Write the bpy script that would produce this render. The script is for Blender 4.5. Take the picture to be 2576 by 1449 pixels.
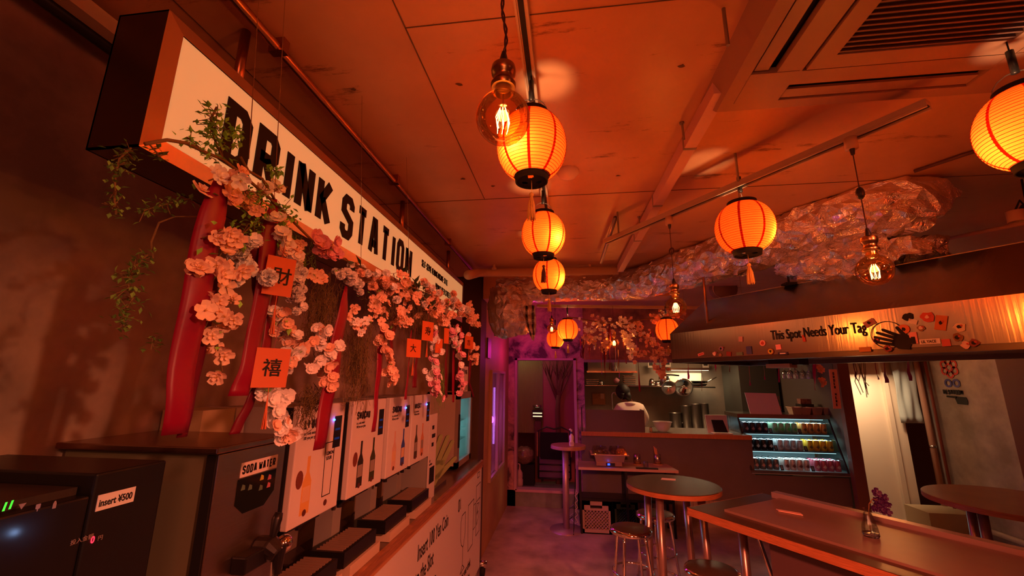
import bpy, bmesh, math, random
from mathutils import Vector, Matrix, noise
from math import sin, cos, pi, radians
for o in list(bpy.data.objects): bpy.data.objects.remove(o, do_unlink=True)
S = bpy.context.scene
COL = S.collection
rnd = random.Random(7)

# ---------------------------------------------------------------- camera
FPX, CX, CY = 1047.0, 1288.0, 724.5
CAMZ = 1.8
Yc = Vector((142, -233.5, FPX)).normalized()
Zc = Vector((42, 4724.5, FPX)); Zc = (Zc - Zc.dot(Yc) * Yc).normalized()
Xc = -Yc.cross(Zc)
if Xc.x < 0: Xc = -Xc
cd = bpy.data.cameras.new('camera'); cam = bpy.data.objects.new('camera', cd); COL.objects.link(cam)
cd.sensor_width = 36; cd.lens = FPX / 2576 * 36; cd.clip_start = 0.02
R = Matrix(((Xc.x, Xc.y, -Xc.z), (Yc.x, Yc.y, -Yc.z), (Zc.x, Zc.y, -Zc.z)))
cam.matrix_world = Matrix.Translation((0, 0, CAMZ)) @ R.to_4x4()
S.camera = cam
CAM = Vector((0, 0, CAMZ))

# ---------------------------------------------------------------- world, exposure
S.view_settings.view_transform = 'Standard'; S.view_settings.look = 'None'
S.view_settings.gamma = 1; S.view_settings.use_curve_mapping = False
S.view_settings.exposure = 0.0
W = bpy.data.worlds.new('world'); S.world = W; W.use_nodes = True
W.node_tree.nodes['Background'].inputs[0].default_value = (1.0, 0.065, 0.015, 1)
W.node_tree.nodes['Background'].inputs[1].default_value = 0.11

def light(name, kind, loc, energy, color, parent=None, size=0.05, sy=None, rot=None, spot=None):
    d = bpy.data.lights.new(name, kind); d.energy = energy; d.color = color
    if kind == 'AREA':
        d.size = size
        if sy: d.shape = 'RECTANGLE'; d.size_y = sy
    else:
        d.shadow_soft_size = size
    if spot: d.spot_size = spot; d.spot_blend = 0.8
    o = bpy.data.objects.new(name, d); COL.objects.link(o); o.location = loc
    if rot: o.rotation_euler = rot
    if parent: o.parent = parent
    return o

# the rooms' own ceiling lamps out of sight behind walls and hood: corridor, kitchen, machine shelf
light('corridor_lamp_light', 'AREA', (4.0, 6.25, 2.6), 34, (1.0, 0.6, 0.32), size=0.4, rot=(radians(50), 0, 0)).data.spread = radians(95)
light('kitchen_lamp_light', 'AREA', (1.8, 7.2, 2.6), 24, (1.0, 0.55, 0.26), size=0.5)
light('back_room_lamp_light', 'POINT', (-0.75, 6.95, 2.45), 4.0, (1.0, 0.75, 0.45), size=0.2)
light('magenta_lamp_light', 'POINT', (-0.6, 5.9, 2.2), 5.0, (1.0, 0.03, 0.45), size=0.15)

# ---------------------------------------------------------------- pixel -> place on a known plane
def ray(px, py):
    v = Vector((px - CX, CY - py, FPX)); return Vector((v.dot(Xc), v.dot(Yc), v.dot(Zc)))
def Pz(px, py, z): d = ray(px, py); return CAM + d * ((z - CAMZ) / d.z)
def Px(px, py, x): d = ray(px, py); return CAM + d * (x / d.x)
def Py(px, py, y): d = ray(px, py); return CAM + d * (y / d.y)
AZ = radians(144.5)
DV = Vector((sin(AZ), cos(AZ), 0)); NV = Vector((-cos(AZ), sin(AZ), 0))   # bar direction, its normal (away from camera)
def Pd(px, py, d): r = ray(px, py); return CAM + r * (d / r.dot(NV))
def pxm(p): return (Vector(p) - CAM).dot(Vector((0, 0, 0)) + fw) / FPX      # metres per pixel at p
fw = Vector((Xc.z, Yc.z, Zc.z))

# ---------------------------------------------------------------- materials
MATS = {}
def lin(c): return tuple(((x / 255) / 12.92 if x / 255 <= 0.04045 else ((x / 255 + 0.055) / 1.055) ** 2.4) for x in c)
def mat(name, col, rough=0.6, metal=0.0, emit=None, es=0.0, var=0.0, vscale=6.0, bump=0.0, bscale=40.0, trans=0.0, alpha=1.0, ior=1.45, spec=0.5, col2=None, stretch=None, aniso=0):
    if name in MATS: return MATS[name]
    m = bpy.data.materials.new(name); m.use_nodes = True; nt = m.node_tree; b = nt.nodes['Principled BSDF']
    b.inputs['Base Color'].default_value = (*col, 1); b.inputs['Roughness'].default_value = rough
    b.inputs['Metallic'].default_value = metal; b.inputs['IOR'].default_value = ior
    b.inputs['Specular IOR Level'].default_value = spec
    b.inputs['Transmission Weight'].default_value = trans; b.inputs['Alpha'].default_value = alpha
    if emit: b.inputs['Emission Color'].default_value = (*emit, 1); b.inputs['Emission Strength'].default_value = es
    co = None
    if var or bump:
        tc = nt.nodes.new('ShaderNodeTexCoord'); mp = nt.nodes.new('ShaderNodeMapping')
        nt.links.new(tc.outputs['Object'], mp.inputs['Vector']); co = mp.outputs['Vector']
        if stretch: mp.inputs['Scale'].default_value = stretch
    if var:
        n = nt.nodes.new('ShaderNodeTexNoise'); n.inputs['Scale'].default_value = vscale; n.inputs['Detail'].default_value = 6; n.inputs['Roughness'].default_value = 0.6
        nt.links.new(co, n.inputs['Vector'])
        r = nt.nodes.new('ShaderNodeValToRGB'); r.color_ramp.elements[0].position = 0.35; r.color_ramp.elements[1].position = 0.68
        c2 = col2 or tuple(x * (1 - var) for x in col)
        r.color_ramp.elements[0].color = (*c2, 1); r.color_ramp.elements[1].color = (*col, 1)
        nt.links.new(n.outputs['Fac'], r.inputs['Fac']); nt.links.new(r.outputs['Color'], b.inputs['Base Color'])
    if bump:
        n2 = nt.nodes.new('ShaderNodeTexNoise'); n2.inputs['Scale'].default_value = bscale; n2.inputs['Detail'].default_value = 4
        nt.links.new(co, n2.inputs['Vector'])
        bp = nt.nodes.new('ShaderNodeBump'); bp.inputs['Strength'].default_value = bump; bp.inputs['Distance'].default_value = 0.02
        nt.links.new(n2.outputs['Fac'], bp.inputs['Height']); nt.links.new(bp.outputs['Normal'], b.inputs['Normal'])
    MATS[name] = m; return m

def paper(name, col, tcol, tw=0.3):
    m = bpy.data.materials.new(name); m.use_nodes = True; nt = m.node_tree; nt.nodes.clear()
    out = nt.nodes.new('ShaderNodeOutputMaterial')
    tl = nt.nodes.new('ShaderNodeBsdfTranslucent'); tl.inputs[0].default_value = (*col, 1)
    df = nt.nodes.new('ShaderNodeBsdfDiffuse'); df.inputs[0].default_value = (*col, 1)
    tp = nt.nodes.new('ShaderNodeBsdfTransparent'); tp.inputs[0].default_value = (*tcol, 1)
    a = nt.nodes.new('ShaderNodeMixShader'); a.inputs[0].default_value = 0.3
    nt.links.new(tl.outputs[0], a.inputs[1]); nt.links.new(df.outputs[0], a.inputs[2])
    c = nt.nodes.new('ShaderNodeMixShader'); c.inputs[0].default_value = tw
    nt.links.new(a.outputs[0], c.inputs[1]); nt.links.new(tp.outputs[0], c.inputs[2])
    nt.links.new(c.outputs[0], out.inputs[0]); MATS[name] = m; return m

def thin_glass(name, tint, k=0.12, rough=0.03):
    m = bpy.data.materials.new(name); m.use_nodes = True; nt = m.node_tree; nt.nodes.clear()
    out = nt.nodes.new('ShaderNodeOutputMaterial')
    g = nt.nodes.new('ShaderNodeBsdfGlossy'); g.inputs['Roughness'].default_value = rough
    tp = nt.nodes.new('ShaderNodeBsdfTransparent'); tp.inputs[0].default_value = (*tint, 1)
    lw = nt.nodes.new('ShaderNodeLayerWeight'); lw.inputs[0].default_value = k
    ml = nt.nodes.new('ShaderNodeMath'); ml.operation = 'MULTIPLY'; ml.inputs[1].default_value = 0.7
    nt.links.new(lw.outputs['Fresnel'], ml.inputs[0])
    c = nt.nodes.new('ShaderNodeMixShader')
    nt.links.new(ml.outputs[0], c.inputs[0]); nt.links.new(tp.outputs[0], c.inputs[1]); nt.links.new(g.outputs[0], c.inputs[2])
    nt.links.new(c.outputs[0], out.inputs[0]); MATS[name] = m; return m

def emitm(name, col, st):
    m = bpy.data.materials.new(name); m.use_nodes = True; nt = m.node_tree; nt.nodes.clear()
    out = nt.nodes.new('ShaderNodeOutputMaterial'); e = nt.nodes.new('ShaderNodeEmission')
    e.inputs[0].default_value = (*col, 1); e.inputs[1].default_value = st
    nt.links.new(e.outputs[0], out.inputs[0]); MATS[name] = m; return m

steel = mat('brushed_steel', (0.55, 0.53, 0.5), 0.22, 1.0, bump=0.04, bscale=12, stretch=(40, 40, 1))
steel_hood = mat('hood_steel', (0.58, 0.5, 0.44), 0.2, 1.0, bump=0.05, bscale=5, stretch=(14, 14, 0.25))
steel_dull = mat('dull_steel', (0.33, 0.31, 0.29), 0.38, 1.0, bump=0.03, bscale=20)
chrome = mat('chrome', (0.8, 0.78, 0.76), 0.07, 1.0)
black = mat('black_plastic', (0.012, 0.011, 0.012), 0.35)
blackm = mat('black_matte', (0.01, 0.009, 0.009), 0.8)
ink = mat('ink', (0.008, 0.006, 0.006), 0.7)
darkmetal = mat('dark_metal', (0.05, 0.045, 0.04), 0.4, 0.6)
whitep = mat('white_panel', (0.8, 0.76, 0.72), 0.45)
whitepaper = mat('white_paper', (0.85, 0.8, 0.78), 0.8)
greyp = mat('grey_panel', (0.34, 0.33, 0.3), 0.5)
wood = mat('wood_edge', (0.5, 0.2, 0.07), 0.4, var=0.45, vscale=9, stretch=(1, 1, 14))
woodtop = mat('dark_wood_top', (0.2, 0.12, 0.075), 0.22, var=0.3, vscale=4, spec=0.6)
concrete = mat('concrete_wall', (0.5, 0.38, 0.3), 0.7, var=0.6, vscale=2.2, bump=0.15, bscale=9)
concrete2 = mat('concrete_rough', (0.5, 0.42, 0.37), 0.8, var=0.45, vscale=2.6, bump=0.25, bscale=6)
brass = mat('aged_brass', (0.4, 0.24, 0.1), 0.28, 1.0)
copper = mat('copper_pipe', (0.5, 0.25, 0.14), 0.3, 1.0)
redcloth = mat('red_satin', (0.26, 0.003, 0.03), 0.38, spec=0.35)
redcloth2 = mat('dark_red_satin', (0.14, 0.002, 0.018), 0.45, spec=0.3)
orangecard = mat('orange_card', (0.7, 0.14, 0.03), 0.55)
gold = mat('gold_thread', (0.75, 0.42, 0.1), 0.5)
peach = mat('peach_petal', (0.95, 0.62, 0.46), 0.6)
whitepink = mat('pale_pink_petal', (0.98, 0.96, 0.96), 0.55)
pinkpet = mat('pink_petal', (0.9, 0.45, 0.6), 0.55)
leafg = mat('leaf_green', (0.3, 0.72, 0.1), 0.5)
leafd = mat('moss_green', (0.18, 0.34, 0.06), 0.8)
stemb = mat('stem_brown', (0.2, 0.11, 0.04), 0.8)
kwall = mat('kitchen_wall', (0.28, 0.22, 0.17), 0.5, var=0.3, vscale=2)
petbowl = mat('milky_plastic', (0.75, 0.7, 0.65), 0.35, alpha=0.75)
glassm = thin_glass('clear_glass', (0.9, 0.9, 0.9), 0.5)
amber = thin_glass('amber_glass', (1.0, 0.72, 0.38), 0.35)
pane = thin_glass('pane_glass', (0.93, 0.96, 0.95), 0.15)
lanternp = paper('lantern_paper', (0.5, 0.082, 0.009), (1.0, 0.16, 0.02), 0.2)
lanternseam = paper('lantern_seam', (0.2, 0.014, 0.0015), (0.9, 0.08, 0.01), 0.1)
filamentm = emitm('filament_glow', (1.0, 0.62, 0.22), 22)
bulbhot = emitm('bulb_hot', (1.0, 0.6, 0.25), 14)

# ---------------------------------------------------------------- mesh helpers
class MB:
    def __init__(s): s.v = []; s.f = []; s.m = []; s.mi = 0
    def add(s, vs, fs):
        n = len(s.v); s.v += [tuple(v) for v in vs]
        for f in fs: s.f.append(tuple(i + n for i in f)); s.m.append(s.mi)
        return s
    def box(s, a, b):
        x0, y0, z0 = a; x1, y1, z1 = b
        return s.add([(x0,y0,z0),(x1,y0,z0),(x1,y1,z0),(x0,y1,z0),(x0,y0,z1),(x1,y0,z1),(x1,y1,z1),(x0,y1,z1)],
                     [(0,3,2,1),(4,5,6,7),(0,1,5,4),(1,2,6,5),(2,3,7,6),(3,0,4,7)])
    def obox(s, c, ux, uy, uz, hx, hy, hz):      # oriented box
        c, ux, uy, uz = Vector(c), Vector(ux), Vector(uy), Vector(uz)
        vs = [c + ux*hx*i + uy*hy*j + uz*hz*k for k in (-1,1) for (i,j) in ((-1,-1),(1,-1),(1,1),(-1,1))]
        return s.add(vs, [(0,3,2,1),(4,5,6,7),(0,1,5,4),(1,2,6,5),(2,3,7,6),(3,0,4,7)])
    def hexa(s, b, t):                            # bottom 4, top 4 points (ccw from above)
        return s.add(list(b)+list(t), [(0,3,2,1),(4,5,6,7),(0,1,5,4),(1,2,6,5),(2,3,7,6),(3,0,4,7)])
    def quad(s, a, b, c, d): return s.add([a,b,c,d], [(0,1,2,3)])
    def tube(s, pts, r, n=8, cap=True):
        pts = [Vector(p) for p in pts]; k = len(pts); rs = r if isinstance(r, (list, tuple)) else [r]*k
        vs = []; fs = []; up = None
        for i, p in enumerate(pts):
            t = (pts[min(i+1,k-1)] - pts[max(i-1,0)])
            t = t.normalized() if t.length > 1e-9 else Vector((0,0,1))
            if up is None:
                up = Vector((0,0,1)) if abs(t.z) < 0.9 else Vector((1,0,0))
            a = t.cross(up).normalized(); b = a.cross(t).normalized(); up = b
            for j in range(n):
                w = 2*pi*j/n; vs.append(p + (a*cos(w) + b*sin(w))*rs[i])
        for i in range(k-1):
            for j in range(n):
                q = (j+1) % n; fs.append((i*n+j, i*n+q, (i+1)*n+q, (i+1)*n+j))
        if cap: fs.append(tuple(range(n-1,-1,-1))); fs.append(tuple((k-1)*n+j for j in range(n)))
        return s.add(vs, fs)
    def cyl(s, a, b, r, n=20, r2=None): return s.tube([a, b], [r, r if r2 is None else r2], n)
    def lathe(s, prof, n=28, c=(0,0,0), capb=False, capt=False, sx=1, sy=1):
        c = Vector(c); vs = []; fs = []
        for (r, z) in prof:
            for j in range(n): w = 2*pi*j/n; vs.append((c.x+r*cos(w)*sx, c.y+r*sin(w)*sy, c.z+z))
        for i in range(len(prof)-1):
            for j in range(n): q=(j+1)%n; fs.append((i*n+j, i*n+q, (i+1)*n+q, (i+1)*n+j))
        if capb: fs.append(tuple(range(n-1,-1,-1)))
        if capt: fs.append(tuple((len(prof)-1)*n+j for j in range(n)))
        return s.add(vs, fs)
    def sph(s, c, r, n=12, sz=1.0):
        return s.lathe([(max(r*sin(pi*i/n),1e-5), -r*sz*cos(pi*i/n)) for i in range(n+1)], max(n,8), c)
    def prism(s, poly, o, ux, uy, h):             # polygon in plane (o,ux,uy), thickness h along ux x uy
        o, ux, uy = Vector(o), Vector(ux), Vector(uy); nn = ux.cross(uy).normalized()*h; k = len(poly)
        vs = [o+ux*x+uy*y for x,y in poly] + [o+ux*x+uy*y+nn for x,y in poly]
        fs = [tuple(range(k-1,-1,-1)), tuple(range(k,2*k))] + [(i,(i+1)%k,(i+1)%k+k,i+k) for i in range(k)]
        return s.add(vs, fs)
    def build(s, name, m, parent=None, smooth=False, w=False, bevel=0):
        me = bpy.data.meshes.new(name); off = Vector((0,0,0))
        if w and parent is not None:
            q = parent
            while q is not None: off += q.location; q = q.parent
        me.from_pydata([tuple(Vector(v)-off) for v in s.v], [], s.f)
        ms = m if isinstance(m, (list, tuple)) else [m]
        for x in ms: me.materials.append(x)
        if len(ms) > 1:
            for p, i in zip(me.polygons, s.m): p.material_index = i
        if smooth:
            for p in me.polygons: p.use_smooth = True
        me.validate(); me.update()
        o = bpy.data.objects.new(name, me); COL.objects.link(o)
        if smooth == 2: 
            md = o.modifiers.new('e', 'EDGE_SPLIT'); md.split_angle = radians(40)
        if bevel:
            md = o.modifiers.new('b', 'BEVEL'); md.width = bevel; md.segments = 2; md.limit_method = 'ANGLE'
        if parent: o.parent = parent
        return o

USED = {}
def tag(o, label=None, cat=None, group=None, kind=None):
    if label: o['label'] = label
    if cat: o['category'] = cat
    if group: o['group'] = group
    if kind: o['kind'] = kind
    return o
def thing(name, label, cat, loc=(0,0,0), rz=0, group=None):
    o = bpy.data.objects.new(name, None); COL.objects.link(o); o.location = loc; o.rotation_euler = (0,0,rz)
    o.empty_display_size = 0.05
    return tag(o, label, cat, group)
def struct(o, label=None): o['kind'] = 'structure'; return o
def copy_tree(o, parent=None):
    c = o.copy(); COL.objects.link(c)
    if parent: c.parent = parent
    for ch in list(o.children): copy_tree(ch, c)
    return c

# stroke lettering for the squared sign letters
GL = {'D':[[(0,0),(0,1),(.34,1),(.5,.86),(.5,.14),(.34,0),(0,0)]], 'R':[[(0,0),(0,1),(.38,1),(.5,.88),(.5,.6),(.4,.5),(0,.5)],[(.22,.5),(.52,0)]],
 'I':[[(.08,0),(.08,1)]], 'N':[[(0,0),(0,1)],[(0,1),(.5,0)],[(.5,0),(.5,1)]], 'K':[[(0,0),(0,1)],[(.5,1),(.06,.48)],[(.12,.56),(.52,0)]],
 'S':[[(.5,.76),(.5,.88),(.38,1),(.12,1),(0,.88),(0,.64),(.5,.4),(.5,.12),(.38,0),(.12,0),(0,.12),(0,.26)]], 'T':[[(0,1),(.5,1)],[(.25,1),(.25,0)]],
 'A':[[(0,0),(.18,1),(.32,1),(.5,0)],[(.08,.28),(.42,.28)]], 'O':[[(0,.14),(0,.86),(.12,1),(.38,1),(.5,.86),(.5,.14),(.38,0),(.12,0),(0,.14)]],
 'E':[[(.46,1),(0,1),(0,0),(.46,0)],[(0,.5),(.4,.5)]], 'L':[[(0,1),(0,0),(.44,0)]], 'F':[[(.46,1),(0,1),(0,0)],[(0,.5),(.4,.5)]],
 'V':[[(0,1),(.25,0)],[(.25,0),(.5,1)]], 'G':[[(.5,.8),(.5,.88),(.38,1),(.12,1),(0,.86),(0,.14),(.12,0),(.5,0),(.5,.46),(.28,.46)]],
 'M':[[(0,0),(0,1)],[(0,1),(.3,.3)],[(.3,.3),(.6,1)],[(.6,1),(.6,0)]], 'C':[[(.5,.76),(.5,.88),(.38,1),(.12,1),(0,.86),(0,.14),(.12,0),(.38,0),(.5,.12),(.5,.26)]],
 'H':[[(0,0),(0,1)],[(.5,0),(.5,1)],[(0,.5),(.5,.5)]], 'Y':[[(0,1),(.25,.5),(.5,1)],[(.25,.5),(.25,0)]], 'W':[[(0,1),(.14,0)],[(.14,0),(.32,.7)],[(.32,.7),(.5,0)],[(.5,0),(.64,1)]],
 'U':[[(0,1),(0,.12),(.12,0),(.38,0),(.5,.12),(.5,1)]], 'B':[[(0,0),(0,1),(.38,1),(.48,.9),(.48,.6),(.38,.5),(0,.5)],[(.38,.5),(.5,.4),(.5,.1),(.4,0),(0,0)]],
 'P':[[(0,0),(0,1),(.38,1),(.5,.88),(.5,.56),(.38,.44),(0,.44)]], '-':[[(.05,.5),(.4,.5)]], '/':[[(0,0),(.4,1)]], '!':[[(.1,1),(.1,.3)],[(.1,.12),(.1,0)]],
 '0':[[(0,.14),(0,.86),(.12,1),(.38,1),(.5,.86),(.5,.14),(.38,0),(.12,0),(0,.14)]], '1':[[(0,.8),(.16,1),(.16,0)]], '2':[[(0,.8),(0,.9),(.1,1),(.4,1),(.5,.88),(.5,.6),(0,.08),(0,0),(.5,0)]],
 '5':[[(.46,1),(0,1),(0,.56),(.38,.56),(.5,.44),(.5,.12),(.38,0),(0,0)]], 'J':[[(.4,1),(.4,.12),(.3,0),(.1,0),(0,.12),(0,.2)]], 'X':[[(0,0),(.5,1)],[(0,1),(.5,0)]]}
def strokes(mb, text, o, ux, uy, h, t=0.16, sx=1.0, gap=0.22, depth=0.001, vertical=False):
    """letters of height h starting at o; t stroke width relative to h"""
    o, ux, uy = Vector(o), Vector(ux).normalized(), Vector(uy).normalized()
    x = 0.0; y = 0.0
    for ch in text:
        if ch == ' ':
            if vertical: y -= 0.9*h
            else: x += 0.42*h*sx
            continue
        gl = GL.get(ch)
        if not gl: x += .5*h*sx; continue
        wd = max(p[0] for st in gl for p in st)
        for st in gl:
            P = [(t/2 + p[0]*sx, t/2 + p[1]*(1-t)) for p in st]
            closed = st[0] == st[-1] and len(st) > 2
            k = len(P); L = []; Rr = []
            for i in range(k):
                a = P[i-1] if i > 0 else (P[-2] if closed else None)
                b = P[i+1] if i < k-1 else (P[1] if closed else None)
                def nrm(p, q):
                    dx, dy = q[0]-p[0], q[1]-p[1]; l = math.hypot(dx,dy) or 1; return (-dy/l, dx/l)
                if a is None: n = nrm(P[i], b); m = 1
                elif b is None: n = nrm(a, P[i]); m = 1
                else:
                    n1 = nrm(a,P[i]); n2 = nrm(P[i],b); n = (n1[0]+n2[0], n1[1]+n2[1]); l = math.hypot(*n) or 1
                    n = (n[0]/l, n[1]/l); q_ = n[0]*n1[0]+n[1]*n1[1]; m = 1/q_ if q_ > .6 else 1.15
                L.append((P[i][0]+n[0]*m*t/2, P[i][1]+n[1]*m*t/2)); Rr.append((P[i][0]-n[0]*m*t/2, P[i][1]-n[1]*m*t/2))
            for i in range(k-1):
                q = [Rr[i], Rr[i+1], L[i+1], L[i]]
                mb.prism([(x + a*h, y + b*h) for a, b in q], o, ux, uy, depth)
        if vertical: y -= 1.28*h
        else: x += (wd*sx + t + gap*sx)*h
    return x
def ftext(name, body, size, o, ux, uy, m, parent, sx=1.0, bold=0.0, depth=0.0006, align='LEFT', w=True):
    cu = bpy.data.curves.new('t', 'FONT'); cu.body = body; cu.size = size; cu.extrude = depth; cu.offset = bold*size
    cu.align_x = align; cu.resolution_u = 3
    t = bpy.data.objects.new('t', cu); COL.objects.link(t)
    bpy.context.view_layer.update()
    me = bpy.data.meshes.new_from_object(t.evaluated_get(bpy.context.evaluated_depsgraph_get()))
    bpy.data.objects.remove(t); bpy.data.curves.remove(cu)
    ux, uy = Vector(ux).normalized(), Vector(uy).normalized(); n = ux.cross(uy); o = Vector(o); off = Vector((0,0,0))
    if w and parent is not None:
        q = parent
        while q is not None: off += q.location; q = q.parent
    for v in me.vertices:
        c = v.co; v.co = o + ux*c.x*sx + uy*c.y + n*(c.z+depth) - off
    me.materials.clear(); me.materials.append(m); me.name = name
    ob = bpy.data.objects.new(name, me); COL.objects.link(ob); ob.parent = parent
    return ob
def capsule2(mb, a, b, ra, rb, o, ux, uy, h, n=10):
    """flat rounded finger from a to b"""
    a = Vector((*a,0)); b = Vector((*b,0)); d = (b-a).normalized(); an = math.atan2(d.y, d.x); P = []
    for i in range(n+1): w = an - pi/2 + pi*i/n; P.append((b.x+rb*cos(w), b.y+rb*sin(w)))
    for i in range(n+1): w = an + pi/2 + pi*i/n; P.append((a.x+ra*cos(w), a.y+ra*sin(w)))
    mb.prism(P, o, ux, uy, h)
def hand2(mb, o, ux, uy, s, h=0.001):
    """open flat hand, wrist at origin, fingers along +uy, size s"""
    mb.prism([(-.18*s,0),(.18*s,0),(.24*s,.3*s),(.22*s,.5*s),(-.2*s,.5*s),(-.26*s,.28*s)], o, ux, uy, h)
    for a,b in (((-.17,.45),(-.24,.88)),((-.06,.46),(-.09,1.0)),((.06,.46),(.08,.98)),((.17,.45),(.23,.86))):
        capsule2(mb, (a[0]*s,a[1]*s), (b[0]*s,b[1]*s), .055*s, .045*s, o, ux, uy, h)
    capsule2(mb, (.18*s,.18*s), (.42*s,.5*s), .07*s, .05*s, o, ux, uy, h)

# ================================================================ STRUCTURE
H1, H2 = 2.73, 2.93
XW = -1.27          # left wall
YB = 6.6            # back wall
floorm = mat('floor_concrete', (0.6, 0.46, 0.4), 0.38, var=0.5, vscale=2.6, bump=0.1, bscale=7, spec=0.45)
def ceiling_mat():
    m = mat('ceiling_paint', (0.68, 0.36, 0.20), 0.36, var=0.3, vscale=1.1, bump=0.1, bscale=3.0, spec=0.35)
    nt = m.node_tree; b = nt.nodes['Principled BSDF']
    src = b.inputs['Base Color'].links[0].from_socket
    tc = nt.nodes.new('ShaderNodeTexCoord'); mp = nt.nodes.new('ShaderNodeMapping'); mp.inputs['Scale'].default_value = (0.8, 3.5, 1)
    n = nt.nodes.new('ShaderNodeTexNoise'); n.inputs['Scale'].default_value = 2.2; n.inputs['Detail'].default_value = 9; n.inputs['Roughness'].default_value = 0.75
    r = nt.nodes.new('ShaderNodeValToRGB'); r.color_ramp.elements[0].position = 0.34; r.color_ramp.elements[0].color = (0.14, 0.08, 0.05, 1)
    r.color_ramp.elements[1].position = 0.41; r.color_ramp.elements[1].color = (1, 1, 1, 1)
    mx = nt.nodes.new('ShaderNodeMixRGB'); mx.blend_type = 'MULTIPLY'; mx.inputs[0].default_value = 0.8
    nt.links.new(tc.outputs['Object'], mp.inputs[0]); nt.links.new(mp.outputs[0], n.inputs['Vector']); nt.links.new(n.outputs['Fac'], r.inputs[0])
    nt.links.new(src, mx.inputs[1]); nt.links.new(r.outputs[0], mx.inputs[2]); nt.links.new(mx.outputs[0], b.inputs['Base Color'])
    return m
ceilm = ceiling_mat()
struct(MB().box((-1.6,-3.0,-0.1),(6.6,YB,0)).build('floor', floorm))
struct(MB().box((-1.6,YB,-0.1),(0.2,9.6,0.22)).build('floor_back_room', mat('back_room_floor',(0.25,0.27,0.22),0.6,var=0.3)))
struct(MB().box((0.2,YB,-0.1),(6.6,9.6,0.0)).build('floor_kitchen', floorm))
struct(MB().box((-1.6,-3.0,H1),(6.6,3.62,H1+0.35)).build('ceiling', ceilm))
struct(MB().box((-1.6,3.62,H2),(6.6,9.6,H2+0.15)).build('ceiling_rear', ceilm))
struct(MB().box((XW-0.2,-3.0,0),(XW,5.0,H2)).build('wall_left', concrete))
# left cabinet wall with the purple window beyond the counter
XP = -0.93
orangew = mat('ochre_paint', (0.55, 0.3, 0.13), 0.6, var=0.25, vscale=2)
mb = MB(); wy0, wy1, wz0, wz1 = 5.04, 6.06, 0.70, 1.89
mb.box((XW,4.42,0),(XP,4.72,H2-0.02)); struct(mb.build('wall_left_column', mat('dark_brown_paint',(0.09,0.05,0.03),0.6)))
mb = MB(); mb.box((XW,4.72,0),(XP,YB,wz0)).box((XW,4.72,wz1),(XP,YB,H2-0.02)).box((XW,4.72,wz0),(XP,wy0,wz1)).box((XW,wy1,wz0),(XP,YB,wz1))
struct(mb.build('wall_left_window', orangew))
w = struct(MB().box((XP-0.004,wy0-0.03,wz0-0.04),(XP+0.03,wy1+0.03,wz0)).box((XP-0.004,wy0-0.03,wz1),(XP+0.03,wy1+0.03,wz1+0.03)).box((XP-0.004,wy0-0.03,wz0),(XP+0.03,wy0,wz1)).box((XP-0.004,wy1,wz0),(XP+0.03,wy1+0.03,wz1)).box((XP-0.004,(wy0+wy1)/2-0.05,wz0),(XP+0.03,(wy0+wy1)/2+0.0,wz1)).build('window_1', mat('pinkish_frame',(0.45,0.28,0.22),0.5)))
purple = emitm('purple_tube', (0.6, 0.14, 1.0), 14)
MB().box((XP-0.012,wy0,wz0),(XP-0.006,wy1,wz1)).build('pane', pane, w)
MB().box((XP-0.2,wy0,wz0),(XP-0.19,wy1,wz1)).build('backing', mat('lilac_backing',(0.6,0.35,0.75),0.6), w)
for i,(yy,a,b) in enumerate([(5.12,.74,1.04),(5.12,1.06,1.33),(5.12,1.35,1.6),(5.12,1.62,1.82)]):
    MB().cyl((XP-0.05,yy,a),(XP-0.05,yy,b),0.014,10).build('neon_tube', purple, w, True)
light('window_lamp','POINT',(XP-0.07,5.55,1.3),4.0,(0.75,0.12,1.0),size=0.05)
MB().cyl((XP-0.1,5.93,.95),(XP-0.1,5.93,1.7),0.012,10).build('neon_tube', emitm('purple_tube_dim',(0.7,0.2,1.0),2.5), w, True)
# back wall with door and kitchen openings
def mural():
    m = bpy.data.materials.new('mural_paint'); m.use_nodes = True; nt = m.node_tree; b = nt.nodes['Principled BSDF']; b.inputs['Roughness'].default_value = 0.65
    tc = nt.nodes.new('ShaderNodeTexCoord'); n = nt.nodes.new('ShaderNodeTexNoise'); n.inputs['Scale'].default_value = 3.2; n.inputs['Detail'].default_value = 8; n.inputs['Roughness'].default_value = 0.65
    n.inputs['Distortion'].default_value = 0.6
    nt.links.new(tc.outputs['Object'], n.inputs['Vector']); r = nt.nodes.new('ShaderNodeValToRGB'); e = r.color_ramp.elements
    e[0].position = 0.40; e[0].color = (0.1,0.05,0.06,1); e[1].position = 0.62; e[1].color = (0.75,0.42,0.38,1)
    x = e.new(0.46); x.color = (0.4,0.2,0.22,1); x = e.new(0.54); x.color = (0.62,0.3,0.3,1)
    nt.links.new(n.outputs['Fac'], r.inputs[0]); nt.links.new(r.outputs[0], b.inputs['Base Color']); MATS['mural_paint'] = m; return m
mur = mural()
DX0, DX1, DZ1 = -0.81, 0.10, 2.11
mb = MB(); mb.box((XP,YB,0.0),(DX0,YB+0.12,H2)).box((DX0,YB,DZ1),(0.24,YB+0.12,H2)).box((DX1,YB,0.0),(0.24,YB+0.12,DZ1))
struct(mb.build('wall_back', mur))
struct(MB().box((0.24,YB,DZ1),(6.6,YB+0.12,H2)).build('wall_back_header', mat('orange_mural',(0.62,0.3,0.1),0.6,var=0.75,vscale=2.4,col2=(0.12,0.07,0.03))))
struct(MB().box((0.24,YB-0.02,DZ1-0.03),(3.5,YB+0.0,DZ1+0.01)).build('trim_1', mat('trim_grey',(0.25,0.2,0.2),0.5)))
fm = mat('door_frame_paint',(0.6,0.35,0.4),0.5)
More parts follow.
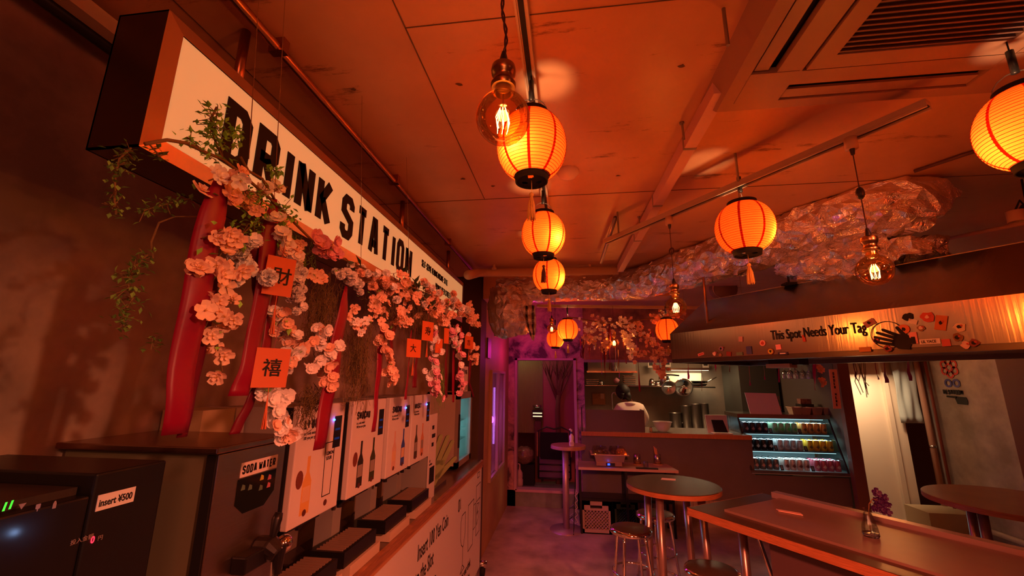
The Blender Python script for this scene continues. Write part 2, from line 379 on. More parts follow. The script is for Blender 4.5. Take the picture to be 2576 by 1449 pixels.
struct(MB().box((DX0-0.02,YB-0.02,0.22),(DX0+0.02,YB+0.14,DZ1+0.03)).box((DX1-0.02,YB-0.02,0.22),(DX1+0.02,YB+0.14,DZ1+0.03)).box((DX0-0.02,YB-0.02,DZ1),(DX1+0.02,YB+0.14,DZ1+0.03)).box((DX0,YB-0.02,0.2),(DX1,YB+0.14,0.235)).build('door_1', fm))
# back room behind the doorway
struct(MB().box((-2.0,9.2,0),(0.2,9.3,H2)).build('wall_back_room_rear', mat('maroon_paint',(0.45,0.1,0.15),0.6)))
struct(MB().box((-1.75,YB+0.12,0),(-1.65,9.2,H2)).build('wall_back_room_left', mat('maroon_paint',(0.45,0.1,0.15))))
struct(MB().box((0.18,YB+0.12,0),(0.24,9.2,H2)).build('wall_back_room_right', mat('plum_paint',(0.4,0.12,0.22),0.6)))
struct(MB().box((-0.43,7.25,0.22),(0.18,7.33,H2)).build('wall_back_room_partition', mat('maroon_paint',(0.45,0.1,0.15))))
# kitchen shell
struct(MB().box((0.24,8.5,0),(3.6,8.6,H2)).build('wall_kitchen_rear', kwall))
struct(MB().box((3.50,6.04,0),(3.57,8.5,H2)).build('wall_kitchen_right', mat('kitchen_side',(0.13,0.11,0.09),0.5)))
struct(MB().box((3.445,5.97,0),(3.575,6.05,2.75)).build('trim_2', mat('brown_post',(0.2,0.09,0.06),0.5)))
# corridor to the right
cream = mat('cream_wall', (0.72, 0.62, 0.5), 0.55)
struct(MB().box((3.57,6.85,0),(4.72,6.95,H2)).build('wall_corridor', cream))
struct(MB().box((4.50,6.8,0),(4.56,6.86,2.6)).build('trim_3', cream))
struct(MB().box((5.0,-3.0,0),(5.1,6.85,H2)).build('wall_right', concrete2))
struct(MB().box((4.72,7.6,0),(5.6,7.7,H2)).build('wall_corridor_rear', mat('dark_green_paint',(0.1,0.11,0.07),0.6)))
p = Px(2503,904,4.6)
struct(MB().box((4.6,p.y-1.7,0),(5.0,p.y,H1)).build('wall_right_pier', mat('dark_red_paint',(0.16,0.05,0.035),0.6)))
# ceiling seams and groove lines
seam = mat('seam_dark',(0.12,0.07,0.04),0.9)
struct(MB().box((-0.42,-1,H1-0.002),(-0.417,2.0,H1+0.01)).box((-1.2,2.0,H1-0.002),(4.5,2.003,H1+0.01)).box((-0.42,0.9,H1-0.002),(4.0,0.902,H1+0.01)).box((-0.97,-1,H1-0.002),(-0.968,3.4,H1+0.01)).build('trim_4', seam))
for i,(a,b) in enumerate([((890,225),(1,)),((1155,212),(1,)),((1714,167),(1,)),((1555,442),(1,)),((1240,468),(1,)),((1165,450),(1,))]):
    c = Pz(a[0],a[1],H1-0.001); mb = MB(); P = []
    for k in range(9): w = 2*pi*k/9; q = rnd.uniform(0.006,0.014); P.append((q*cos(w),q*0.7*sin(w)))
    mb.prism(P, c, (1,0,0), (0,-1,0), 0.001); struct(mb.build('ceiling_chip', seam))

# ================================================================ LEFT SIDE: sign, counter, machines
# ---- light box sign
sg = thing('sign', 'long backlit cream light box sign reading DRINK STATION hung above the flower garland', 'sign', (-0.87, 0.6, 2.22))
Y0, Y1, Z0, Z1, XF, XB = 0.618, 3.12, 2.232, 2.546, -0.80, -0.925
fl = 0.034
case = mat('sign_case_steel', (0.7, 0.5, 0.38), 0.35, 0.9, bump=0.03, bscale=8)
mb = MB()
mb.box((XB,Y0,Z1-0.004),(XF-0.006,Y1,Z1)).box((XB,Y0,Z0),(XF-0.006,Y1,Z0+0.004)).box((XB,Y0,Z0),(XF-0.006,Y0+0.004,Z1)).box((XB,Y1-0.004,Z0),(XF-0.006,Y1,Z1)).box((XB,Y0,Z0),(XB+0.004,Y1,Z1))
mb.build('case', mat('sign_side', (0.07,0.04,0.03), 0.3, 0.6), sg, w=True)
mb = MB(); o = [(XF-0.006,Y0,Z0),(XF-0.006,Y1,Z0),(XF-0.006,Y1,Z1),(XF-0.006,Y0,Z1)]; i_ = [(XF,Y0+fl,Z0+fl),(XF,Y1-fl,Z0+fl),(XF,Y1-fl,Z1-fl),(XF,Y0+fl,Z1-fl)]
for k in range(4): mb.quad(o[k], o[(k+1)%4], i_[(k+1)%4], i_[k])
mb.build('frame', case, sg, w=True)
facem = mat('sign_face', (0.8, 0.66, 0.45), 0.35, emit=(0.62, 0.32, 0.12), es=0.62)
MB().box((XF-0.012,Y0+fl,Z0+fl),(XF-0.003,Y1-fl,Z1-fl)).build('face', facem, sg, w=True)
mb = MB(); a = Px(578,268,XF); 
strokes(mb, 'DRINK', (XF-0.0025,0.785,2.298), (0,1,0), (0,0,1), 0.168, t=0.19, sx=0.64, gap=0.19, depth=0.002)
strokes(mb, 'STATION', (XF-0.0025,1.315,2.302), (0,1,0), (0,0,1), 0.168, t=0.19, sx=0.66, gap=0.2, depth=0.002)
mb.build('lettering', ink, sg, w=True)
mb = MB(); strokes(mb, 'SELF-SERVE VENDING MACHINE-STYLE', (XF-0.0025,2.16,2.42), (0,1,0), (0,0,1), 0.04, t=0.16, sx=0.42, gap=0.16, depth=0.002)
strokes(mb, 'DRINKS BEER STREET!', (XF-0.0025,2.42,2.345), (0,1,0), (0,0,1), 0.04, t=0.16, sx=0.5, gap=0.2, depth=0.002)
mb.build('small_lettering', ink, sg, w=True)
for yy, zz in ((0.86,2.73),(1.98,2.73),(2.86,2.73)):
    MB().cyl((-0.86,yy,Z1),(-0.86,yy,zz),0.0125,12).build('hanger_pole', copper, sg, True, w=True)
light('sign_glow', 'AREA', (0,0,0), 0.0, (1,.6,.3)) if False else None

# ---- conduit along the ceiling
cp = thing('ceiling_conduit', 'reddish metal conduit pipe running along the ceiling above the drink sign', 'pipe', (-0.79, 1.5, 2.70))
MB().tube([(-0.79,-0.4,2.705),(-0.785,3.36,2.70)], 0.013, 12).build('pipe', copper, cp, True, w=True)
for yy in (0.9,1.7,2.6):
    MB().box((-0.81,yy-0.012,2.688),(-0.765,yy+0.012,2.73)).build('clip', copper, cp, w=True)
t = MB().box((-1.18,-0.2,2.66),(-1.14,4.0,2.70)).build('cable_trunking', mat('old_ivory',(0.5,0.42,0.3),0.5)); tag(t, 'pale cable trunking under the ceiling behind the drink sign', 'trunking')
t = MB().tube([(-1.2,-0.2,2.66),(-1.2,4.0,2.66)],0.018,8).build('ceiling_cable', black, None, True); tag(t, 'black cable beside the pale trunking behind the drink sign', 'cable')
# ---- counter
cn = thing('bar_counter', 'long wooden bar counter with white printed front carrying the drink machines', 'counter', (-1.06, 2.0, 0))
MB().box((XW+0.01,-0.6,0.995),(-0.872,4.31,1.03)).build('worktop', woodtop, cn, w=True)
MB().box((-0.872,-0.6,0.985),(-0.85,4.31,1.032)).build('edge', wood, cn, w=True, bevel=0.002)
MB().box((-0.865,-0.6,0.965),(-0.855,4.31,0.985)).build('edge_strip', mat('wood_edge_light',(0.6,0.27,0.1),0.45), cn, w=True)
MB().box((-0.885,-0.6,0.09),(-0.862,2.60,0.965)).build('front_panel', whitep, cn, w=True)
MB().box((-0.885,2.605,0.09),(-0.862,4.30,0.965)).build('front_panel', whitep, cn, w=True)
MB().box((XW+0.05,4.28,0.0),(-0.885,4.31,0.99)).build('end_panel', greyp, cn, w=True)
MB().box((XW+0.05,-0.55,0.0),(-0.92,4.25,0.09)).build('plinth', blackm, cn, w=True)
PX = -0.8618
ftext('lettering', 'Insert 100 Yen Coin', 0.122, (PX,2.52,0.80), (0,1,0), (0,0,1), ink, cn, sx=0.62, bold=0.008)
ftext('lettering', 'to the Slot', 0.122, (PX,2.50,0.675), (0,1,0), (0,0,1), ink, cn, sx=0.62, bold=0.008)
mb = MB(); hand2(mb, (PX,2.84,0.12), (0,1,0), (0,0,1), 0.46); mb.build('hand_emblem', ink, cn, w=True)
mb = MB(); strokes(mb, '02', (PX,2.44,0.62), (0,1,0), (0,0,1), 0.11, t=.12, sx=.6); strokes(mb, '01', (PX,3.42,0.80), (0,1,0), (0,0,1), 0.09, t=.14, sx=.6)
mb.build('numerals', ink, cn, w=True)
mb = MB(); hand2(mb, (PX,2.0,0.12), (0,1,0), (0,0,1), 0.46); mb.build('hand_emblem', ink, cn, w=True)
# outline drawings of glasses on the panel
def outline(mb, pts, o, s, th=0.006, close=True):
    P = [(x*s, y*s) for x, y in pts]; k = len(P)
    for i in range(k if close else k-1):
        a, b = Vector((*P[i],0)), Vector((*P[(i+1)%k],0)); d = (b-a); 
        if d.length < 1e-6: continue
        d.normalize(); n = Vector((-d.y,d.x,0))*th/2; a2 = a-d*th/2; b2 = b+d*th/2
        mb.prism([(v.x,v.y) for v in (a2-n, b2-n, b2+n, a2+n)], o, (0,1,0), (0,0,1), 0.001)
mb = MB()
outline(mb, [(.05,.9),(.12,.98),(.38,.98),(.4,.6),(.3,.42),(.25,.4),(.25,.1),(.4,.0),(.1,.0),(.25,.1),(.25,.4),(.12,.48),(.06,.6)], (PX,3.5,0.33), 0.42)
outline(mb, [(0,1),(.6,1),(.55,0),(.08,0)], (PX,3.76,0.40), 0.36); outline(mb, [(.6,.85),(.8,.85),(.8,.3),(.57,.3)], (PX,3.76,0.40), 0.36)
outline(mb, [(0,1),(.45,1),(.4,0),(.05,0)], (PX,4.07,0.42), 0.42); outline(mb, [(.1,.2),(.3,.3),(.25,.45),(.1,.4),(.3,.6),(.12,.62)], (PX,4.07,0.42), 0.42); outline(mb,[(.05,.68),(.43,.68)], (PX,4.07,0.42),0.42)
outline(mb, [(.1,1.15),(.3,1.15),(.3,1.25),(.1,1.25)], (PX,4.07,0.42), 0.42); outline(mb, [(.16,1.4),(.3,1.4),(.3,1.5),(.16,1.5)], (PX,4.07,0.42), 0.42)
mb.build('glass_drawings', ink, cn, w=True)
ftext('lettering', 'Select a glass for your drink', 0.085, (PX,3.30,0.26), (0,1,0), (0,0,1), ink, cn, sx=0.62, bold=0.006)
ftext('lettering', 'from the ice machine', 0.085, (PX,3.42,0.17), (0,1,0), (0,0,1), ink, cn, sx=0.62, bold=0.006)

# ---- black wine machine (near corner)
bmac = thing('wine_dispenser', 'black coin drink dispenser with glowing buttons at the near end of the counter', 'machine', (-1.05, 0.6, 1.03))
XM = -0.84
mb = MB().box((-1.24,0.695,1.03),(XM,0.83,1.63)); mb.build('body', black, bmac, w=True, bevel=0.004)
MB().box((-1.24,0.36,1.03),(XM,0.692,1.595)).build('front_body', black, bmac, w=True, bevel=0.004)
MB().box((-1.22,0.37,1.595),(XM-0.03,0.692,1.608)).build('lid', mat('black_satin',(0.05,0.035,0.03),0.4), bmac, w=True)
a = Px(187,1228,XM); b = Px(262,1205,XM)
labm = whitepaper
MB().box((XM,0.705,1.565),(XM+0.001,0.772,1.592)).build('price_label', labm, bmac, w=True)
ftext('lettering', 'insert ¥500', 0.017, (XM+0.0012,0.708,1.572), (0,1,0), (0,0,1), ink, bmac, sx=0.75, bold=0.02, depth=0.0003)
for px, py, m_, nm in ((10,1275,emitm('green_led',(0.1,1.0,0.05),1.2),'green_light'),(26,1270,emitm('green_led2',(0.1,1.0,0.05),1.0),'green_light')):
    c = Px(px,py,XM+0.0008); MB().prism([(-.0013,-.006),(.0013,-.006),(.0028,.006),(.0004,.006)], c, (0,1,0),(0,0,1),0.0006).build(nm, m_, bmac, w=True)
icon = mat('icon_print',(0.35,0.25,0.22),0.6)
for k,(px,py) in enumerate(((55,1273),(95,1276),(137,1270))):
    c = Px(px,py,XM+0.0008); mb = MB()
    P = [[(-.008,.006),(.008,.006),(0,-.008)],[(-.005,.008),(.005,.008),(.005,-.003),(.001,-.005),(.001,-.01),(-.001,-.01),(-.001,-.005),(-.005,-.003)],[(-.004,.003),(-.0015,.01),(.0015,.01),(.004,.003),(.004,-.009),(-.004,-.009)]][k]
    mb.prism([(x_*.6,y_*.6) for x_,y_ in P], c, (0,1,0),(0,0,1),0.0006).build('drink_icon', icon, bmac, w=True)
c = Px(60,1352,XM-0.0); MB().lathe([(0.0005,0),(0.004,0.002),(0.005,0.0)],12,(c.x,c.y,c.z)).build('white_light', emitm('cool_led',(0.35,0.6,1.0),9), bmac, w=True)
light('button_glow', 'POINT', (XM+0.02,c.y,c.z+0.006), 0.018, (0.35,0.55,1.0), size=0.004)
ftext('lettering', '投入金額', 0.009, Px(175,1372,XM+0.0008), (0,1,0), (0,0,1), icon, bmac, sx=1.0, depth=0.0003)
ftext('lettering', '0', 0.016, Px(226,1368,XM+0.0008), (0,1,0), (0,0,1), emitm('red_led',(1.0,0.03,0.06),2.0), bmac, sx=0.8, bold=0.02, depth=0.0003)
ftext('lettering', '円', 0.009, Px(244,1360,XM+0.0008), (0,1,0), (0,0,1), icon, bmac, depth=0.0003)
c = Px(233,1418,XM); MB().lathe([(0.0001,0.0),(0.006,0.0),(0.007,-0.003)],14,(0,0,0)).build('coin_slot', brass, bmac)
bmac.children[-1].location = (XM-bmac.location.x+0.001, c.y-bmac.location.y, c.z-1.03); bmac.children[-1].rotation_euler = (0, pi/2, 0)

# ---- soda water machine
sm = thing('soda_machine', 'tall steel SODA WATER dispenser with black tap beside the black machine', 'machine', (-1.05, 1.05, 1.03))
XS = -0.82; ys0, ys1 = 0.945, 1.185
MB().box((-1.25,ys0+0.004,1.03),(XS-0.008,ys1-0.004,1.625)).build('body', mat('olive_grey_panel',(0.2,0.19,0.12),0.5), sm, w=True)
MB().box((XS-0.008,ys0,1.03),(XS,ys1,1.622)).build('front_panel', mat('steel_front',(0.42,0.34,0.29),0.36,1.0,bump=0.05,bscale=9,stretch=(1,1,12)), sm, w=True, bevel=0.002)
MB().box((XS-0.03,ys0-0.002,1.03),(XS-0.006,ys0+0.004,1.62)).build('corner_seal', blackm, sm, w=True)
MB().box((-1.26,ys0-0.015,1.625),(XS+0.006,ys1+0.01,1.64)).build('lid', mat('bronze_lid',(0.35,0.2,0.14),0.25,0.9), sm, w=True, bevel=0.003)
MB().box((XS,1.02,1.555),(XS+0.0012,1.155,1.59)).build('label', whitepaper, sm, w=True)
mb = MB(); strokes(mb, 'SODA WATER', (XS+0.0013,1.025,1.562), (0,1,0),(0,0,1), 0.021, t=.2, sx=.62, gap=.18, depth=0.0005); mb.build('lettering', ink, sm, w=True)
mb = MB(); mb.prism([(0,0),(.14,0),(.14,-.055),(.105,-.085),(.03,-.085),(0,-.06)], (XS,1.015,1.552), (0,1,0),(0,0,1), 0.0012); mb.build('display_window', mat('dark_window',(0.008,0.012,0.01),0.08), sm, w=True)
for k,(yy,zz,m_) in enumerate(((1.035,1.53,'g'),(1.06,1.525,'g'),(1.10,1.54,'y'),(1.13,1.535,'p'),(1.13,1.515,'p'),(1.10,1.515,'g'))):
    mm = {'g':mat('sticker_green',(0.12,0.2,0.13),.5),'y':mat('sticker_yellow',(0.6,0.5,0.05),.5),'p':mat('sticker_pink',(0.5,0.15,0.2),.5)}[m_]
    MB().prism([(-.007,-.006),(.007,-.006),(.006,.004),(-.003,.008)], (XS+0.0012,yy,zz), (0,1,0),(0,0,1),0.0006).build('sticker', mm, sm, w=True)
# tap
mb = MB(); mb.tube([(XS,1.12,1.365),(XS+0.035,1.12,1.365),(XS+0.06,1.12,1.35)],[0.028,0.03,0.02],14); mb.box((XS,1.03,1.335),(XS+0.04,1.15,1.375)); mb.tube([(XS+0.055,1.13,1.37),(XS+0.056,1.13,1.30)],[0.018,0.010],12)
mb.build('tap_body', black, sm, w=True, bevel=0.004)
MB().tube([(XS+0.03,1.125,1.37),(XS+0.035,1.127,1.395),(XS+0.035,1.135,1.43),(XS+0.036,1.14,1.445)],[0.011,0.009,0.013,0.010],12).build('tap_lever', black, sm, True, w=True)
MB().sph((XS+0.05,1.155,1.365),0.022,14).build('tap_ball', chrome, sm, True, w=True)
MB().box((XS,1.02,1.20),(XS+0.0012,1.15,1.285)).build('label', whitepaper, sm, w=True); strk = MB(); strokes(strk, 'FREE', (XS+0.0014,1.035,1.222),(0,1,0),(0,0,1),0.045,t=.2,sx=.7,depth=.0005); strk.build('lettering', ink, sm, w=True)

# ---- white spirit dispensers
bluel = emitm('blue_led', (0.03, 0.12, 1.0), 14)
def bottle_poly(w, h, neck=0.32): return [(-w,0),(w,0),(w,h*.55),(w*neck,h*.72),(w*neck,h),(-w*neck,h),(-w*neck,h*.72),(-w,h*.55)]
XD = -0.92
specs = [(1.385,1.69,'LIQUOR','lemon sour and tequila pictures','white drink dispenser printed with a brown bottle and a lemon sour glass', [((0.085),(.8,.45,.12),'bottle'),((0.215),None,'glass')]),
         (1.76,2.09,'SHOCHU','','white drink dispenser printed with two dark wine-like shochu bottles', [(0.10,(.03,.025,.02),'bottle'),(0.22,(.05,.06,.02),'bottle')]),
         (2.14,2.44,'SHOCHU','','white drink dispenser printed with a clear and a blue shochu bottle', [(0.09,(.75,.5,.4),'bottle'),(0.21,(.05,.1,.45),'bottle')]),
         (2.465,2.80,'WHISKY','','white drink dispenser printed with whisky bottles, farthest of the four', [(0.09,(.08,.06,.03),'bottle'),(0.20,(.7,.3,.15),'bottle')])]
for k,(y0,y1,word,_,lab,arts) in enumerate(specs):
    d = thing('drink_dispenser', lab, 'machine', (-1.08,(y0+y1)/2,1.03), group='white coin drink dispensers')
    d['group'] = 'white coin drink dispensers'
    MB().box((-1.22,y0+0.004,1.325),(XD-0.028,y1-0.004,1.70)).build('body', greyp, d, w=True)
    MB().box((XD-0.026,y0,1.31),(XD,y1,1.705)).build('front_panel', whitep, d, w=True, bevel=0.004)
    MB().box((XD-0.06,y0-0.003,1.31),(XD-0.028,y0+0.005,1.70)).build('side_seal', blackm, d, w=True)
    MB().box((-1.12,(y0+y1)/2-0.04,1.03),(-1.04,(y0+y1)/2+0.03,1.325)).build('stand', greyp, d, w=True)
    MB().box((-1.24,y0+0.03,1.031),(-0.95,y1-0.02,1.05)).build('base', mat('dull_dark_base',(0.12,0.09,0.08),0.3,0.6), d, w=True)
    # nozzles below
    mb = MB()
    for q in (0.3,0.62):
        yy = y0+(y1-y0)*q; mb.cyl((-1.0,yy,1.31),(-1.0,yy,1.255),0.011,12)
    mb.box((-1.05,y0+0.05,1.285),(-0.96,y1-0.05,1.312)); mb.build('nozzle_block', black, d, w=True)
    yr = y0+(y1-y0)*0.02
    MB().box((XD,y1-0.075,1.535),(XD+0.0012,y1-0.022,1.655)).build('display', mat('screen_dark',(0.02,0.02,0.03),0.12), d, w=True)
    for q in range(2): MB().box((XD+0.0012,y1-0.066,1.565+q*0.035),(XD+0.0016,y1-0.031,1.573+q*0.035)).build('display_line', emitm('dim_blue',(0.05,0.07,0.3),0.25), d, w=True)
    if k != 1: MB().sph((XD+0.002,y1-0.082,1.642),0.0045,8).build('indicator_light', bluel, d, True, w=True)
    if k != 1: light('indicator_glow','POINT',(XD+0.012,y1-0.082,1.642),0.006,(0.05,0.15,1.0),size=0.004)
    mb = MB(); strokes(mb, word, (XD+0.0006,y0+0.035,1.625),(0,1,0),(0,0,1),0.034,t=.22,sx=.6,gap=.16,depth=.0006); mb.build('lettering', ink, d, w=True)
    ftext('small_lettering', 'ice, soda water\n100 yen per glass', 0.0155, (XD+0.0006,y0+0.035,1.605),(0,1,0),(0,0,1), ink, d, sx=.8, depth=.0003)
    for q,(oy,cc,kd) in enumerate(arts):
        if kd == 'bottle':
            m_ = mat('print_%d_%d'%(k,q), cc, 0.5); zb = 1.34
            mb = MB(); mb.prism(bottle_poly(0.026,0.19), (XD,y0+oy,zb),(0,1,0),(0,0,1),0.0007); mb.build('bottle_print', m_, d, w=True)
            mb = MB(); mb.prism([(-.021,-.03),(.021,-.03),(.021,.02),(-.021,.02)], (XD+0.0007,y0+oy,zb+.07),(0,1,0),(0,0,1),0.0004); mb.build('label_print', mat('print_label%d'%(k%2),((.8,.55,.3),(.35,.3,.25))[k%2],.5), d, w=True)
        else:
            mb = MB(); outline(mb, [(-.032,.19),(.032,.19),(.026,0),(-.026,0)], (XD,y0+oy,1.37), 1.0, 0.003); mb.build('glass_print', ink, d, w=True)
            ftext('lettering','LEMON\nSOUR',0.018,(XD+0.0005,y0+oy-0.021,1.515),(0,1,0),(0,0,1),ink,d,sx=.8,bold=.02,depth=.0003)
            mb = MB(); P=[(.02*cos(w*pi/8),.02*sin(w*pi/8)) for w in range(16)]; mb.prism(P,(XD,y0+oy+0.032,1.565),(0,1,0),(0,0,1),.0007); mb.build('lemon_print', mat('lemon_print_yellow',(.85,.55,.05),.5), d, w=True)
        mb = MB(); P=[(.011*cos(w*pi/8),.011*sin(w*pi/8)) for w in range(16)]; mb.prism(P,(XD+0.0008,y0+oy,1.345),(0,1,0),(0,0,1),.0006); mb.build('dot_print', mat('dot_dark',(.12,.03,.02),.5), d, w=True)
    if k < 2:
        mb = MB(); P=[(.02*cos(w*pi/8),.03*sin(w*pi/8)) for w in range(16)]; mb.prism(P,(XD,y0+(0.04,.05)[k],1.46),(0,1,0),(0,0,1),.0007); mb.build('badge_print', mat('badge_brown',(.2,.05,.03),.5), d, w=True)
# ---- drip trays
slat = mat('tray_grille', (0.42,0.28,0.2), 0.35, 0.3)
tr_specs = [(1.42,1.66,'nearest black drip tray with grille, cut by the bottom edge of the picture'),(1.73,1.99,'black drip tray with grille in front of the lemon sour dispenser'),(2.11,2.36,'black drip tray with grille under the clear and blue bottle dispenser'),(2.46,2.73,'farthest black drip tray with grille on the wooden counter')]
for k,(y0,y1,lab) in enumerate(tr_specs):
    d = thing('drip_tray', lab, 'drip tray', (-0.95,(y0+y1)/2,1.03), group='drip trays on the counter')
    MB().box((-1.03,y0+0.02,1.032),(-0.872,y1+0.03,1.075)).build('riser', mat('cream_riser',(0.7,0.55,0.4),0.5), d, w=True)
    MB().box((-1.03,y0-0.01,1.075),(-0.885,y1+0.01,1.09)).box((-1.03,y0-0.01,1.09),(-1.015,y1+0.01,1.132)).box((-0.9,y0-0.01,1.09),(-0.885,y1+0.01,1.132)).box((-1.015,y0-0.01,1.09),(-0.9,y0+0.005,1.132)).box((-1.015,y1-0.005,1.09),(-0.9,y1+0.01,1.132)).build('tray', black, d, w=True)
    mb = MB(); n = 12
    for q in range(n):
        yy = y0+0.008+(y1-y0-0.016)*q/(n-1); mb.box((-1.013,yy-0.003,1.128),(-0.902,yy+0.003,1.136))
    mb.build('grille', slat, d, w=True)
# ---- small cup unit, hand stand, mirror board, fridge, beer mug card
d = thing('cup_dispenser', 'small white box with black pictograms at the end of the dispenser row', 'box', (-1.05, 2.85, 1.03))
MB().box((-1.15,2.815,1.03),(-0.925,2.95,1.30)).build('body', greyp, d, w=True); MB().box((-0.925,2.81,1.03),(-0.92,2.965,1.57)).build('front_panel', whitep, d, w=True)
mb = MB(); mb.box((-0.9198,2.84,1.13),(-0.9185,2.94,1.23)); mb.build('pictogram', ink, d, w=True)
mb = MB()
for q in range(3): mb.box((-0.9198,2.86,1.36+q*0.055),(-0.9185,2.90+0.03*(q%2),1.385+q*0.055))
mb.build('pictogram', ink, d, w=True); ftext('lettering','ICE\nand lemon',0.02,(-0.9196,2.83,1.265),(0,1,0),(0,0,1),ink,d,sx=.7,bold=.02,depth=.0004)
d = thing('hand_board', 'pale yellow-green cut-out of a raised hand standing on the counter beside the fridge', 'display', (-1.02, 3.25, 1.03))
yg = mat('yellow_green_board', (0.3, 0.36, 0.14), 0.5); mb = MB()
ux = Vector((0.75,0.66,0)).normalized(); uy = Vector((0.25,0.35,1)).normalized()
hand2(mb, (-1.03,3.12,1.05), ux, uy, 0.36, 0.015); mb.build('hand_cutout', yg, d, w=True)
MB().box((-1.12,2.98,1.03),(-0.95,3.36,1.05)).build('foot', mat('dark_acrylic',(0.08,0.07,0.05),0.15), d, w=True)
fr = thing('glass_chiller', 'small countertop fridge with glowing cyan glass door at the far end of the counter', 'fridge', (-1.1, 4.2, 1.03))
fy0, fy1 = 3.74, 4.26; fx = -1.0
mb = MB(); mb.box((XW+0.01,fy0,1.05),(fx,fy0+0.02,1.69)).box((XW+0.01,fy1-0.02,1.05),(fx,fy1,1.69)).box((XW+0.01,fy0,1.67),(fx,fy1,1.69)).box((XW+0.01,fy0,1.05),(fx,fy1,1.07)).box((XW+0.01,fy0,1.05),(XW+0.02,fy1,1.69))
mb.build('body', mat('beige_case',(0.5,0.42,0.33),0.5), fr, w=True)
mb = MB(); mb.box((fx,fy0,1.05),(fx+0.03,fy0+0.07,1.69)).box((fx,fy1-0.05,1.05),(fx+0.03,fy1,1.69)).box((fx,fy0,1.63),(fx+0.03,fy1,1.69)).box((fx,fy0,1.05),(fx+0.03,fy1,1.10))
door = mb.build('door', mat('door_frame_grey',(0.3,0.24,0.2),0.4), fr, w=True)
MB().box((fx+0.03,fy0+0.012,1.22),(fx+0.042,fy0+0.03,1.5)).build('handle', blackm, door)
door.children[-1].location = -Vector((-1.1,4.2,1.03))
cy = emitm('cyan_tube', (0.25,0.85,1.0), 5)
MB().box((fx-0.2,fy0+0.03,1.08),(fx-0.19,fy1-0.03,1.66)).build('glowing_liner', mat('fridge_liner',(0.5,0.75,0.8),0.5,emit=(0.06,0.55,0.75),es=2.2), fr, w=True)  # liner emits cyan itself, standing in for the tubes' light on it
for yy in (fy0+0.15,fy1-0.1): MB().cyl((fx-0.1,yy,1.1),(fx-0.1,yy,1.64),0.012,10).build('cyan_tube', cy, fr, True, w=True)
for zz in (1.25,1.42): MB().box((fx-0.19,fy0+0.03,zz),(fx-0.02,fy1-0.03,zz+0.006)).build('wire_shelf', steel, fr, w=True)
light('chiller_lamp','POINT',(fx-0.05,(fy0+fy1)/2,1.4),1.0,(0.15,0.8,1.0),size=0.04,parent=None)
MB().box((fx+0.008,fy0+0.07,1.10),(fx+0.012,fy1-0.05,1.63)).build('door_glass', pane, fr, w=True)
for yy in (fy0+0.04,fy1-0.04): MB().box((-1.2,yy-0.02,1.03),(-1.02,yy+0.02,1.05)).build('foot', blackm, fr, w=True)
d = thing('card_sign', 'white BEER MUG card with mountain drawing standing on the glowing fridge', 'sign', (-1.0,4.05,1.69))
MB().box((-1.01,3.92,1.69),(-1.005,4.2,1.93)).build('card', mat('white_card',(0.85,0.83,0.83),0.6), d, w=True)  # one even near-white card colour
mb = MB(); strokes(mb,'BEER MUG',(-1.0048,3.96,1.855),(0,1,0),(0,0,1),0.045,t=.2,sx=.6,gap=.18,depth=.0006)
for q in range(9):
    x0 = 3.94+q*0.028; mb.prism([(0,0),(.006,0),(.02,.05+.02*(q%3)),(.015,.05+.02*(q%3))],(-1.0048,x0,1.70),(0,1,0),(0,0,1),.0006)
mb.build('lettering', ink, d, w=True)
d = thing('caster_bracket', 'chrome caster foot on the floor at the far end of the bar counter', 'caster', (-0.87,4.33,0))
MB().tube([(-0.9,4.34,0.10),(-0.8,4.34,0.10)],0.03,12).build('tube', chrome, d, True, w=True); MB().cyl((-0.86,4.34,0.04),(-0.82,4.34,0.04),0.04,16).build('wheel', blackm, d, True, w=True)
t = MB().box((XP,4.75,2.05),(XP+0.02,4.95,2.28)).build('wall_picture', mat('dark_picture',(0.05,0.03,0.03),0.4)); tag(t,'small dark picture high on the ochre wall above the purple window','picture')
# pale boxes behind the soda machine
for k,(y0,y1,lab) in enumerate(((1.20,1.33,'beige box behind the soda machine, left of the pair'),(1.335,1.38,'whitish box behind the soda machine, right of the pair'))):
    t = MB().box((-1.26,y0,1.03),(-1.12,y1,1.70)).build('storage_box', (mat('beige_box',(0.5,0.42,0.25),0.6), mat('pale_box',(0.6,0.55,0.5),0.6))[k]); tag(t, lab, 'box', 'boxes behind the soda machine')

# ================================================================ OVERHEAD: tracks, lanterns, bulbs, air conditioner, ducts, hood
trackm = mat('track_white', (0.42, 0.32, 0.24), 0.35)
def rail(name, a, b, label, w=0.034, h=0.022):
    a, b = Vector(a), Vector(b); d = (b-a).normalized(); n = Vector((-d.y, d.x, 0)); c = (a+b)/2
    t = thing(name, label, 'light track', a); L = (b-a).length/2
    MB().obox(c+Vector((0,0,h*.1)), d, n, (0,0,1), L, w/2, h/2*.8).build('channel', trackm, t, w=True)
    for s_ in (-1,1): MB().obox(c+n*s_*(w/2-.003)-Vector((0,0,h/2)), d, n, (0,0,1), L, .003, .004).build('lip', trackm, t, w=True)
    MB().obox(c-Vector((0,0,h/2-.003)), d, n, (0,0,1), L, .007, .002).build('slot', blackm, t, w=True)
    return t
rail('ceiling_track', (-0.095,-0.5,2.712), (-0.10,2.75,2.70), 'white light track running straight ahead with the three big lanterns')
T2A, T2B = Pz(1522,608,2.6), Pz(2335,260,2.6)
dt = rail('diagonal_track', T2A, T2B, 'white light track crossing the ceiling diagonally in front of the foil duct')
for px,py in ((1858,458),(1556,588),(1838,130)):
    p = Pz(px,py,2.6)
    if px == 1838: continue
    q = MB().cyl((p.x,p.y,2.605),(p.x,p.y,H1),0.005,8).build('hanging_rod', steel_dull, dt, w=True)
T3Y = 4.1; T3Z = Py(1500,770,4.1).z
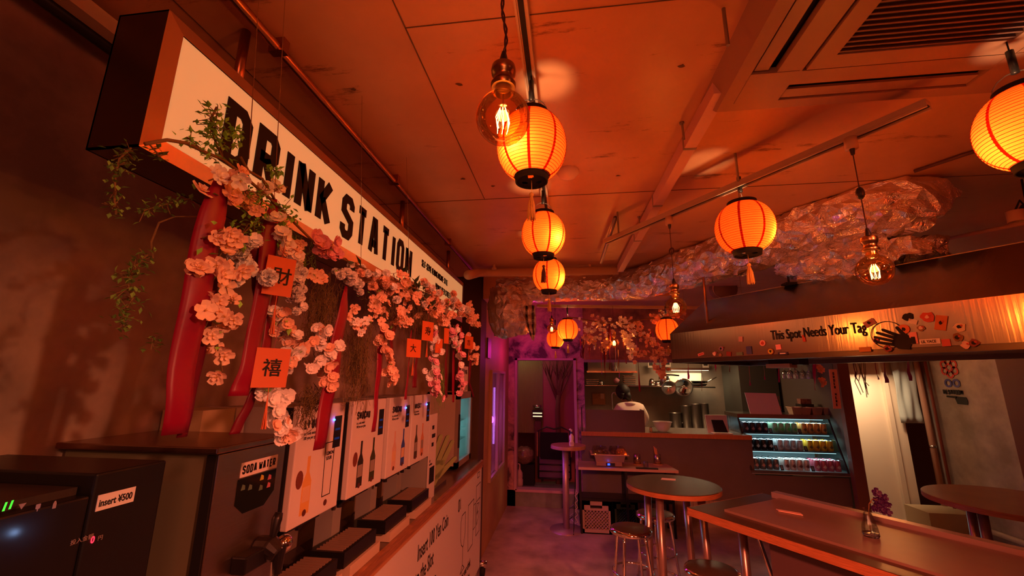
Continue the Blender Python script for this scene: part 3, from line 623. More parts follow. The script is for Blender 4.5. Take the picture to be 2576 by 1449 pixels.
rail('far_track', Py(1350,769,T3Y), Py(1768,774,T3Y), 'light track in front of the kitchen carrying the far lanterns', w=0.03)
# short rods on ceiling beside the air conditioner
p = Pz(1820,22,H1); t = MB().cyl((p.x,p.y,H1),(p.x,p.y,2.62),0.005,8).build('threaded_rod', steel_dull); tag(t,'bare threaded rod hanging from the ceiling beside the air conditioner','rod')

def lathe_lantern():
    prof = []; n = 52
    for i in range(n+1):
        u = i/n; th = radians(24 + (180-48)*u)
        z = -cos(th)*0.105; r = 0.1*math.pow(sin(th), 0.82)
        r *= 1.0 if i % 2 else 0.982
        prof.append((r, z))
    return prof
LP = lathe_lantern()
zb, zt, rb = LP[0][1], LP[-1][1], LP[0][0]
def make_lantern(label, tassel, group):
    t = thing('paper_lantern', label, 'lantern', (0,0,0), group=group)
    mb = MB().lathe(LP, 48); mb.mi = 1
    for i in range(1,len(LP)-1):
        if i % 2:
            r0,z0 = LP[i]; mb.lathe([(r0-.0002,z0-.0007),(r0+.0007,z0),(r0-.0002,z0+.0007)],48)
    for k in range(8):
        w0 = 2*pi*k/8
        for i in range(len(LP)-1):
            (r0,z0),(r1,z1) = LP[i],LP[i+1]; r0 += .0012; r1 += .0012; dw0 = .0038/max(r0,.02); dw1 = .0038/max(r1,.02)
            mb.quad((r0*cos(w0-dw0),r0*sin(w0-dw0),z0),(r0*cos(w0+dw0),r0*sin(w0+dw0),z0),(r1*cos(w0+dw1),r1*sin(w0+dw1),z1),(r1*cos(w0-dw1),r1*sin(w0-dw1),z1))
    mb.build('shade', [lanternp, lanternseam], t, True)
    b_ = MB().lathe([(rb*.55,zb-.001),(rb+.002,zb-.002),(rb+.003,zb+.006),(rb-.004,zb+.006),(rb-.005,zb+.001)],28)
    b_.lathe([(rb+.001,zb),(rb*.98,zb-.017),(rb*.9,zb-.017),(rb*.92,zb)],28); bo = b_.build('bottom_ring', blackm, t, True)
    mb = MB()
    for k in range(3):     # perforated bottom plate with round holes showing the lit inside
        pass
    plate = MB(); R0 = rb*.92; zz = zb-.012; n = 36
    holes = [(R0*.55*cos(2*pi*k/3+.5), R0*.55*sin(2*pi*k/3+.5), R0*.2) for k in range(3)]
    g = 22; st = 2*R0/g
    for ix in range(g):
        for iy in range(g):
            x = -R0+st*(ix+.5); y = -R0+st*(iy+.5)
            if x*x+y*y > R0*R0 or any((x-hx)**2+(y-hy)**2 < hr*hr for hx,hy,hr in holes): continue
            plate.quad((x-st/2,y-st/2,zz),(x+st/2,y-st/2,zz),(x+st/2,y+st/2,zz),(x-st/2,y+st/2,zz))
    plate.build('bottom_plate', blackm, t)
    MB().lathe([(rb+.003,zt-.005),(rb+.003,zt+.012),(rb-.006,zt+.012),(rb-.006,zt-.005)],28).build('top_ring', blackm, t, True)
    MB().tube([(rb*cos(w*pi/8),0,zt+.01+.05*sin(w*pi/8)) for w in range(9)], .0015, 6).build('wire_handle', steel_dull, t)
    MB().tube([(0,0,zt+.055),(0,0,zt+.12)], .008, 10).build('plug', black, t, True)
    ts = MB().tube([(0,0,zb-.012),(0.001,0,zb-.055)], .0009, 5).build('tassel_cord', gold, t)
    tz = zb-.055; tm = mat('tassel_dark',(0.12,0.04,0.03),.6) if tassel == 'dark' else gold
    mb = MB().sph((0,0,tz),.007,10); 
    for k in range(26):
        w0 = 2*pi*k/26; mb.tube([(0.003*cos(w0),.003*sin(w0),tz-.005),((.005+.002*(k%3))*cos(w0),(.005+.002*(k%3))*sin(w0),tz-.03),((.009+.0015*(k%3))*cos(w0),(.009+.0015*(k%3))*sin(w0),tz-.072-.004*(k%2))], .0011, 4)
    mb.build('tassel', tm, t, True)
    return t
LIGHTS = []
LEN = 6.2
def bulb_in(t, dx, dy, dz=-0.035, e=LEN):
    o = light('lantern_bulb', 'POINT', (dx,dy,dz), e, (1.0,0.50,0.22), parent=t, size=0.022); LIGHTS.append(o)
lsp = [((1337,368),1.084,'lantern under the straight track, nearest and overlapped by the round light bulb',(-.035,-.068),'gold',0),
       ((1367,590),1.81,'lantern under the straight track, middle one with bright spot at lower right',(.035,-.068),'dark',0),
       ((1381,693),2.51,'farthest and smallest lantern under the straight track, partly behind the middle one',(.028,-.07),'gold',0),
       ((1873,573),1.70,'single lantern hanging under the diagonal track in front of the foil duct',(.01,-.078),'gold',0),
       ((1428,829),4.06,'far lantern beside the flower garland, upper right of a close pair',(-.01,.02),'gold',0),
       ((1397,852),4.80,'lowest far lantern by the purple doorway, lower left of a close pair',(0,-.055),'gold',0),
       ((1678,830),3.90,'far lantern half hidden behind the left end of the steel hood',(0,-.06),'gold',0),
       ((2594,318),1.07,'lantern cut off by the right edge of the picture',(.03,.02),'gold',0)]
protos = {'gold': make_lantern('x','gold','orange paper lanterns'), 'dark': make_lantern('x','dark','orange paper lanterns')}
fresh = {'gold': True, 'dark': True}
for k,((px,py),y,lab,(dx,dy),tk,_) in enumerate(lsp):
    p = Py(px,py,y)
    if fresh[tk]: t = protos[tk]; fresh[tk] = False
    else: t = copy_tree([o for o in protos.values() if (o is protos[tk])][0])
    if t is not protos[tk]:
        for c in list(t.children):
            if c.type == 'LIGHT': bpy.data.objects.remove(c)
    t.location = p; t['label'] = 'orange paper ' + lab; t.rotation_euler.z = 0.35*k
    if k == 3: t.scale = (1.1,1.1,1.03)
    ztr = (2.70,2.70,2.70,2.59,H1,T3Z,H2,T3Z)[(0,1,2,3,7,4,5,6).index(k)]
    if ztr > p.z+zt+.125: MB().tube([(0,0,zt+.115),(0,0,ztr-p.z)],.0018,6).build('hanging_cord', blackm, t)
    bulb_in(t, dx, dy, dz=-0.035 if k not in (4,5) else -0.05, e=LEN*(0.8 if k>3 else 1))
# unseen fill lights added outside the view, standing in for lamps along the room
light('room_fill_behind', 'POINT', (-0.1,-0.75,2.55), 7, (1.0,0.07,0.012), size=0.1)
light('room_fill_behind', 'AREA', (0.3,-1.0,2.3), 5, (1.0,0.30,0.14), size=0.5, rot=(radians(62),0,radians(10)))
def aim(a, b): return (Vector(b)-Vector(a)).to_track_quat('-Z','Y').to_euler()
light('fill_spot_behind', 'SPOT', (1.7,-0.3,2.6), 330, (1.0,0.20,0.10), size=0.08, spot=radians(64), rot=aim((1.7,-0.3,2.6),(-0.7,2.6,0.3)))  # added fill spot, lifts the counter front and machine panels
light('wall_fill_behind', 'SPOT', (1.5,-0.3,2.3), 95, (1.0,0.33,0.15), size=0.03, spot=radians(32), rot=aim((1.5,-0.3,2.3),(-1.27,0.45,1.52)))  # added fill spot, lifts the lower left wall
light('fill_spot_behind', 'SPOT', (0.2,-0.8,2.6), 600, (1.0,0.17,0.08), size=0.12, spot=radians(46), rot=aim((0.2,-0.8,2.6),(1.0,3.8,0.0)))  # added fill spot, brightens the floor
light('room_fill_right', 'POINT', (2.9,0.9,2.3), 40, (1.0,0.08,0.014), size=0.1)  # added unseen fill for the hood and right side

# ---- filament bulbs
def make_bulb(label):
    t = thing('filament_bulb', label, 'pendant lamp', group='round filament bulbs')
    R0 = .0475
    prof = [(R0*sin(pi*i/22), -R0*cos(pi*i/22)) for i in range(1,19)] + [(.018,.044),(.0165,.052)]
    MB().lathe([(1e-4,-R0)]+prof, 36).build('glass_globe', amber, t, True)
    MB().lathe([(.0145,.048),(.0145,.06),(.021,.06),(.0225,.064),(.0225,.068),(.019,.072),(.017,.078),(.018,.084),(.0215,.088),(.0225,.096),(.021,.104),(.014,.109),(.006,.111)],28).build('socket', brass, t, 2)
    MB().lathe([(.009,.109),(.008,.118),(.004,.135)],14).build('cord_grip', black, t, True)
    mb = MB()
    for k in range(8):
        w0 = 2*pi*k/8; a = .009+.003*(k%2); 
        mb.tube([(a*.5*cos(w0),a*.5*sin(w0),.018),(a*1.25*cos(w0),a*1.25*sin(w0),-.004),(a*.95*cos(w0+.3),a*.95*sin(w0+.3),-.026)], .0006, 5)
    mb.build('filament', filamentm, t)
    MB().tube([(0,0,.048),(0,0,.02)],.0016,6).tube([(0,0,.02),(0,0,-.028)],.0007,5).build('glass_stem', glassm, t)
    return t
bs = [((1265,297),.64,2.70,'big clear bulb in the foreground overlapping the nearest paper lantern',1.0,True),
      ((2200,680),None,2.58,'clear bulb hanging before the foil duct and steel hood at right',1.0,False),
      ((1700,772),None,2.58,'clear bulb hanging at the left end of the steel hood',1.0,False),
      ((1388,827),4.15,2.50,'tiny far bulb overlapping the pair of far lanterns',1.0,False),
      ((1545,862),4.0,2.50,'far bulb hanging inside the blossom garland before the kitchen',1.0,False)]
trk = {1: Pz(2135,352,2.58), 2: Pz(1683,548,2.58)}
b0 = make_bulb('x')
for k,((px,py),y,ztop,lab,sc,tw) in enumerate(bs):
    t = b0 if k == 0 else copy_tree(b0)
    if y is None:
        r = ray(px,py); q = trk[k]; s_ = math.hypot(q.x,q.y)/math.hypot(r.x,r.y)*(1.0); p = CAM + r*s_
    else: p = Py(px,py,y)
    t.location = p; t['label'] = lab; t.rotation_euler.z = k
    if k: 
        for c in list(t.children):
            if c.name.startswith('cord') and not c.name.startswith('cord_grip'): bpy.data.objects.remove(c)
    zt_ = ztop-p.z; pts = []; m_ = mat('twisted_cord',(0.06,0.02,0.02),.8)
    if k == 0:
        mb = MB()
        for ph in (0,pi): mb.tube([(.0022*cos(ph+i*.9)+(.004*sin(i*.35) if i<zt_*60-3 else 0), .0022*sin(ph+i*.9), .13+(zt_-.13)*i/40) for i in range(41)], .0018, 5)
    else: mb = MB().tube([(0,0,.13),(0,0,zt_)], .0016, 6)
    mb.build('cord', m_, t)
    if k in (1,2): MB().cyl((0,0,zt_-.035),(0,0,zt_+.005),.018,14).build('track_adapter', mat('adapter_beige',(.5,.35,.22),.4), t, True); MB().tube([(0,0,zt_-.035),(0,0,zt_-.055)],[.008,.005],10).build('cord_sleeve', black, t)
    if k == 1: MB().sph((0,0,zt_-.19),.012,8,1.8).build('cord_knot', black, t, True)
    if k == 2: MB().tube([(.015*cos(w*pi/6),0,zt_-.17+.015*sin(w*pi/6)) for w in range(13)],.004,6).build('cord_coil', m_, t)
    light('bulb_light','POINT',(0,0,-.005),[3.2,1.8,1.2,0.8,1.2][k],(1.0,0.26,0.05),parent=t,size=0.012)

# ---- air conditioner cassette
ac = thing('air_conditioner', 'square ceiling cassette air conditioner with dark slatted grille at upper right', 'air conditioner', (0.93,0.8,2.62))
ax0, ax1, ay0, ay1, az0 = 0.465, 1.40, 0.38, 1.325, 2.668
acm = mat('ac_ivory', (0.3,0.17,0.12), 0.45); acd = mat('ac_slot_dark',(0.03,0.02,0.02),0.6)
mb = MB(); gx0,gx1,gy0,gy1 = ax0+.22,ax1-.2,ay0+.2,ay1-.21
b4 = lambda x0,x1,y0,y1,z0,z1: MB
# outer ring with air slots on two sides in view
def ring(mb, X0,X1,Y0,Y1, x0,x1,y0,y1, z0,z1):
    mb.box((X0,Y0,z0),(x0,Y1,z1)).box((x1,Y0,z0),(X1,Y1,z1)).box((x0,Y0,z0),(x1,y0,z1)).box((x0,y1,z0),(x1,Y1,z1))
ring(mb, ax0+.035,ax1-.035,ay0+.035,ay1-.035, ax0+.075,ax1-.075,ay0+.075,ay1-.075, az0,az0+.02)
ring(mb, ax0+.145,ax1-.145,ay0+.145,ay1-.145, gx0-.008,gx1+.008,gy0-.008,gy1+.008, az0,az0+.02)
for (cx_,cy_) in ((ax0+.075,ay0+.075),(ax1-.145-.06,ay0+.075),(ax0+.075,ay1-.145-.06),(ax1-.145-.06,ay1-.145-.06)):
    mb.box((cx_,cy_,az0-.0015),(cx_+.13,cy_+.13,az0+.018))
mb.hexa([(ax0+.035,ay0+.035,az0+.019),(ax1-.035,ay0+.035,az0+.019),(ax1-.035,ay1-.035,az0+.019),(ax0+.035,ay1-.035,az0+.019)],[(ax0+.03,ay0+.03,az0+.022)]*0 or [(ax0+.035,ay0+.035,az0+.0195),(ax1-.035,ay0+.035,az0+.0195),(ax1-.035,ay1-.035,az0+.0195),(ax0+.035,ay1-.035,az0+.0195)]) if False else None
mb.build('panel', acm, ac, w=True)
# sloping outer skirt
mb = MB(); lo = [(ax0+.035,ay0+.035,az0),(ax1-.035,ay0+.035,az0),(ax1-.035,ay1-.035,az0),(ax0+.035,ay1-.035,az0)]; hi = [(ax0,ay0,H1),(ax1,ay0,H1),(ax1,ay1,H1),(ax0,ay1,H1)]
for k in range(4): mb.quad(lo[k], lo[(k+1)%4], hi[(k+1)%4], hi[k])
mb.build('skirt', acm, ac, w=True)
MB().box((ax0+.04,ay0+.04,az0+.035),(ax1-.04,ay1-.04,H1)).build('housing', acd, ac, w=True)
for a_,b_ in (((ax0+.082,ay0+.21,az0+.006),(ax0+.12,ay1-.21,az0+.012)),((ax0+.21,ay1-.12,az0+.004),(ax1-.21,ay1-.082,az0+.012))):
    MB().box(a_,b_).build('louvre_flap', mat('ac_flap',(0.3,0.18,0.14),.45), ac, w=True)
mb = MB(); ring(mb, gx0,gx1,gy0,gy1, gx0+.05,gx1-.05,gy0+.05,gy1-.05, az0-.004,az0+.014); mb.build('grille_frame', acm, ac, w=True)
mb = MB(); n = 26
for k in range(n):
    yy = gy0+.055+(gy1-gy0-.11)*k/(n-1); mb.box((gx0+.05,yy-.0025,az0+.0),(gx1-.05,yy+.0025,az0+.008))
mb.build('grille_slats', mat('ac_slat',(0.16,0.08,0.07),.5), ac, w=True)
MB().box((gx0+.04,gy0+.04,az0+.012),(gx1-.04,gy1-.04,az0+.016)).build('filter', blackm, ac, w=True)

# ---- pipes under the ceiling
pvc = mat('old_pvc', (0.55,0.36,0.25), 0.5)
t = MB().tube([Pz(1178,692,2.55),Pz(1205,686,2.66),Pz(1225,686,2.68),Pz(1555,680,2.68)],0.035,14).build('drain_pipe', pvc, None, True); tag(t,'horizontal plastic drain pipe under the ceiling in front of the foil duct','pipe')
q = thing('slanted_duct', 'long straight pinkish boxed duct along the ceiling from the air conditioner to the foil duct', 'duct', Pz(1555,682,2.68))
a, b = Pz(1560,676,2.68), Pz(1812,215,2.71)
MB().obox((a+b)/2,(b-a).normalized(),Vector(((b-a).y,-(b-a).x,0)).normalized(),(0,0,1),(b-a).length/2,.022,.028).build('casing', mat('pink_casing',(0.6,0.36,0.3),.4), q, w=True)
for k in range(3): 
    c = a+(b-a)*(.35+.25*k); MB().obox(c,(b-a).normalized(),Vector(((b-a).y,-(b-a).x,0)).normalized(),(0,0,1),.006,.024,.03).build('strap', steel_dull, q, w=True)
for k,(px,py) in enumerate(((1552,545),(1715,308),(1607,545))):
    p = Pz(px,py,H1); t = MB().tube([(p.x,p.y,H1),(p.x+.003,p.y,H1-.07)],.004,6).cyl((p.x,p.y,H1),(p.x,p.y,H1-.006),.009,8).build('ceiling_bolt', steel_dull); tag(t, ('bolt rod above the tip of the diagonal track','small hooked bolt on the ceiling near the air conditioner corner','small bolt above the diagonal track tip, right of the longer rod')[k], 'bolt', 'bolts in the ceiling')
t = MB().tube([Pz(1548,548,2.70),Pz(1512,660,2.66)],.012,10).build('strut', steel_dull, None, True); tag(t,'dark slanted metal strut under the ceiling by the diagonal track tip','strut')
for k,(px,py) in enumerate(((1243,672),(1484,672))):
    p = Pz(px,py,2.71); t = MB().cyl((p.x,p.y,2.70),(p.x,p.y,H1+.0),.012,10).cyl((p.x,p.y,2.69),(p.x,p.y,2.705),.02,10).build('pipe_hanger', pvc); tag(t, ('pipe hanger near the left end of the drain pipe','pipe hanger near the right end of the drain pipe')[k], 'pipe hanger')
t = MB().tube([Pz(2300,431,2.72),Pz(2420,391,2.72),Pz(2512,362,2.72),Pz(2535,385,2.70),Pz(2576,445,2.66)],.008,8).build('ceiling_wire', mat('wire_brown',(.1,.04,.03),.5), None, True); tag(t,'dark conduit wire running across the ceiling behind the right lantern','cable')
a,b = Pz(2335,611,2.69), Pz(2600,557,2.69)
t = MB().tube([a,b],.012,10).build('ceiling_pipe', pvc, None, True); tag(t,'thin pale pipe behind the foil duct above the hood','pipe')
sp = thing('spotlight', 'small ceiling spotlight with looped cable at the right edge below the cut-off lantern', 'lamp', Pz(2552,555,2.5))
q = Pz(2560,558,2.5); MB().lathe([(.03,0),(.03,.05),(.012,.055),(.0,.055)],16,q).build('head', mat('lamp_pink',(.6,.35,.28),.4), sp, True, w=True); MB().tube([q+Vector((0,0,.05)),q+Vector((.03,.0,.1)),q+Vector((.05,0,.06)),q+Vector((.06,0,.2))],.004,6).build('cable', blackm, sp, True, w=True); MB().cyl(q+Vector((.02,0,.03)),q+Vector((.05,0,.07)),.018,12).build('joint', blackm, sp, True, w=True)
t = thing('smoke_detector','round smoke detector on the ceiling behind the nearest lantern','detector',Pz(1428,430,H1)); MB().lathe([(.05,0),(.05,-.012),(.035,-.03),(0.0001,-.032)],24).build('housing', mat('detector_ivory',(.7,.5,.38),.4), t, True)

# ---- foil wrapped ducts
def foil_mat():
    m = bpy.data.materials.new('crumpled_foil'); m.use_nodes = True; nt = m.node_tree; b = nt.nodes['Principled BSDF']
    b.inputs['Base Color'].default_value = (0.92,0.88,0.86,1); b.inputs['Metallic'].default_value = 1; b.inputs['Roughness'].default_value = 0.13
    tc = nt.nodes.new('ShaderNodeTexCoord')
    v = nt.nodes.new('ShaderNodeTexVoronoi'); v.inputs['Scale'].default_value = 26; v.feature = 'DISTANCE_TO_EDGE'
    n = nt.nodes.new('ShaderNodeTexNoise'); n.inputs['Scale'].default_value = 9; n.inputs['Detail'].default_value = 8; n.inputs['Distortion'].default_value = 1.5
    mp = nt.nodes.new('ShaderNodeMixRGB'); mp.inputs[0].default_value = 0.35
    nt.links.new(tc.outputs['Object'], n.inputs['Vector']); nt.links.new(tc.outputs['Object'], mp.inputs[1]); nt.links.new(n.outputs['Color'], mp.inputs[2])
    nt.links.new(mp.outputs[0], v.inputs['Vector'])
    ad = nt.nodes.new('ShaderNodeMath'); ad.operation = 'ADD'; nt.links.new(v.outputs['Distance'], ad.inputs[0]); nt.links.new(n.outputs['Fac'], ad.inputs[1])
    bp = nt.nodes.new('ShaderNodeBump'); bp.inputs['Strength'].default_value = 0.35; bp.inputs['Distance'].default_value = 0.03
    nt.links.new(ad.outputs[0], bp.inputs['Height']); nt.links.new(bp.outputs['Normal'], b.inputs['Normal']); return m
foil = foil_mat()
def crumple(mb0, amt, sc=9, seed=0):
    vs = []
    for v in mb0.v:
        p = Vector(v)*sc + Vector((seed,seed*2,0)); n1 = noise.noise_vector(p); n2 = noise.noise_vector(p*2.7)
        d = noise.voronoi(p*.9)[0]; cr = 1-min((d[1]-d[0])*3.2, 1)
        vs.append(tuple(Vector(v) + n1*amt + n2*amt*.5 - n1.normalized()*cr*amt*1.1))
    mb0.v = vs; return mb0
def foil_tube(pts, radii, sq=1.0, seed=0, n=40, amt=.019):
    # dense resample
    P = [Vector(p) for p in pts]; out = []; ro = []
    for i in range(len(P)-1):
        k = max(2, int((P[i+1]-P[i]).length/.03))
        for j in range(k): u = j/k; out.append(P[i].lerp(P[i+1],u)); ro.append(radii[i]*(1-u)+radii[i+1]*u)
    out.append(P[-1]); ro.append(radii[-1])
    for _ in range(10):
        out = [out[0]]+[(out[i-1]+out[i]*2+out[i+1])/4 for i in range(1,len(out)-1)]+[out[-1]]
    mb = MB().tube(out, ro, n, False); rr_ = random.Random(seed)
    mb.v = [tuple(Vector(v)+Vector((rr_.uniform(-1,1),rr_.uniform(-1,1),rr_.uniform(-1,1)))*.007) for v in mb.v]
    F_ = []
    for f in mb.f:
        a_,b_,c_,d_ = f
        F_ += [(a_,b_,c_),(a_,c_,d_)] if rr_.random() < .5 else [(a_,b_,d_),(b_,c_,d_)]
    mb.f = F_; mb.m = [0]*len(F_)
    if sq != 1.0:
        c = sum((p.z for p in out))/len(out)
    return crumple(mb, amt, 9, seed)
fd = thing('foil_duct', 'crumpled silver foil wrapped ventilation duct crossing above the hood', 'duct', (1.0,3.0,2.45))
def clampz(mb, z=H1-.006):
    mb.v = [(x,y,min(q,z)) for x,y,q in mb.v]; return mb
DD = 2.5
clampz(foil_tube([Py(1255,730,3.75),Py(1400,726,3.72),Py(1540,722,3.66),Pd(1640,705,DD),Pd(1730,672,DD),Pd(1850,632,DD),Pd(2000,580,DD),Pd(2130,533,DD),Pd(2235,500,DD),Pd(2300,515,DD+.05),Pd(2325,545,DD+.1)],[.125,.115,.115,.13,.15,.16,.165,.17,.18,.17,.14],seed=1)).build('wrapped_duct', foil, fd, False, w=True)
foil_tube([Pd(1960,672,2.58),Pd(2040,668,2.6),Pd(2140,650,2.6),Pd(2215,632,2.6),Pd(2260,630,2.6)],[.05,.11,.125,.13,.1],seed=8,amt=.024).build('wrapped_elbow', foil, fd, False, w=True)
q = Pd(2290,610,2.62)
foil_tube([q,Vector((q.x,q.y,q.z-.1)),Vector((q.x,q.y,2.385))],[.13,.12,.12],seed=5,amt=.022).build('wrapped_drop', foil, fd, False, w=True)
foil_tube([Py(1282,725,3.72),Py(1283,765,3.74),Py(1284,805,3.78),Py(1290,838,3.82)],[.17,.205,.205,.16],seed=12,amt=.016).build('wrapped_end', foil, fd, False, w=True)
mb = MB()
L_ = [(1318,1346,768),(1316,1348,792),(1322,1348,816),(1330,1346,838),(1338,1344,856)]
for i in range(len(L_)-1):
    a0,a1,z0 = L_[i]; b0_,b1_,z1 = L_[i+1]
    for j in range(4):
        u0,u1 = j/4,(j+1)/4; mb.quad(Py(a0+(a1-a0)*u0,z0,3.5+.03*(j%2)),Py(a0+(a1-a0)*u1,z0,3.5+.03*((j+1)%2)),Py(b0_+(b1_-b0_)*u1,z1,3.5+.03*((j+1)%2)),Py(b0_+(b1_-b0_)*u0,z1,3.5+.03*(j%2)))
fl_ = crumple(mb,.008,12,3).build('loose_flap', foil, fd, True, w=True); md = fl_.modifiers.new('s','SOLIDIFY'); md.thickness = .003
p = Pd(1760,600,2.44)
t = MB().cyl(p,(p.x,p.y,2.12),.008,10).cyl((p.x,p.y,2.14),(p.x,p.y,2.1),.013,10).build('hood_hanger_rod', copper, None, True); tag(t,'thin reddish rod hanging before the foil duct near the hood left end','rod')
p = Py(1818,726,5.2); t = thing('round_vent','round dark vent disc with pale crescent high behind the hood','vent',p)
MB().lathe([(.16,0),(.16,.03),(.0001,.03)],28).build('disc', mat('vent_dark',(.2,.12,.08),.5), t, True).rotation_euler = (pi/2,0,0)
MB().prism([(.13*cos(w),.13*sin(w)) for w in [pi*.75+i*pi*.9/10 for i in range(11)]]+[(-.03+.09*cos(w),-.02+.1*sin(w)) for w in [pi*1.6-i*pi*.8/10 for i in range(11)]], (0,-.035,0),(1,0,0),(0,0,1),.004).build('crescent', mat('vent_pale',(.7,.5,.35),.5), t)
MB().cyl((0,0,.1),(0,0,H2-p.z),.01,8).build('rod', copper, t)
struct(MB().box((-0.9,4.35,2.66),(1.05,4.6,H2)).build('ceiling_beam', ceilm))

# ---- steel hood
hd = thing('range_hood', 'long brushed steel extractor hood reading This Spot Needs Your Tag hanging over the bar table', 'hood', Vector((0.75,3.19,1.95)))
ZB_, ZC_, ZT_ = 1.955, 2.135, 2.36
h0 = Pd(1690,907,2.40); L0 = h0.dot(DV)
HD0 = 2.40; HW = 0.86; HL = 3.3
def hp(s_, d, z): v = NV*(HD0+d) + DV*(L0+s_); return Vector((v.x, v.y, z))
# canopy: front panel + sloping front + left end
def slab(mb, q, th):
    a,b,c,d = [Vector(x) for x in q]; n = (b-a).cross(d-a).normalized()*th
    mb.hexa([a,b,c,d],[a+n,b+n,c+n,d+n])
mb = MB(); slab(mb,[hp(0,0,ZB_),hp(HL,0,ZB_),hp(HL,0,ZC_),hp(0,0,ZC_)],-.004); mb.build('front_panel', steel_hood, hd, w=True)
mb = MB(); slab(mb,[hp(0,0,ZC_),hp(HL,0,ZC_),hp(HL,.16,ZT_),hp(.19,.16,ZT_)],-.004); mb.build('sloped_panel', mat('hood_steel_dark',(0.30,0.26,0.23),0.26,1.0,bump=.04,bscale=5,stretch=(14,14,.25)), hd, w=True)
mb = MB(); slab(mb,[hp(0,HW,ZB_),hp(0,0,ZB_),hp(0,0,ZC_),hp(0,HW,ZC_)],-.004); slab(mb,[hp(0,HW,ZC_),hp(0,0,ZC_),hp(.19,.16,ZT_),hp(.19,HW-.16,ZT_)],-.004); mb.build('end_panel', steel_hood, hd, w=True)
mb = MB(); slab(mb,[hp(HL,HW,ZB_),hp(0,HW,ZB_),hp(0,HW,ZC_),hp(HL,HW,ZC_)],-.004); slab(mb,[hp(.19,.16,ZT_),hp(HL,.16,ZT_),hp(HL,HW-.16,ZT_),hp(.19,HW-.16,ZT_)],.004); mb.build('back_panel', steel_dull, hd, w=True)
# underside gutter rim and filter plate
mb = MB()
def gut(s0,s1,d0,d1,z0,z1): mb.hexa([hp(s0,d0,z0),hp(s1,d0,z0),hp(s1,d1,z0),hp(s0,d1,z0)],[hp(s0,d0,z1),hp(s1,d0,z1),hp(s1,d1,z1),hp(s0,d1,z1)])
gut(0,HL,.004,.05,ZB_-.026,ZB_); gut(0,HL,HW-.05,HW,ZB_-.026,ZB_); gut(0,.05,.05,HW-.05,ZB_-.026,ZB_)
mb.build('gutter_rim', mat('gutter_steel',(.16,.13,.12),.3,1.0), hd, w=True)
mb = MB(); gut(.05,HL,.05,HW-.05,ZB_+.06,ZB_+.07); mb.build('inner_plate', steel, hd, w=True)
mb = MB(); gut(0.0,0.0,0,0,0,0) if False else None
mb2 = MB(); q = hp(.62,.3,ZB_-.03); mb2.obox(q,DV,NV,(0,0,1),.09,.05,.02); mb2.build('under_bracket', black, hd, w=True)
mb2 = MB(); mb2.obox(hp(.60,.26,ZB_-.055),DV,NV,(0,0,1),.07,.04,.012); mb2.build('under_box', mat('box_beige',(.5,.42,.35),.4), hd, w=True)
# writing + stickers: placed on the front panel
def fp(px,py,e=.0045): 
    r = ray(px,py); return CAM + r*((HD0-e)/r.dot(NV))
uxh = DV
a = fp(1941,864)
ftext('lettering','This Spot Needs Your Tag',0.074,Vector((a.x,a.y,2.036)),uxh,(0,0,1),ink,hd,sx=.56,bold=.006)
mb = MB(); c = fp(2293,866); hand2(mb, c, (uxh*(.40)+Vector((0,0,.92))).normalized()*1.0, (uxh*-.92+Vector((0,0,.40))).normalized(), .13); mb.build('hand_emblem', ink, hd, w=True)
def hpoly(name, P, px, py, m, e=.0045, rot=0):
    c = fp(px,py,e); cr, sr = cos(rot), sin(rot)
    return MB().prism([(x*cr-y*sr, x*sr+y*cr) for x,y in P], c, uxh, (0,0,1), .0008).build(name, m, hd, w=True)
def rect(w,h): return [(-w/2,-h/2),(w/2,-h/2),(w/2,h/2),(-w/2,h/2)]
def circ(r,n=20,sy=1): return [(r*cos(2*pi*k/n), r*sy*sin(2*pi*k/n)) for k in range(n)]
def blob(r,seed,n=14): 
    rr = random.Random(seed); r = r*.85; return [(r*(.7+.5*rr.random())*cos(2*pi*k/n), r*(.7+.5*rr.random())*sin(2*pi*k/n)) for k in range(n)]
stc = lambda n,c: mat('sticker_'+n, c, .5)
mb = MB(); P = circ(.062,28); c = fp(2232,842)
for k in range(28):
    a1,b1 = P[k],P[(k+1)%28]; mb.prism([(a1[0],a1[1]),(b1[0],b1[1]),(b1[0]*.955,b1[1]*.955),(a1[0]*.955,a1[1]*.955)],c,uxh,(0,0,1),.0005)
mb.build('ring_emblem', ink, hd, w=True)
hpoly('sticker', rect(.045,.016), 1763,891, stc('red_white',(.85,.4,.38)), rot=.25); hpoly('sticker', rect(.036,.009), 1763,891, stc('red',(.5,.06,.05)), e=.0055, rot=.25)
hpoly('sticker', blob(.016,1), 1797,890, stc('pinkwhite',(.8,.5,.5))); hpoly('sticker', blob(.017,2), 1814,877, stc('lilac',(.4,.25,.45))); hpoly('sticker', blob(.012,3), 1812,893, stc('brown',(.3,.15,.08)))
hpoly('sticker', rect(.03,.026), 1833,890, stc('darkred',(.25,.04,.03)), rot=-.15); hpoly('sticker', rect(.04,.02), 1860,890, stc('green',(.08,.16,.05))); hpoly('sticker', rect(.032,.046), 1884,881, stc('navy',(.06,.07,.22)))
hpoly('sticker', rect(.026,.03), 1863,853, stc('clearpink',(.6,.35,.33)), rot=-.1)
hpoly('sticker', circ(.017), 1918,863, stc('red_white',(.85,.4,.38))); hpoly('sticker', blob(.012,4), 1918,863, stc('red',(.5,.06,.05)), e=.0055)
hpoly('sticker', circ(.018), 1938,884, stc('darkred',(.25,.04,.03))); hpoly('sticker', circ(.014), 1938,884, stc('yellow',(.8,.5,.04)), e=.0055); hpoly('sticker', [(-.008,.004),(0,.008),(.008,.004),(0,-.009)], 1938,884, ink, e=.0062)
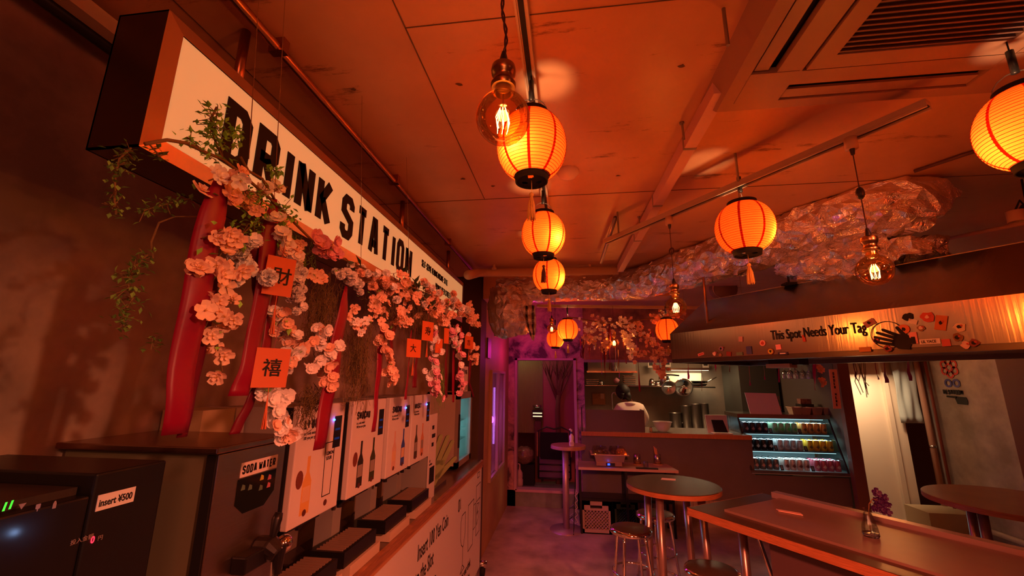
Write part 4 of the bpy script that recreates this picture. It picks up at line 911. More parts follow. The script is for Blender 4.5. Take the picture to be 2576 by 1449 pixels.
hpoly('sticker', rect(.028,.028), 1958,873, stc('rose',(.85,.35,.4)), rot=.05); hpoly('sticker', rect(.05,.014), 1969,889, stc('navy2',(.04,.03,.08))); hpoly('sticker', rect(.03,.005), 1969,889, whitepaper, e=.0055)
hpoly('sticker', rect(.014,.036), 2022,851, stc('red2',(.6,.07,.05)), rot=.05)
hpoly('sticker', rect(.045,.028), 2187,812, stc('mauve',(.45,.2,.2)), rot=.45); hpoly('sticker', blob(.014,5), 2203,857, stc('purple',(.35,.06,.25))); hpoly('sticker', rect(.046,.022), 2176,879, stc('ochre',(.5,.2,.03)))
hpoly('sticker', blob(.018,6), 2233,877, stc('darkred',(.25,.04,.03)))
hpoly('sticker', blob(.022,17), 2283,797, ink, rot=.2); hpoly('sticker', rect(.03,.02), 2296,809, whitepaper, rot=-.4)
hpoly('sticker', circ(.021), 2273,828, stc('orange',(.75,.2,.08))); hpoly('sticker', blob(.010,8), 2273,828, ink, e=.0055)
hpoly('sticker', blob(.016,9), 2317,825, stc('brown',(.3,.15,.08))); hpoly('sticker', rect(.026,.05), 2298,850, stc('rose',(.85,.35,.4))); hpoly('sticker', rect(.014,.03), 2298,856, ink, e=.0055)
hpoly('sticker', blob(.026,10), 2333,797, stc('red2',(.6,.07,.05)))
hpoly('sticker', rect(.036,.062), 2367,812, stc('ochre2',(.6,.16,.05)), rot=-.25)
hpoly('sticker', rect(.066,.021), 2339,859, whitepaper, rot=.0); a = fp(2318,863.5,.0056); ftext('lettering','LIL YACE',.016,Vector((a.x,a.y,a.z)),uxh,(0,0,1),ink,hd,sx=.75,bold=.03,depth=.0003)
hpoly('sticker', rect(.026,.029), 2380,862, stc('redframe',(.6,.1,.1))); hpoly('sticker', blob(.021,12), 2409,849, stc('olive',(.25,.1,.03))); hpoly('sticker', blob(.022,13), 2414,822, stc('cream',(.8,.65,.5))); hpoly('sticker', blob(.018,14), 2430,868, stc('pinkwhite',(.8,.5,.5))); hpoly('sticker', blob(.018,15), 2450,863, stc('darkred',(.25,.04,.03)))
for k,(px,py) in enumerate(((1797,890),(1814,877),(2203,857),(2333,797),(2409,849),(2414,822),(2430,868),(2450,863),(2233,877),(2317,825),(2187,812),(2367,812))):
    hpoly('motif', blob(.009,60+k,9), px-1, py, ink if k%3 else stc('pale',(.8,.6,.55)), e=.0062); hpoly('motif', circ(.004,10), px+4, py-3, stc('red',(.5,.06,.05)), e=.0068)
# little lamp bracket on the hood top
p = Pd(1984,708,2.55); t = MB().cyl((p.x,p.y,ZT_+.0),(p.x,p.y,ZT_+.08),.006,8).box((p.x-.03,p.y-.03,ZT_),(p.x+.03,p.y+.03,ZT_+.012)).box((p.x-.02,p.y-.02,ZT_+.07),(p.x+.02,p.y+.02,ZT_+.1)).build('hood_bracket', blackm); tag(t,'small black bracket standing on top of the hood below the duct','bracket')

# ================================================================ TABLES AND STOOLS
steeltop = mat('worn_steel_top', (0.10,0.05,0.03), 0.25, 0.2, var=.25, vscale=5, spec=.4)
edgewood = mat('plywood_edge', (0.5,0.17,0.06), 0.45, var=.5, vscale=30, stretch=(.4,.4,14))
def round_table(label, cx, cy, r, z, legs, ph, topm=steeltop):
    t = thing('round_table', label, 'table', (cx,cy,0))
    MB().lathe([(1e-4,z),(r-.004,z),(r,z-.004)],64,(0,0,0)).build('tabletop', topm, t)
    MB().lathe([(r,z-.004),(r,z-.035),(1e-4,z-.035)],64).build('edge_band', edgewood, t, 2)
    for k in range(legs):
        w = ph+2*pi*k/legs; x,y = r*.62*cos(w), r*.62*sin(w)
        MB().cyl((x,y,z-.035),(x*1.12,y*1.12,0.0),.028,18).build('leg', mat('leg_mauve_metal',(0.45,0.32,0.3),.3,.8), t, True)
    return t
c = (Pz(1572,1213,1.03)+Pz(1827,1240,1.03))/2
round_table('round tall table with small card on it, in the middle of the room', .78, 3.60, .345, 1.03, 4, -2.25)
LTZ = 1.05
lt = thing('bar_table', 'long wooden bar table with inset brown top under the steel hood', 'table', (1.3,2.6,0))
# near-left corner, direction DV
nl = Pz(1728,1276,LTZ); s0 = nl.dot(DV); d0 = nl.dot(NV); WD = 0.76; LL = 3.0
def lp(s_,d,z): v = NV*(d0+d)+DV*(s0+s_); return Vector((v.x,v.y,z))
def lbox(mb,s0_,s1_,d0_,d1_,z0,z1): return mb.hexa([lp(s0_,d0_,z0),lp(s1_,d0_,z0),lp(s1_,d1_,z0),lp(s0_,d1_,z0)],[lp(s0_,d0_,z1),lp(s1_,d0_,z1),lp(s1_,d1_,z1),lp(s0_,d1_,z1)])
lbox(MB(),0.004,LL,.004,WD-.004,LTZ-.002,LTZ).build('tabletop', steeltop, lt, w=True)
lbox(lbox(MB(),0,LL,0,WD,LTZ-.045,LTZ-.0025),0,.004,0,WD,LTZ-.045,LTZ).build('edge_band', edgewood, lt, w=True)
mats_ = mat('brown_laminate',(0.24,0.15,0.125),0.33,var=.2,vscale=3)
lbox(MB(),.16,LL,.13,WD-.07,LTZ,LTZ+.012).build('inset_panel', mats_, lt, w=True)
lbox(MB(),.10,LL,WD-.06,WD,LTZ,LTZ+.035).build('far_lip', mat('pinkish_lip',(0.5,0.35,0.32),.3,.5), lt, w=True)
lbox(MB(),.42,LL,.12,WD-.1,0,LTZ-.045).build('cabinet', mat('plum_cabinet',(0.1,0.055,0.06),0.5), lt, w=True)
for s_,d in ((.10,.36),(LL-.3,.3)):
    a = lp(s_,d,LTZ-.045); MB().cyl(a,(a.x,a.y,0),.027,16).build('leg', MATS['leg_mauve_metal'], lt, True, w=True)
a = lp(.2,.3,LTZ-.06); b = lp(.4,.2,LTZ-.4); MB().tube([a,(a.x+.03,a.y,a.z-.06),(b.x,b.y,b.z)],.012,10).build('brace', chrome, lt, True, w=True)
# right round table with laptop
rt = round_table('round wooden table with a laptop at the right edge of the picture', 3.12, 3.62, .50, 1.0, 4, -2.9, mat('red_brown_top',(0.4,0.13,0.06),.35,var=.2,vscale=4))
lp_ = thing('laptop', 'open black laptop seen from behind on the round table at the right edge', 'laptop', (3.22,3.35,1.0))
MB().box((3.08,3.28,1.001),(3.42,3.50,1.018)).build('base', black, lp_, w=True); MB().hexa([(3.06,3.26,1.0+.018),(3.42,3.20,1.018),(3.42,3.21,1.018),(3.06,3.27,1.018)],[(3.05,3.20,1.25),(3.41,3.14,1.25),(3.41,3.15,1.25),(3.05,3.21,1.25)]).build('screen', black, lp_, w=True)
# pole table by the door
pt = thing('pole_table', 'small half-hidden round table on a single mauve pole beside the doorway', 'table', (-0.02,5.72,0))
pc = Vector((-.02,5.72)); 
MB().lathe([(1e-4,.995),(.22,.995),(.225,.985),(.225,.955),(1e-4,.955)],40,(0,0,0)).build('tabletop', mat('wood_top_mauve',(.4,.2,.13),.35), pt, 2)
MB().cyl((-.04,0,.955),(-.04,0,.02),.04,20).build('pole', mat('pole_mauve',(.5,.35,.4),.4,.6), pt, True)
MB().lathe([(1e-4,.02),(.2,.015),(.21,0)],32,(-.04,0,0)).build('foot_plate', mat('pole_mauve',(.5,.35,.4)), pt, True)
bt = thing('spray_bottle', 'white sanitiser pump bottle standing on the small pole table', 'bottle', (Py(1438,1118,5.62).x,5.62,.996))
MB().lathe([(1e-4,0),(.028,0),(.03,.005),(.03,.05),(.024,.062),(.028,.075),(.03,.11),(.026,.125),(.012,.14),(.012,.15)],24).build('body', mat('white_bottle',(.85,.75,.75),.4), bt, True)
MB().lathe([(.014,.15),(.014,.17),(.008,.172)],16).build('collar', mat('navy_cap',(.03,.03,.2),.4), bt, True); MB().tube([(0,0,.17),(0,0,.19),(-.015,0,.20),(-.03,0,.195)],[.011,.014,.012,.006],12).build('pump', mat('white_bottle',(.85,.75,.75)), bt, True)
p = Py(1438,1108,5.62)
MB().box((-.02,-.0302,.02),(.02,-.0285,.05)).build('label', mat('pale_label',(.6,.4,.5),.5), bt)

def make_stool(label):
    t = thing('bar_stool', label, 'stool', group='chrome bar stools')
    hz = .72
    MB().lathe([(1e-4,hz),(.10,hz-.002),(.138,hz-.006)],40).build('seat_pad', mat('seat_dark',(0.08,0.05,0.035),.22,.3), t, True)
    MB().lathe([(.138,hz-.006),(.152,hz-.01),(.158,hz-.022),(.155,hz-.036),(.14,hz-.042),(1e-4,hz-.042)],44).build('seat_rim', chrome, t, True)
    for k in range(4):
        w = pi/4+k*pi/2; MB().tube([(.105*cos(w),.105*sin(w),hz-.04),(.118*cos(w),.118*sin(w),hz-.09),(.19*cos(w),.19*sin(w),.0)],.0115,12).build('leg', chrome, t, True)
    for z,r in ((.42,.148),(.22,.172)):
        MB().tube([(r*cos(2*pi*k/32),r*sin(2*pi*k/32),z) for k in range(33)],.008,8).build('foot_ring', chrome, t, True)
    return t
st0 = make_stool('x')
p1 = Pz(1587,1325,.72); p2 = Pz(1648,1288,.72); p3 = Pz(1790,1428,.72)
for k,(x,y,rz,lab) in enumerate([(p1.x,p1.y,.2,'chrome bar stool in front of the round table, left of its legs'),(p2.x,p2.y,.6,'chrome bar stool behind the legs of the round table, near the kitchen counter'),(p3.x,p3.y,.4,'chrome bar stool at the bottom edge before the end of the long bar table'),(2.95,3.28,.3,'chrome stool tucked under the right-hand round table, left one'),(3.43,3.42,.8,'chrome stool tucked under the right-hand round table, right one')]):
    t = st0 if k == 0 else copy_tree(st0)
    t.location = (x,y,0); t.rotation_euler.z = rz; t['label'] = lab
# things on the tables
p = Pz(1680,1205,1.031); t = MB().prism([(-.06,-.03),(.05,-.045),(.065,.015),(-.04,.03)],p,(1,0,0),(0,1,0),.001).build('paper_card', whitepaper); tag(t,'small white card lying on the round tall table','card')
p = Pz(1982,1289,LTZ+.014); t = MB().prism([(-.062,.02),(-.045,-.012),(.075,-.018),(.06,.02)],p,(cos(.55)*1,-sin(.55),0),(sin(.55),cos(.55),0),.004).build('menu_leaflet', mat('salmon_paper',(.9,.5,.38),.4)); tag(t,'glossy salmon-coloured leaflet lying on the long bar table','leaflet')
v = thing('glass_vase', 'clear faceted glass bottle vase with purple flowers on the long bar table', 'vase', Pz(2192,1350,LTZ+.012))
MB().lathe([(1e-4,.003),(.032,.003),(.036,.012),(.033,.045),(.018,.1),(.016,.108),(.012,.115),(.016,.124),(.018,.128)],8).build('glass_body', glassm, v)
MB().lathe([(1e-4,.0),(.03,.0),(.036,.01),(.034,.018),(1e-4,.02)],8).build('glass_base', mat('thick_glass',(.95,.9,.88),.02,trans=1.0), v)
fl2 = thing('purple_flower', 'purple orchid-like artificial flower stem leaning out of the glass vase', 'flower', v.location+Vector((0,0,.02)))
MB().tube([(0,0,0),(.004,0,.08),(.012,0,.13),(.03,.0,.155),(.05,0,.15)],.0022,6).tube([(.012,0,.13),(.025,0,.14),(.04,0,.12)],.0018,6).build('stem', stemb, fl2, True)
purp = mat('purple_petal',(.05,.008,.09),.5)
def petal_flower(mb, c, nrm, r, n=5, cup=.35, seed=0, wid=.5):
    c = Vector(c); nrm = Vector(nrm).normalized(); a = nrm.orthogonal().normalized(); b = nrm.cross(a)
    rr = random.Random(seed); w0 = rr.random()*6
    for k in range(n):
        w = w0+2*pi*k/n+rr.uniform(-.15,.15); d = a*cos(w)+b*sin(w); s_ = nrm.cross(d); L = r*rr.uniform(.85,1.1)
        pts = [c+d*L*.08-s_*L*.07, c+d*L*.08+s_*L*.07, c+d*L*.5+s_*L*wid*.85+nrm*L*cup*.35, c+d*L*.5-s_*L*wid*.85+nrm*L*cup*.35, c+d*L*.92+s_*L*wid*.75+nrm*L*cup*.9, c+d*L*.92-s_*L*wid*.75+nrm*L*cup*.9, c+d*L*1.02+nrm*L*cup*.8, c+d*L*.55+nrm*L*cup*.05]
        mb.add(pts,[(0,1,2,7),(0,7,3),(7,2,4,6),(7,6,5,3)])
    return mb
for k,(x,z,r) in enumerate([(.05,.185,.022),(.078,.165,.02),(.06,.145,.024),(.085,.135,.018),(.035,.115,.022),(.062,.108,.022),(.082,.10,.02),(.04,.15,.016),(.05,.125,.02)]):
    mb = MB(); petal_flower(mb,(x,.004*(k%3),z),(.3*sin(k*2),-1,.3*cos(k)),r,5,.3,k); petal_flower(mb,(x,.002,z),(.4*cos(k),-1,.3),r*.6,4,.6,k+9); mb.build('bloom', purp, fl2)
fl2.rotation_euler.z = -.25

# ================================================================ FLOWER GARLANDS
def me_obj(name, mb, m, mats=None):
    o = mb.build(name, m if not mats else mats); COL.objects.unlink(o); return o
def flower_mesh(kind, seed):
    mb = MB(); rr = random.Random(seed)
    if kind == 'pom':
        for k in range(13):
            n = Vector((rr.uniform(-1,1),rr.uniform(-1,1),rr.uniform(-.9,1))).normalized()
            petal_flower(mb, n*.006, n, .017, 5, .55, seed*50+k, .55)
    elif kind == 'open':
        petal_flower(mb, (0,0,0), (0,0,1), .021, 5, .3, seed, .47); mb.mi = 1
        for k in range(5): 
            w = 2*pi*k/5; mb.tube([(0,0,.001),(.003*cos(w),.003*sin(w),.007)], .0006, 4)
        mb.mi = 0
        if seed % 2: petal_flower(mb, (0,0,.002), (0,.1,1), .012, 4, .7, seed+77, .45)
    else:
        petal_flower(mb, (0,0,0), (0,0,1), .0125, 5, .4, seed, .6)
        petal_flower(mb, (0,0,.001), (0,.1,1), .008, 5, .7, seed+5, .55)
    return mb
FM = {}
for kind in ('pom','open','small'):
    for cn, m_ in (('peach',peach),('white',whitepink),('pink',pinkpet)):
        for sd in range(3):
            mb = flower_mesh(kind, sd*7+3); me = bpy.data.meshes.new('blossom')
            me.from_pydata([tuple(v) for v in mb.v], [], mb.f); me.materials.append(m_); me.materials.append(gold)
            for p_, i_2 in zip(me.polygons, mb.m): p_.material_index = i_2
            me.update(); FM[kind, cn, sd] = me
def leaf(mb, c, d, L, wd=.3, up=(0,0,1)):
    c = Vector(c); d = Vector(d).normalized(); s_ = d.cross(Vector(up)); s_ = s_.normalized() if s_.length > .01 else d.orthogonal().normalized(); n = s_.cross(d)
    mb.add([c, c+d*L*.45+s_*L*wd+n*L*.08, c+d*L, c+d*L*.45-s_*L*wd+n*L*.08, c+d*L*.5], [(0,1,4),(1,2,4),(0,4,3),(4,2,3)])
def spray(P0, P1, spread, n, kind, cols, label, size=1.0, leaves=3, seed=0, group=None, facing=(1,-.6,.1)):
    """flowers scattered along P0 -> P1 with a stem; each bloom is a part"""
    rr = random.Random(seed*13+5); P0 = Vector(P0); P1 = Vector(P1)
    t = thing('blossom_spray', label, 'artificial flowers', P0, group=group); D = P1-P0
    mb = MB(); pts = [D*(i/6)+Vector((rr.uniform(-.3,.3),rr.uniform(-.3,.3),rr.uniform(-.15,.15)))*spread*.6 for i in range(7)]
    mb.tube(pts, .0014, 5); heads = []
    for i in range(n):
        u = (i+.5)/n; o = Vector((rr.gauss(0,.45),rr.gauss(0,.5),rr.gauss(0,.5)))*spread; c = D*u+o; heads.append(c)
        q = pts[min(6,int(u*6.99))]; mb.tube([q,(q+c)/2+Vector((0,0,.004)),c], .0008, 4)
    mb.build('stem', stemb, t)
    for i,c in enumerate(heads):
        cn = cols[rr.randrange(len(cols))]; me = FM[kind, cn, rr.randrange(3)]
        b = bpy.data.objects.new('blossom', me); COL.objects.link(b); b.parent = t; b.location = c
        nrm = (Vector(facing)+Vector((rr.uniform(-.8,.8),rr.uniform(-.8,.8),rr.uniform(-.9,.7)))).normalized()
        b.rotation_mode = 'QUATERNION'; b.rotation_quaternion = nrm.to_track_quat('Z','Y'); b.scale = (size*rr.uniform(.85,1.2),)*3
    if leaves:
        mb = MB()
        for i in range(leaves*3):
            c = D*rr.random()+Vector((rr.gauss(0,.5),rr.gauss(0,.5),rr.gauss(0,.5)))*spread; leaf(mb, c, (rr.uniform(-1,1),rr.uniform(-1,1),rr.uniform(-1,.6)), .02*size, .3)
        mb.build('leaves', leafg, t)
    return t
XG = -0.62
def G(px,py,x=XG): return Px(px,py,x)
def dist(p): return (Vector(p)-CAM).length
# (x0,y0,x1,y1,spread px,n,kind,cols,size,leaves,label)
SP = [
 (520,455,590,430,30,7,'open','pw',1.0,3,'peach and pale blossoms at the top left of the garland, under the letter D'),
 (545,500,640,520,32,9,'open','p',1.0,3,'peach blossoms directly above the top of the long left ribbon'),
 (650,490,720,470,22,6,'small','w',1.3,2,'pale pink blossoms on the bare twig below the letter R'),
 (510,600,600,590,34,9,'open','p',1.05,3,'peach blossoms left of the wide red ribbon, in the second tier'),
 (500,660,590,690,32,9,'open','p',1.1,2,'large drooping peach blossoms in front of the longest ribbon'),
 (620,600,625,700,34,9,'pom','w',1.0,0,'big fluffy white-pink carnation hanging between the two nearest ribbons'),
 (530,745,590,760,26,6,'open','p',1.0,1,'peach blossoms hanging just beside the fluffy white carnation, lower tier'),
 (500,790,590,800,26,7,'open','p',1.05,1,'row of peach blossoms across the middle of the longest ribbon'),
 (540,830,560,935,20,6,'open','p',.9,1,'thin dangling string of peach blossoms ending left of the lower envelope'),
 (690,540,700,600,22,8,'small','w',1.5,2,'pale blossoms covering the top of the second wide ribbon'),
 (720,620,745,700,20,10,'small','w',1.6,1,'white-pink blossoms just right of the upper envelope'),
 (700,620,740,640,22,6,'open','p',.9,1,'peach blossoms over the top edge of the upper envelope'),
 (745,690,750,780,18,11,'pom','w',.62,0,'narrow white fluffy strand right of the upper envelope'),
 (690,780,740,850,20,10,'small','wp',1.4,1,'small pale blossoms between the two envelopes'),
 (780,870,690,930,18,8,'small','wp',1.6,1,'blossom string passing right of the lower envelope'),
 (670,985,730,1000,18,7,'small','w',1.6,1,'pale blossoms hanging just below the lower envelope'),
 (690,1030,720,1090,18,9,'small','wp',1.6,0,'lowest pale blossoms touching the top of the soda machine'),
 (800,600,835,650,22,12,'small','k',1.5,1,'bright pink dense blossom cluster above the middle of the garland'),
 (785,690,800,700,14,3,'open','p',.9,1,'single peach bloom between the pink cluster and the moss'),
 (850,680,900,720,26,8,'pom','w',.75,1,'whitish fluffy blossoms at the top of the third wide ribbon'),
 (905,680,980,740,36,13,'pom','wp',.85,2,'large mixed pale and peach blossom mass below the word STATION'),
 (940,760,960,780,30,8,'open','p',1.0,1,'peach blossoms beneath the large mixed mass'),
 (880,800,920,820,20,6,'open','wp',.9,1,'pale peach blossoms right of the third wide ribbon'),
 (800,830,830,960,22,13,'small','wp',1.5,1,'loose string of small pale blossoms left of the third wide ribbon'),
 (770,930,850,870,14,7,'small','w',1.3,0,'thin diagonal twig of small pale blossoms beside the third wide ribbon'),
 (985,690,1040,760,28,10,'open','p',1.1,2,'orange-peach blossoms below the end of the word STATION'),
 (990,800,1030,800,24,8,'open','p',1.0,1,'peach blossoms over dark leaves right of the middle'),
 (965,830,985,960,16,16,'small','p',1.6,1,'dangling orange blossom string between narrow ribbons'),
 (1060,720,1100,760,26,10,'pom','wp',.95,1,'fluffy pink-white blossoms below the small sign lettering'),
 (1070,780,1130,800,26,12,'open','p',1.3,1,'peach blossoms above the small envelopes at the far half'),
 (1120,765,1165,790,26,14,'pom','wp',1.1,1,'dense pale pink blossom mass near the far end of the sign'),
 (1090,830,1100,1000,16,24,'small','wk',1.8,1,'long pink blossom string hanging among the small envelopes'),
 (1140,820,1150,900,16,16,'small','wk',1.9,1,'pink blossom string near the far end of the garland'),
 (1170,770,1205,820,12,8,'open','p',1.6,1,'last peach blossoms at the far tip of the garland'),
 (1180,850,1195,910,12,10,'small','p',2.0,0,'orange-pink blossoms hanging at the far end near the beer mug card'),
 (1150,940,1165,985,10,7,'small','k',1.9,0,'small magenta-lit blossoms above the glowing fridge'),
 (690,860,640,820,8,0,'small','w',1,0,''),
]
CM = {'p':'peach','w':'white','k':'pink'}
for k,(x0,y0,x1,y1,sp_,n,kind,cols,size,lv,lab) in enumerate(SP):
    if not n: continue
    a = G(x0,y0); b = G(x1,y1); s_ = sp_/FPX*dist(a)
    spray(a, b, s_, int(n*(1.1 if k < 10 else 1.9)), kind, [CM[c_] for c_ in cols], lab, size*.78, lv, k, group='blossoms of the hanging drink-station garland')
# main branches
t = MB()
pts = [G(x,y) for x,y in ((365,362),(420,352),(470,360),(520,385),(560,400),(610,440),(680,500),(740,560),(800,620),(870,655),(950,690),(1030,720),(1110,755),(1190,800))]
t.tube(pts,[.003]*14,6); t.tube([G(605,395),G(625,430),G(660,450),(G(690,500))],.0028,6); t.tube([G(545,270),G(530,300),G(540,350),G(560,400)],.002,6)
o = t.build('garland_branch', stemb, None, True); tag(o,'long brown artificial branch the whole flower garland hangs on','branch')
for k,(x0,y0,x1,y1,lab) in enumerate([(605,178,626,400,'thin steel wire holding the garland in front of the letter D'),(633,212,690,500,'thin steel wire holding the garland in front of the letter R'),(885,480,908,655,'thin steel wire in front of the letter S of STATION'),(1022,590,1030,715,'thin steel wire in front of the last letter N')]):
    a = G(x1,y1); b = Vector((-.79,a.y+.02,2.70)); b = Vector((a.x-.05,a.y,2.73)); t = MB().tube([a,b],.0009,5).build('hanging_wire', steel, None); tag(t, lab, 'wire', 'wires holding the garland')
# leafy sprigs
def leafy(P, spread, n, L, label, m=leafg, seed=0, name='leaf_sprig', thick=.0014):
    rr = random.Random(seed); P = [Vector(p) for p in P]; t = thing(name, label, 'artificial greenery', P[0]); mb = MB().tube([p-P[0] for p in P], thick, 5)
    lf = MB()
    for i in range(n):
        u = rr.random()*(len(P)-1); j = int(u); c = P[j].lerp(P[min(j+1,len(P)-1)],u-j)-P[0]; o = Vector((rr.gauss(0,.5),rr.gauss(0,.5),rr.gauss(0,.5)))*spread
        if o.length > spread*.5 and i % 3 == 0: mb.tube([c,c+o], .0007, 4)
        leaf(lf, c+o, (rr.uniform(-1,1),rr.uniform(-1,1),rr.uniform(-1,.7)), L*rr.uniform(.7,1.3), rr.uniform(.18,.34))
    mb.build('twig', stemb, t); lf.build('leaves', m, t); return t
LS = [([(550,285),(530,310),(545,345),(560,380)],24,150,.013,'bright green leaf sprig standing up before the letter D'),
      ([(470,345),(500,370),(530,400)],14,50,.012,'thin curly green sprig left of the letter D'),
      ([(585,330),(600,350)],12,40,.014,'light green leaves on the left half of the letter D'),
      ([(685,420),(695,440)],10,30,.014,'small green sprig in front of the letter R'),
      ([(600,470),(660,500),(640,560),(600,600)],26,170,.013,'dense green leaves in the middle of the nearest flowers'),
      ([(700,520),(735,555)],20,70,.013,'green leaves left of the letter I'),
      ([(1010,680),(1030,700),(1060,745),(1085,770)],14,40,.03,'dark spiky leaves below the end of the word STATION'),
      ([(870,655),(930,690)],10,16,.03,'few dark glossy leaves on the branch below STATION')]
for k,(P,sp_,n,L,lab) in enumerate(LS):
    P = [G(*q) for q in P]; leafy(P, sp_/FPX*dist(P[0]), n, L*max(1,dist(P[0])*.8), lab, leafg if k < 6 else mat('dark_leaf',(.05,.09,.03),.35), k)
LV = [([(330,372),(300,400),(290,440),(288,500),(292,540)],18,110,'leafy vine hanging at far left below the near corner of the sign'),
      ([(500,545),(440,545),(400,560),(380,610),(385,650)],4,0,'bare curved brown stem left of the nearest blossoms'),
      ([(480,500),(430,510),(380,525),(360,530)],16,90,'mossy green sprig left of the nearest blossoms'),
      ([(372,640),(340,670),(330,700)],20,80,'mossy green tuft at the end of the curved brown stem'),
      ([(322,715),(335,750),(310,790),(312,830)],20,110,'lower mossy green tuft hanging at far left'),
      ([(385,850),(380,880)],14,30,'small dark sprig hanging lowest on the left'),
      ([(375,362),(395,385),(400,395)],10,26,'short green sprig at the bottom left corner of the sign')]
for k,(P,sp_,n,lab) in enumerate(LV):
    P = [G(q[0],q[1],-.68) for q in P]; leafy(P, sp_/FPX*dist(P[0]), n, .011, lab, leafd if n else stemb, 20+k, 'hanging_vine')
# moss curtains : tangle of hair-like strands
def moss(P0, P1, spread, n, label, seed=0, m=leafd):
    rr = random.Random(seed); P0 = Vector(P0); D = Vector(P1)-P0; t = MB()
    for i in range(n):
        o = Vector((rr.gauss(0,.5)*.5,rr.gauss(0,.5),0))*spread; a = o+D*rr.uniform(0,.4); L = rr.uniform(.25,.6); k = 7
        pts = [a+D*L*j/k+Vector((rr.uniform(-1,1)*.006,rr.uniform(-1,1)*.008,0)) for j in range(k+1)]; t.tube(pts,.0006,3,False)
        for j in range(1,k): 
            if rr.random()<.7: q=pts[j]; t.tube([q,q+Vector((rr.uniform(-.01,.01),rr.uniform(-.014,.014),rr.uniform(-.014,.008)))],.0006,3,False)
    o = t.build('hanging_moss', m); o.location = P0; tag(o, label, 'artificial moss', None, 'stuff'); return o
for k,(x0,y0,x1,y1,sp_,n,lab) in enumerate([(745,590,740,760,40,120,'greenish brown moss curtain left of the bright pink cluster'),(820,680,800,960,50,150,'brown moss curtain left of the third wide ribbon'),(915,800,890,1060,46,150,'brown moss curtain right of the third wide ribbon'),(1100,900,1110,1060,24,60,'thin moss strands near the far end of the garland'),(960,720,960,850,60,120,'dark moss behind the middle peach blossoms'),(700,560,690,640,40,100,'moss behind the top of the second wide ribbon'),(790,960,760,1110,30,60,'thin moss trailing down to the lemon sour dispenser'),(1050,760,1060,900,60,120,'dark moss behind the far orange blossoms')]):
    a = G(x0,y0,-.66); b = G(x1,y1,-.66); moss(a,b,sp_/FPX*dist(a),n,lab,k, leafd if k in (0,5,3) else mat('brown_moss',(.16,.11,.04),.9))
# ribbons
def ribbon(P, wpx, label, m=redcloth, twist=.35, group='red satin ribbons of the drink-station garland', seed=0, seg=18):
    rr = random.Random(seed+40); P = [Vector(p) for p in P]; N = []
    for i in range(seg+1):
        u = i/seg*(len(P)-1); j = min(int(u),len(P)-2); N.append(P[j].lerp(P[j+1],u-j))
    vs = []; fs = []; a0 = rr.uniform(-.5,.5)
    for i,p in enumerate(N):
        w = wpx/FPX*dist(P[0])/2*.8*min(1,.3+i*.28); an = a0+twist*sin(i/seg*pi*1.5+seed); d = Vector((sin(an)*.6+.25, cos(an), 0)).normalized()
        nn = Vector((d.y,-d.x,0)); cv = .12*w*sin(i*.9+seed)
        for q in (-1,-.5,0,.5,1): vs.append(p+d*w*q+nn*(cv+(.18*w if abs(q)<.9 else 0)*(1-abs(q))))
        if i:
            b = (i-1)*5
            for q in range(4): fs.append((b+q,b+q+1,b+q+6,b+q+5))
    mb = MB().add(vs,fs); o = mb.build('ribbon', m, None, True); md = o.modifiers.new('s','SOLIDIFY'); md.thickness = .0006
    tag(o, label, 'ribbon', group); return o
RB = [([(560,430),(520,600),(490,760),(455,950),(440,1092)],60,0,'longest and widest red ribbon, nearest at left, reaching down past the soda machine top'),
 ([(545,700),(510,850),(480,1000),(458,1100)],26,1,'narrow bright red ribbon hanging right behind the longest one'),
 ([(690,500),(672,650),(650,800),(622,930),(600,996)],46,0,'second wide red ribbon left of the envelopes, cut diagonally at its end'),
 ([(705,560),(690,750),(670,860),(655,962)],34,0,'red ribbon just behind the second wide one, ending beside the lower envelope'),
 ([(660,930),(630,1010),(588,1092)],26,1,'lower red ribbon end curling onto the soda machine lid'),
 ([(872,720),(850,850),(828,980),(800,1130)],46,0,'third wide red ribbon hanging over the lemon sour dispenser'),
 ([(640,600),(648,700),(650,760)],30,1,'dark red ribbon loop behind the white carnation'),
 ([(965,800),(955,900),(947,1000),(940,1086)],24,0,'red ribbon hanging over the second dispenser'),
 ([(1000,790),(985,850),(985,920)],18,1,'dark red ribbon in the shadow at the middle of the garland'),
 ([(1035,830),(1028,920),(1020,1005)],14,0,'narrow red ribbon left of the small middle envelope'),
 ([(1050,880),(1045,930),(1042,975)],18,1,'dark red ribbon under the small middle envelope'),
 ([(1125,860),(1122,930),(1122,1000)],16,1,'dark red ribbon toward the far end, left of a bright one'),
 ([(1142,850),(1140,950),(1140,1012)],9,0,'bright red narrow ribbon toward the far end'),
 ([(1160,820),(1158,900),(1150,960)],12,0,'red ribbon above the glowing fridge door'),
 ([(1185,890),(1180,960),(1192,1000)],10,1,'dark red knotted ribbon in front of the beer mug card'),
 ([(1105,900),(1100,960),(1082,980)],12,1,'short dark ribbon at the far half of the garland')]
for k,(P,wp,dk,lab) in enumerate(RB):
    x_ = XG+(-.004 if k in (0,2,5) else -.02); ribbon([G(q[0],q[1],x_) for q in P], wp, lab, redcloth2 if dk else redcloth, .3, seed=k)
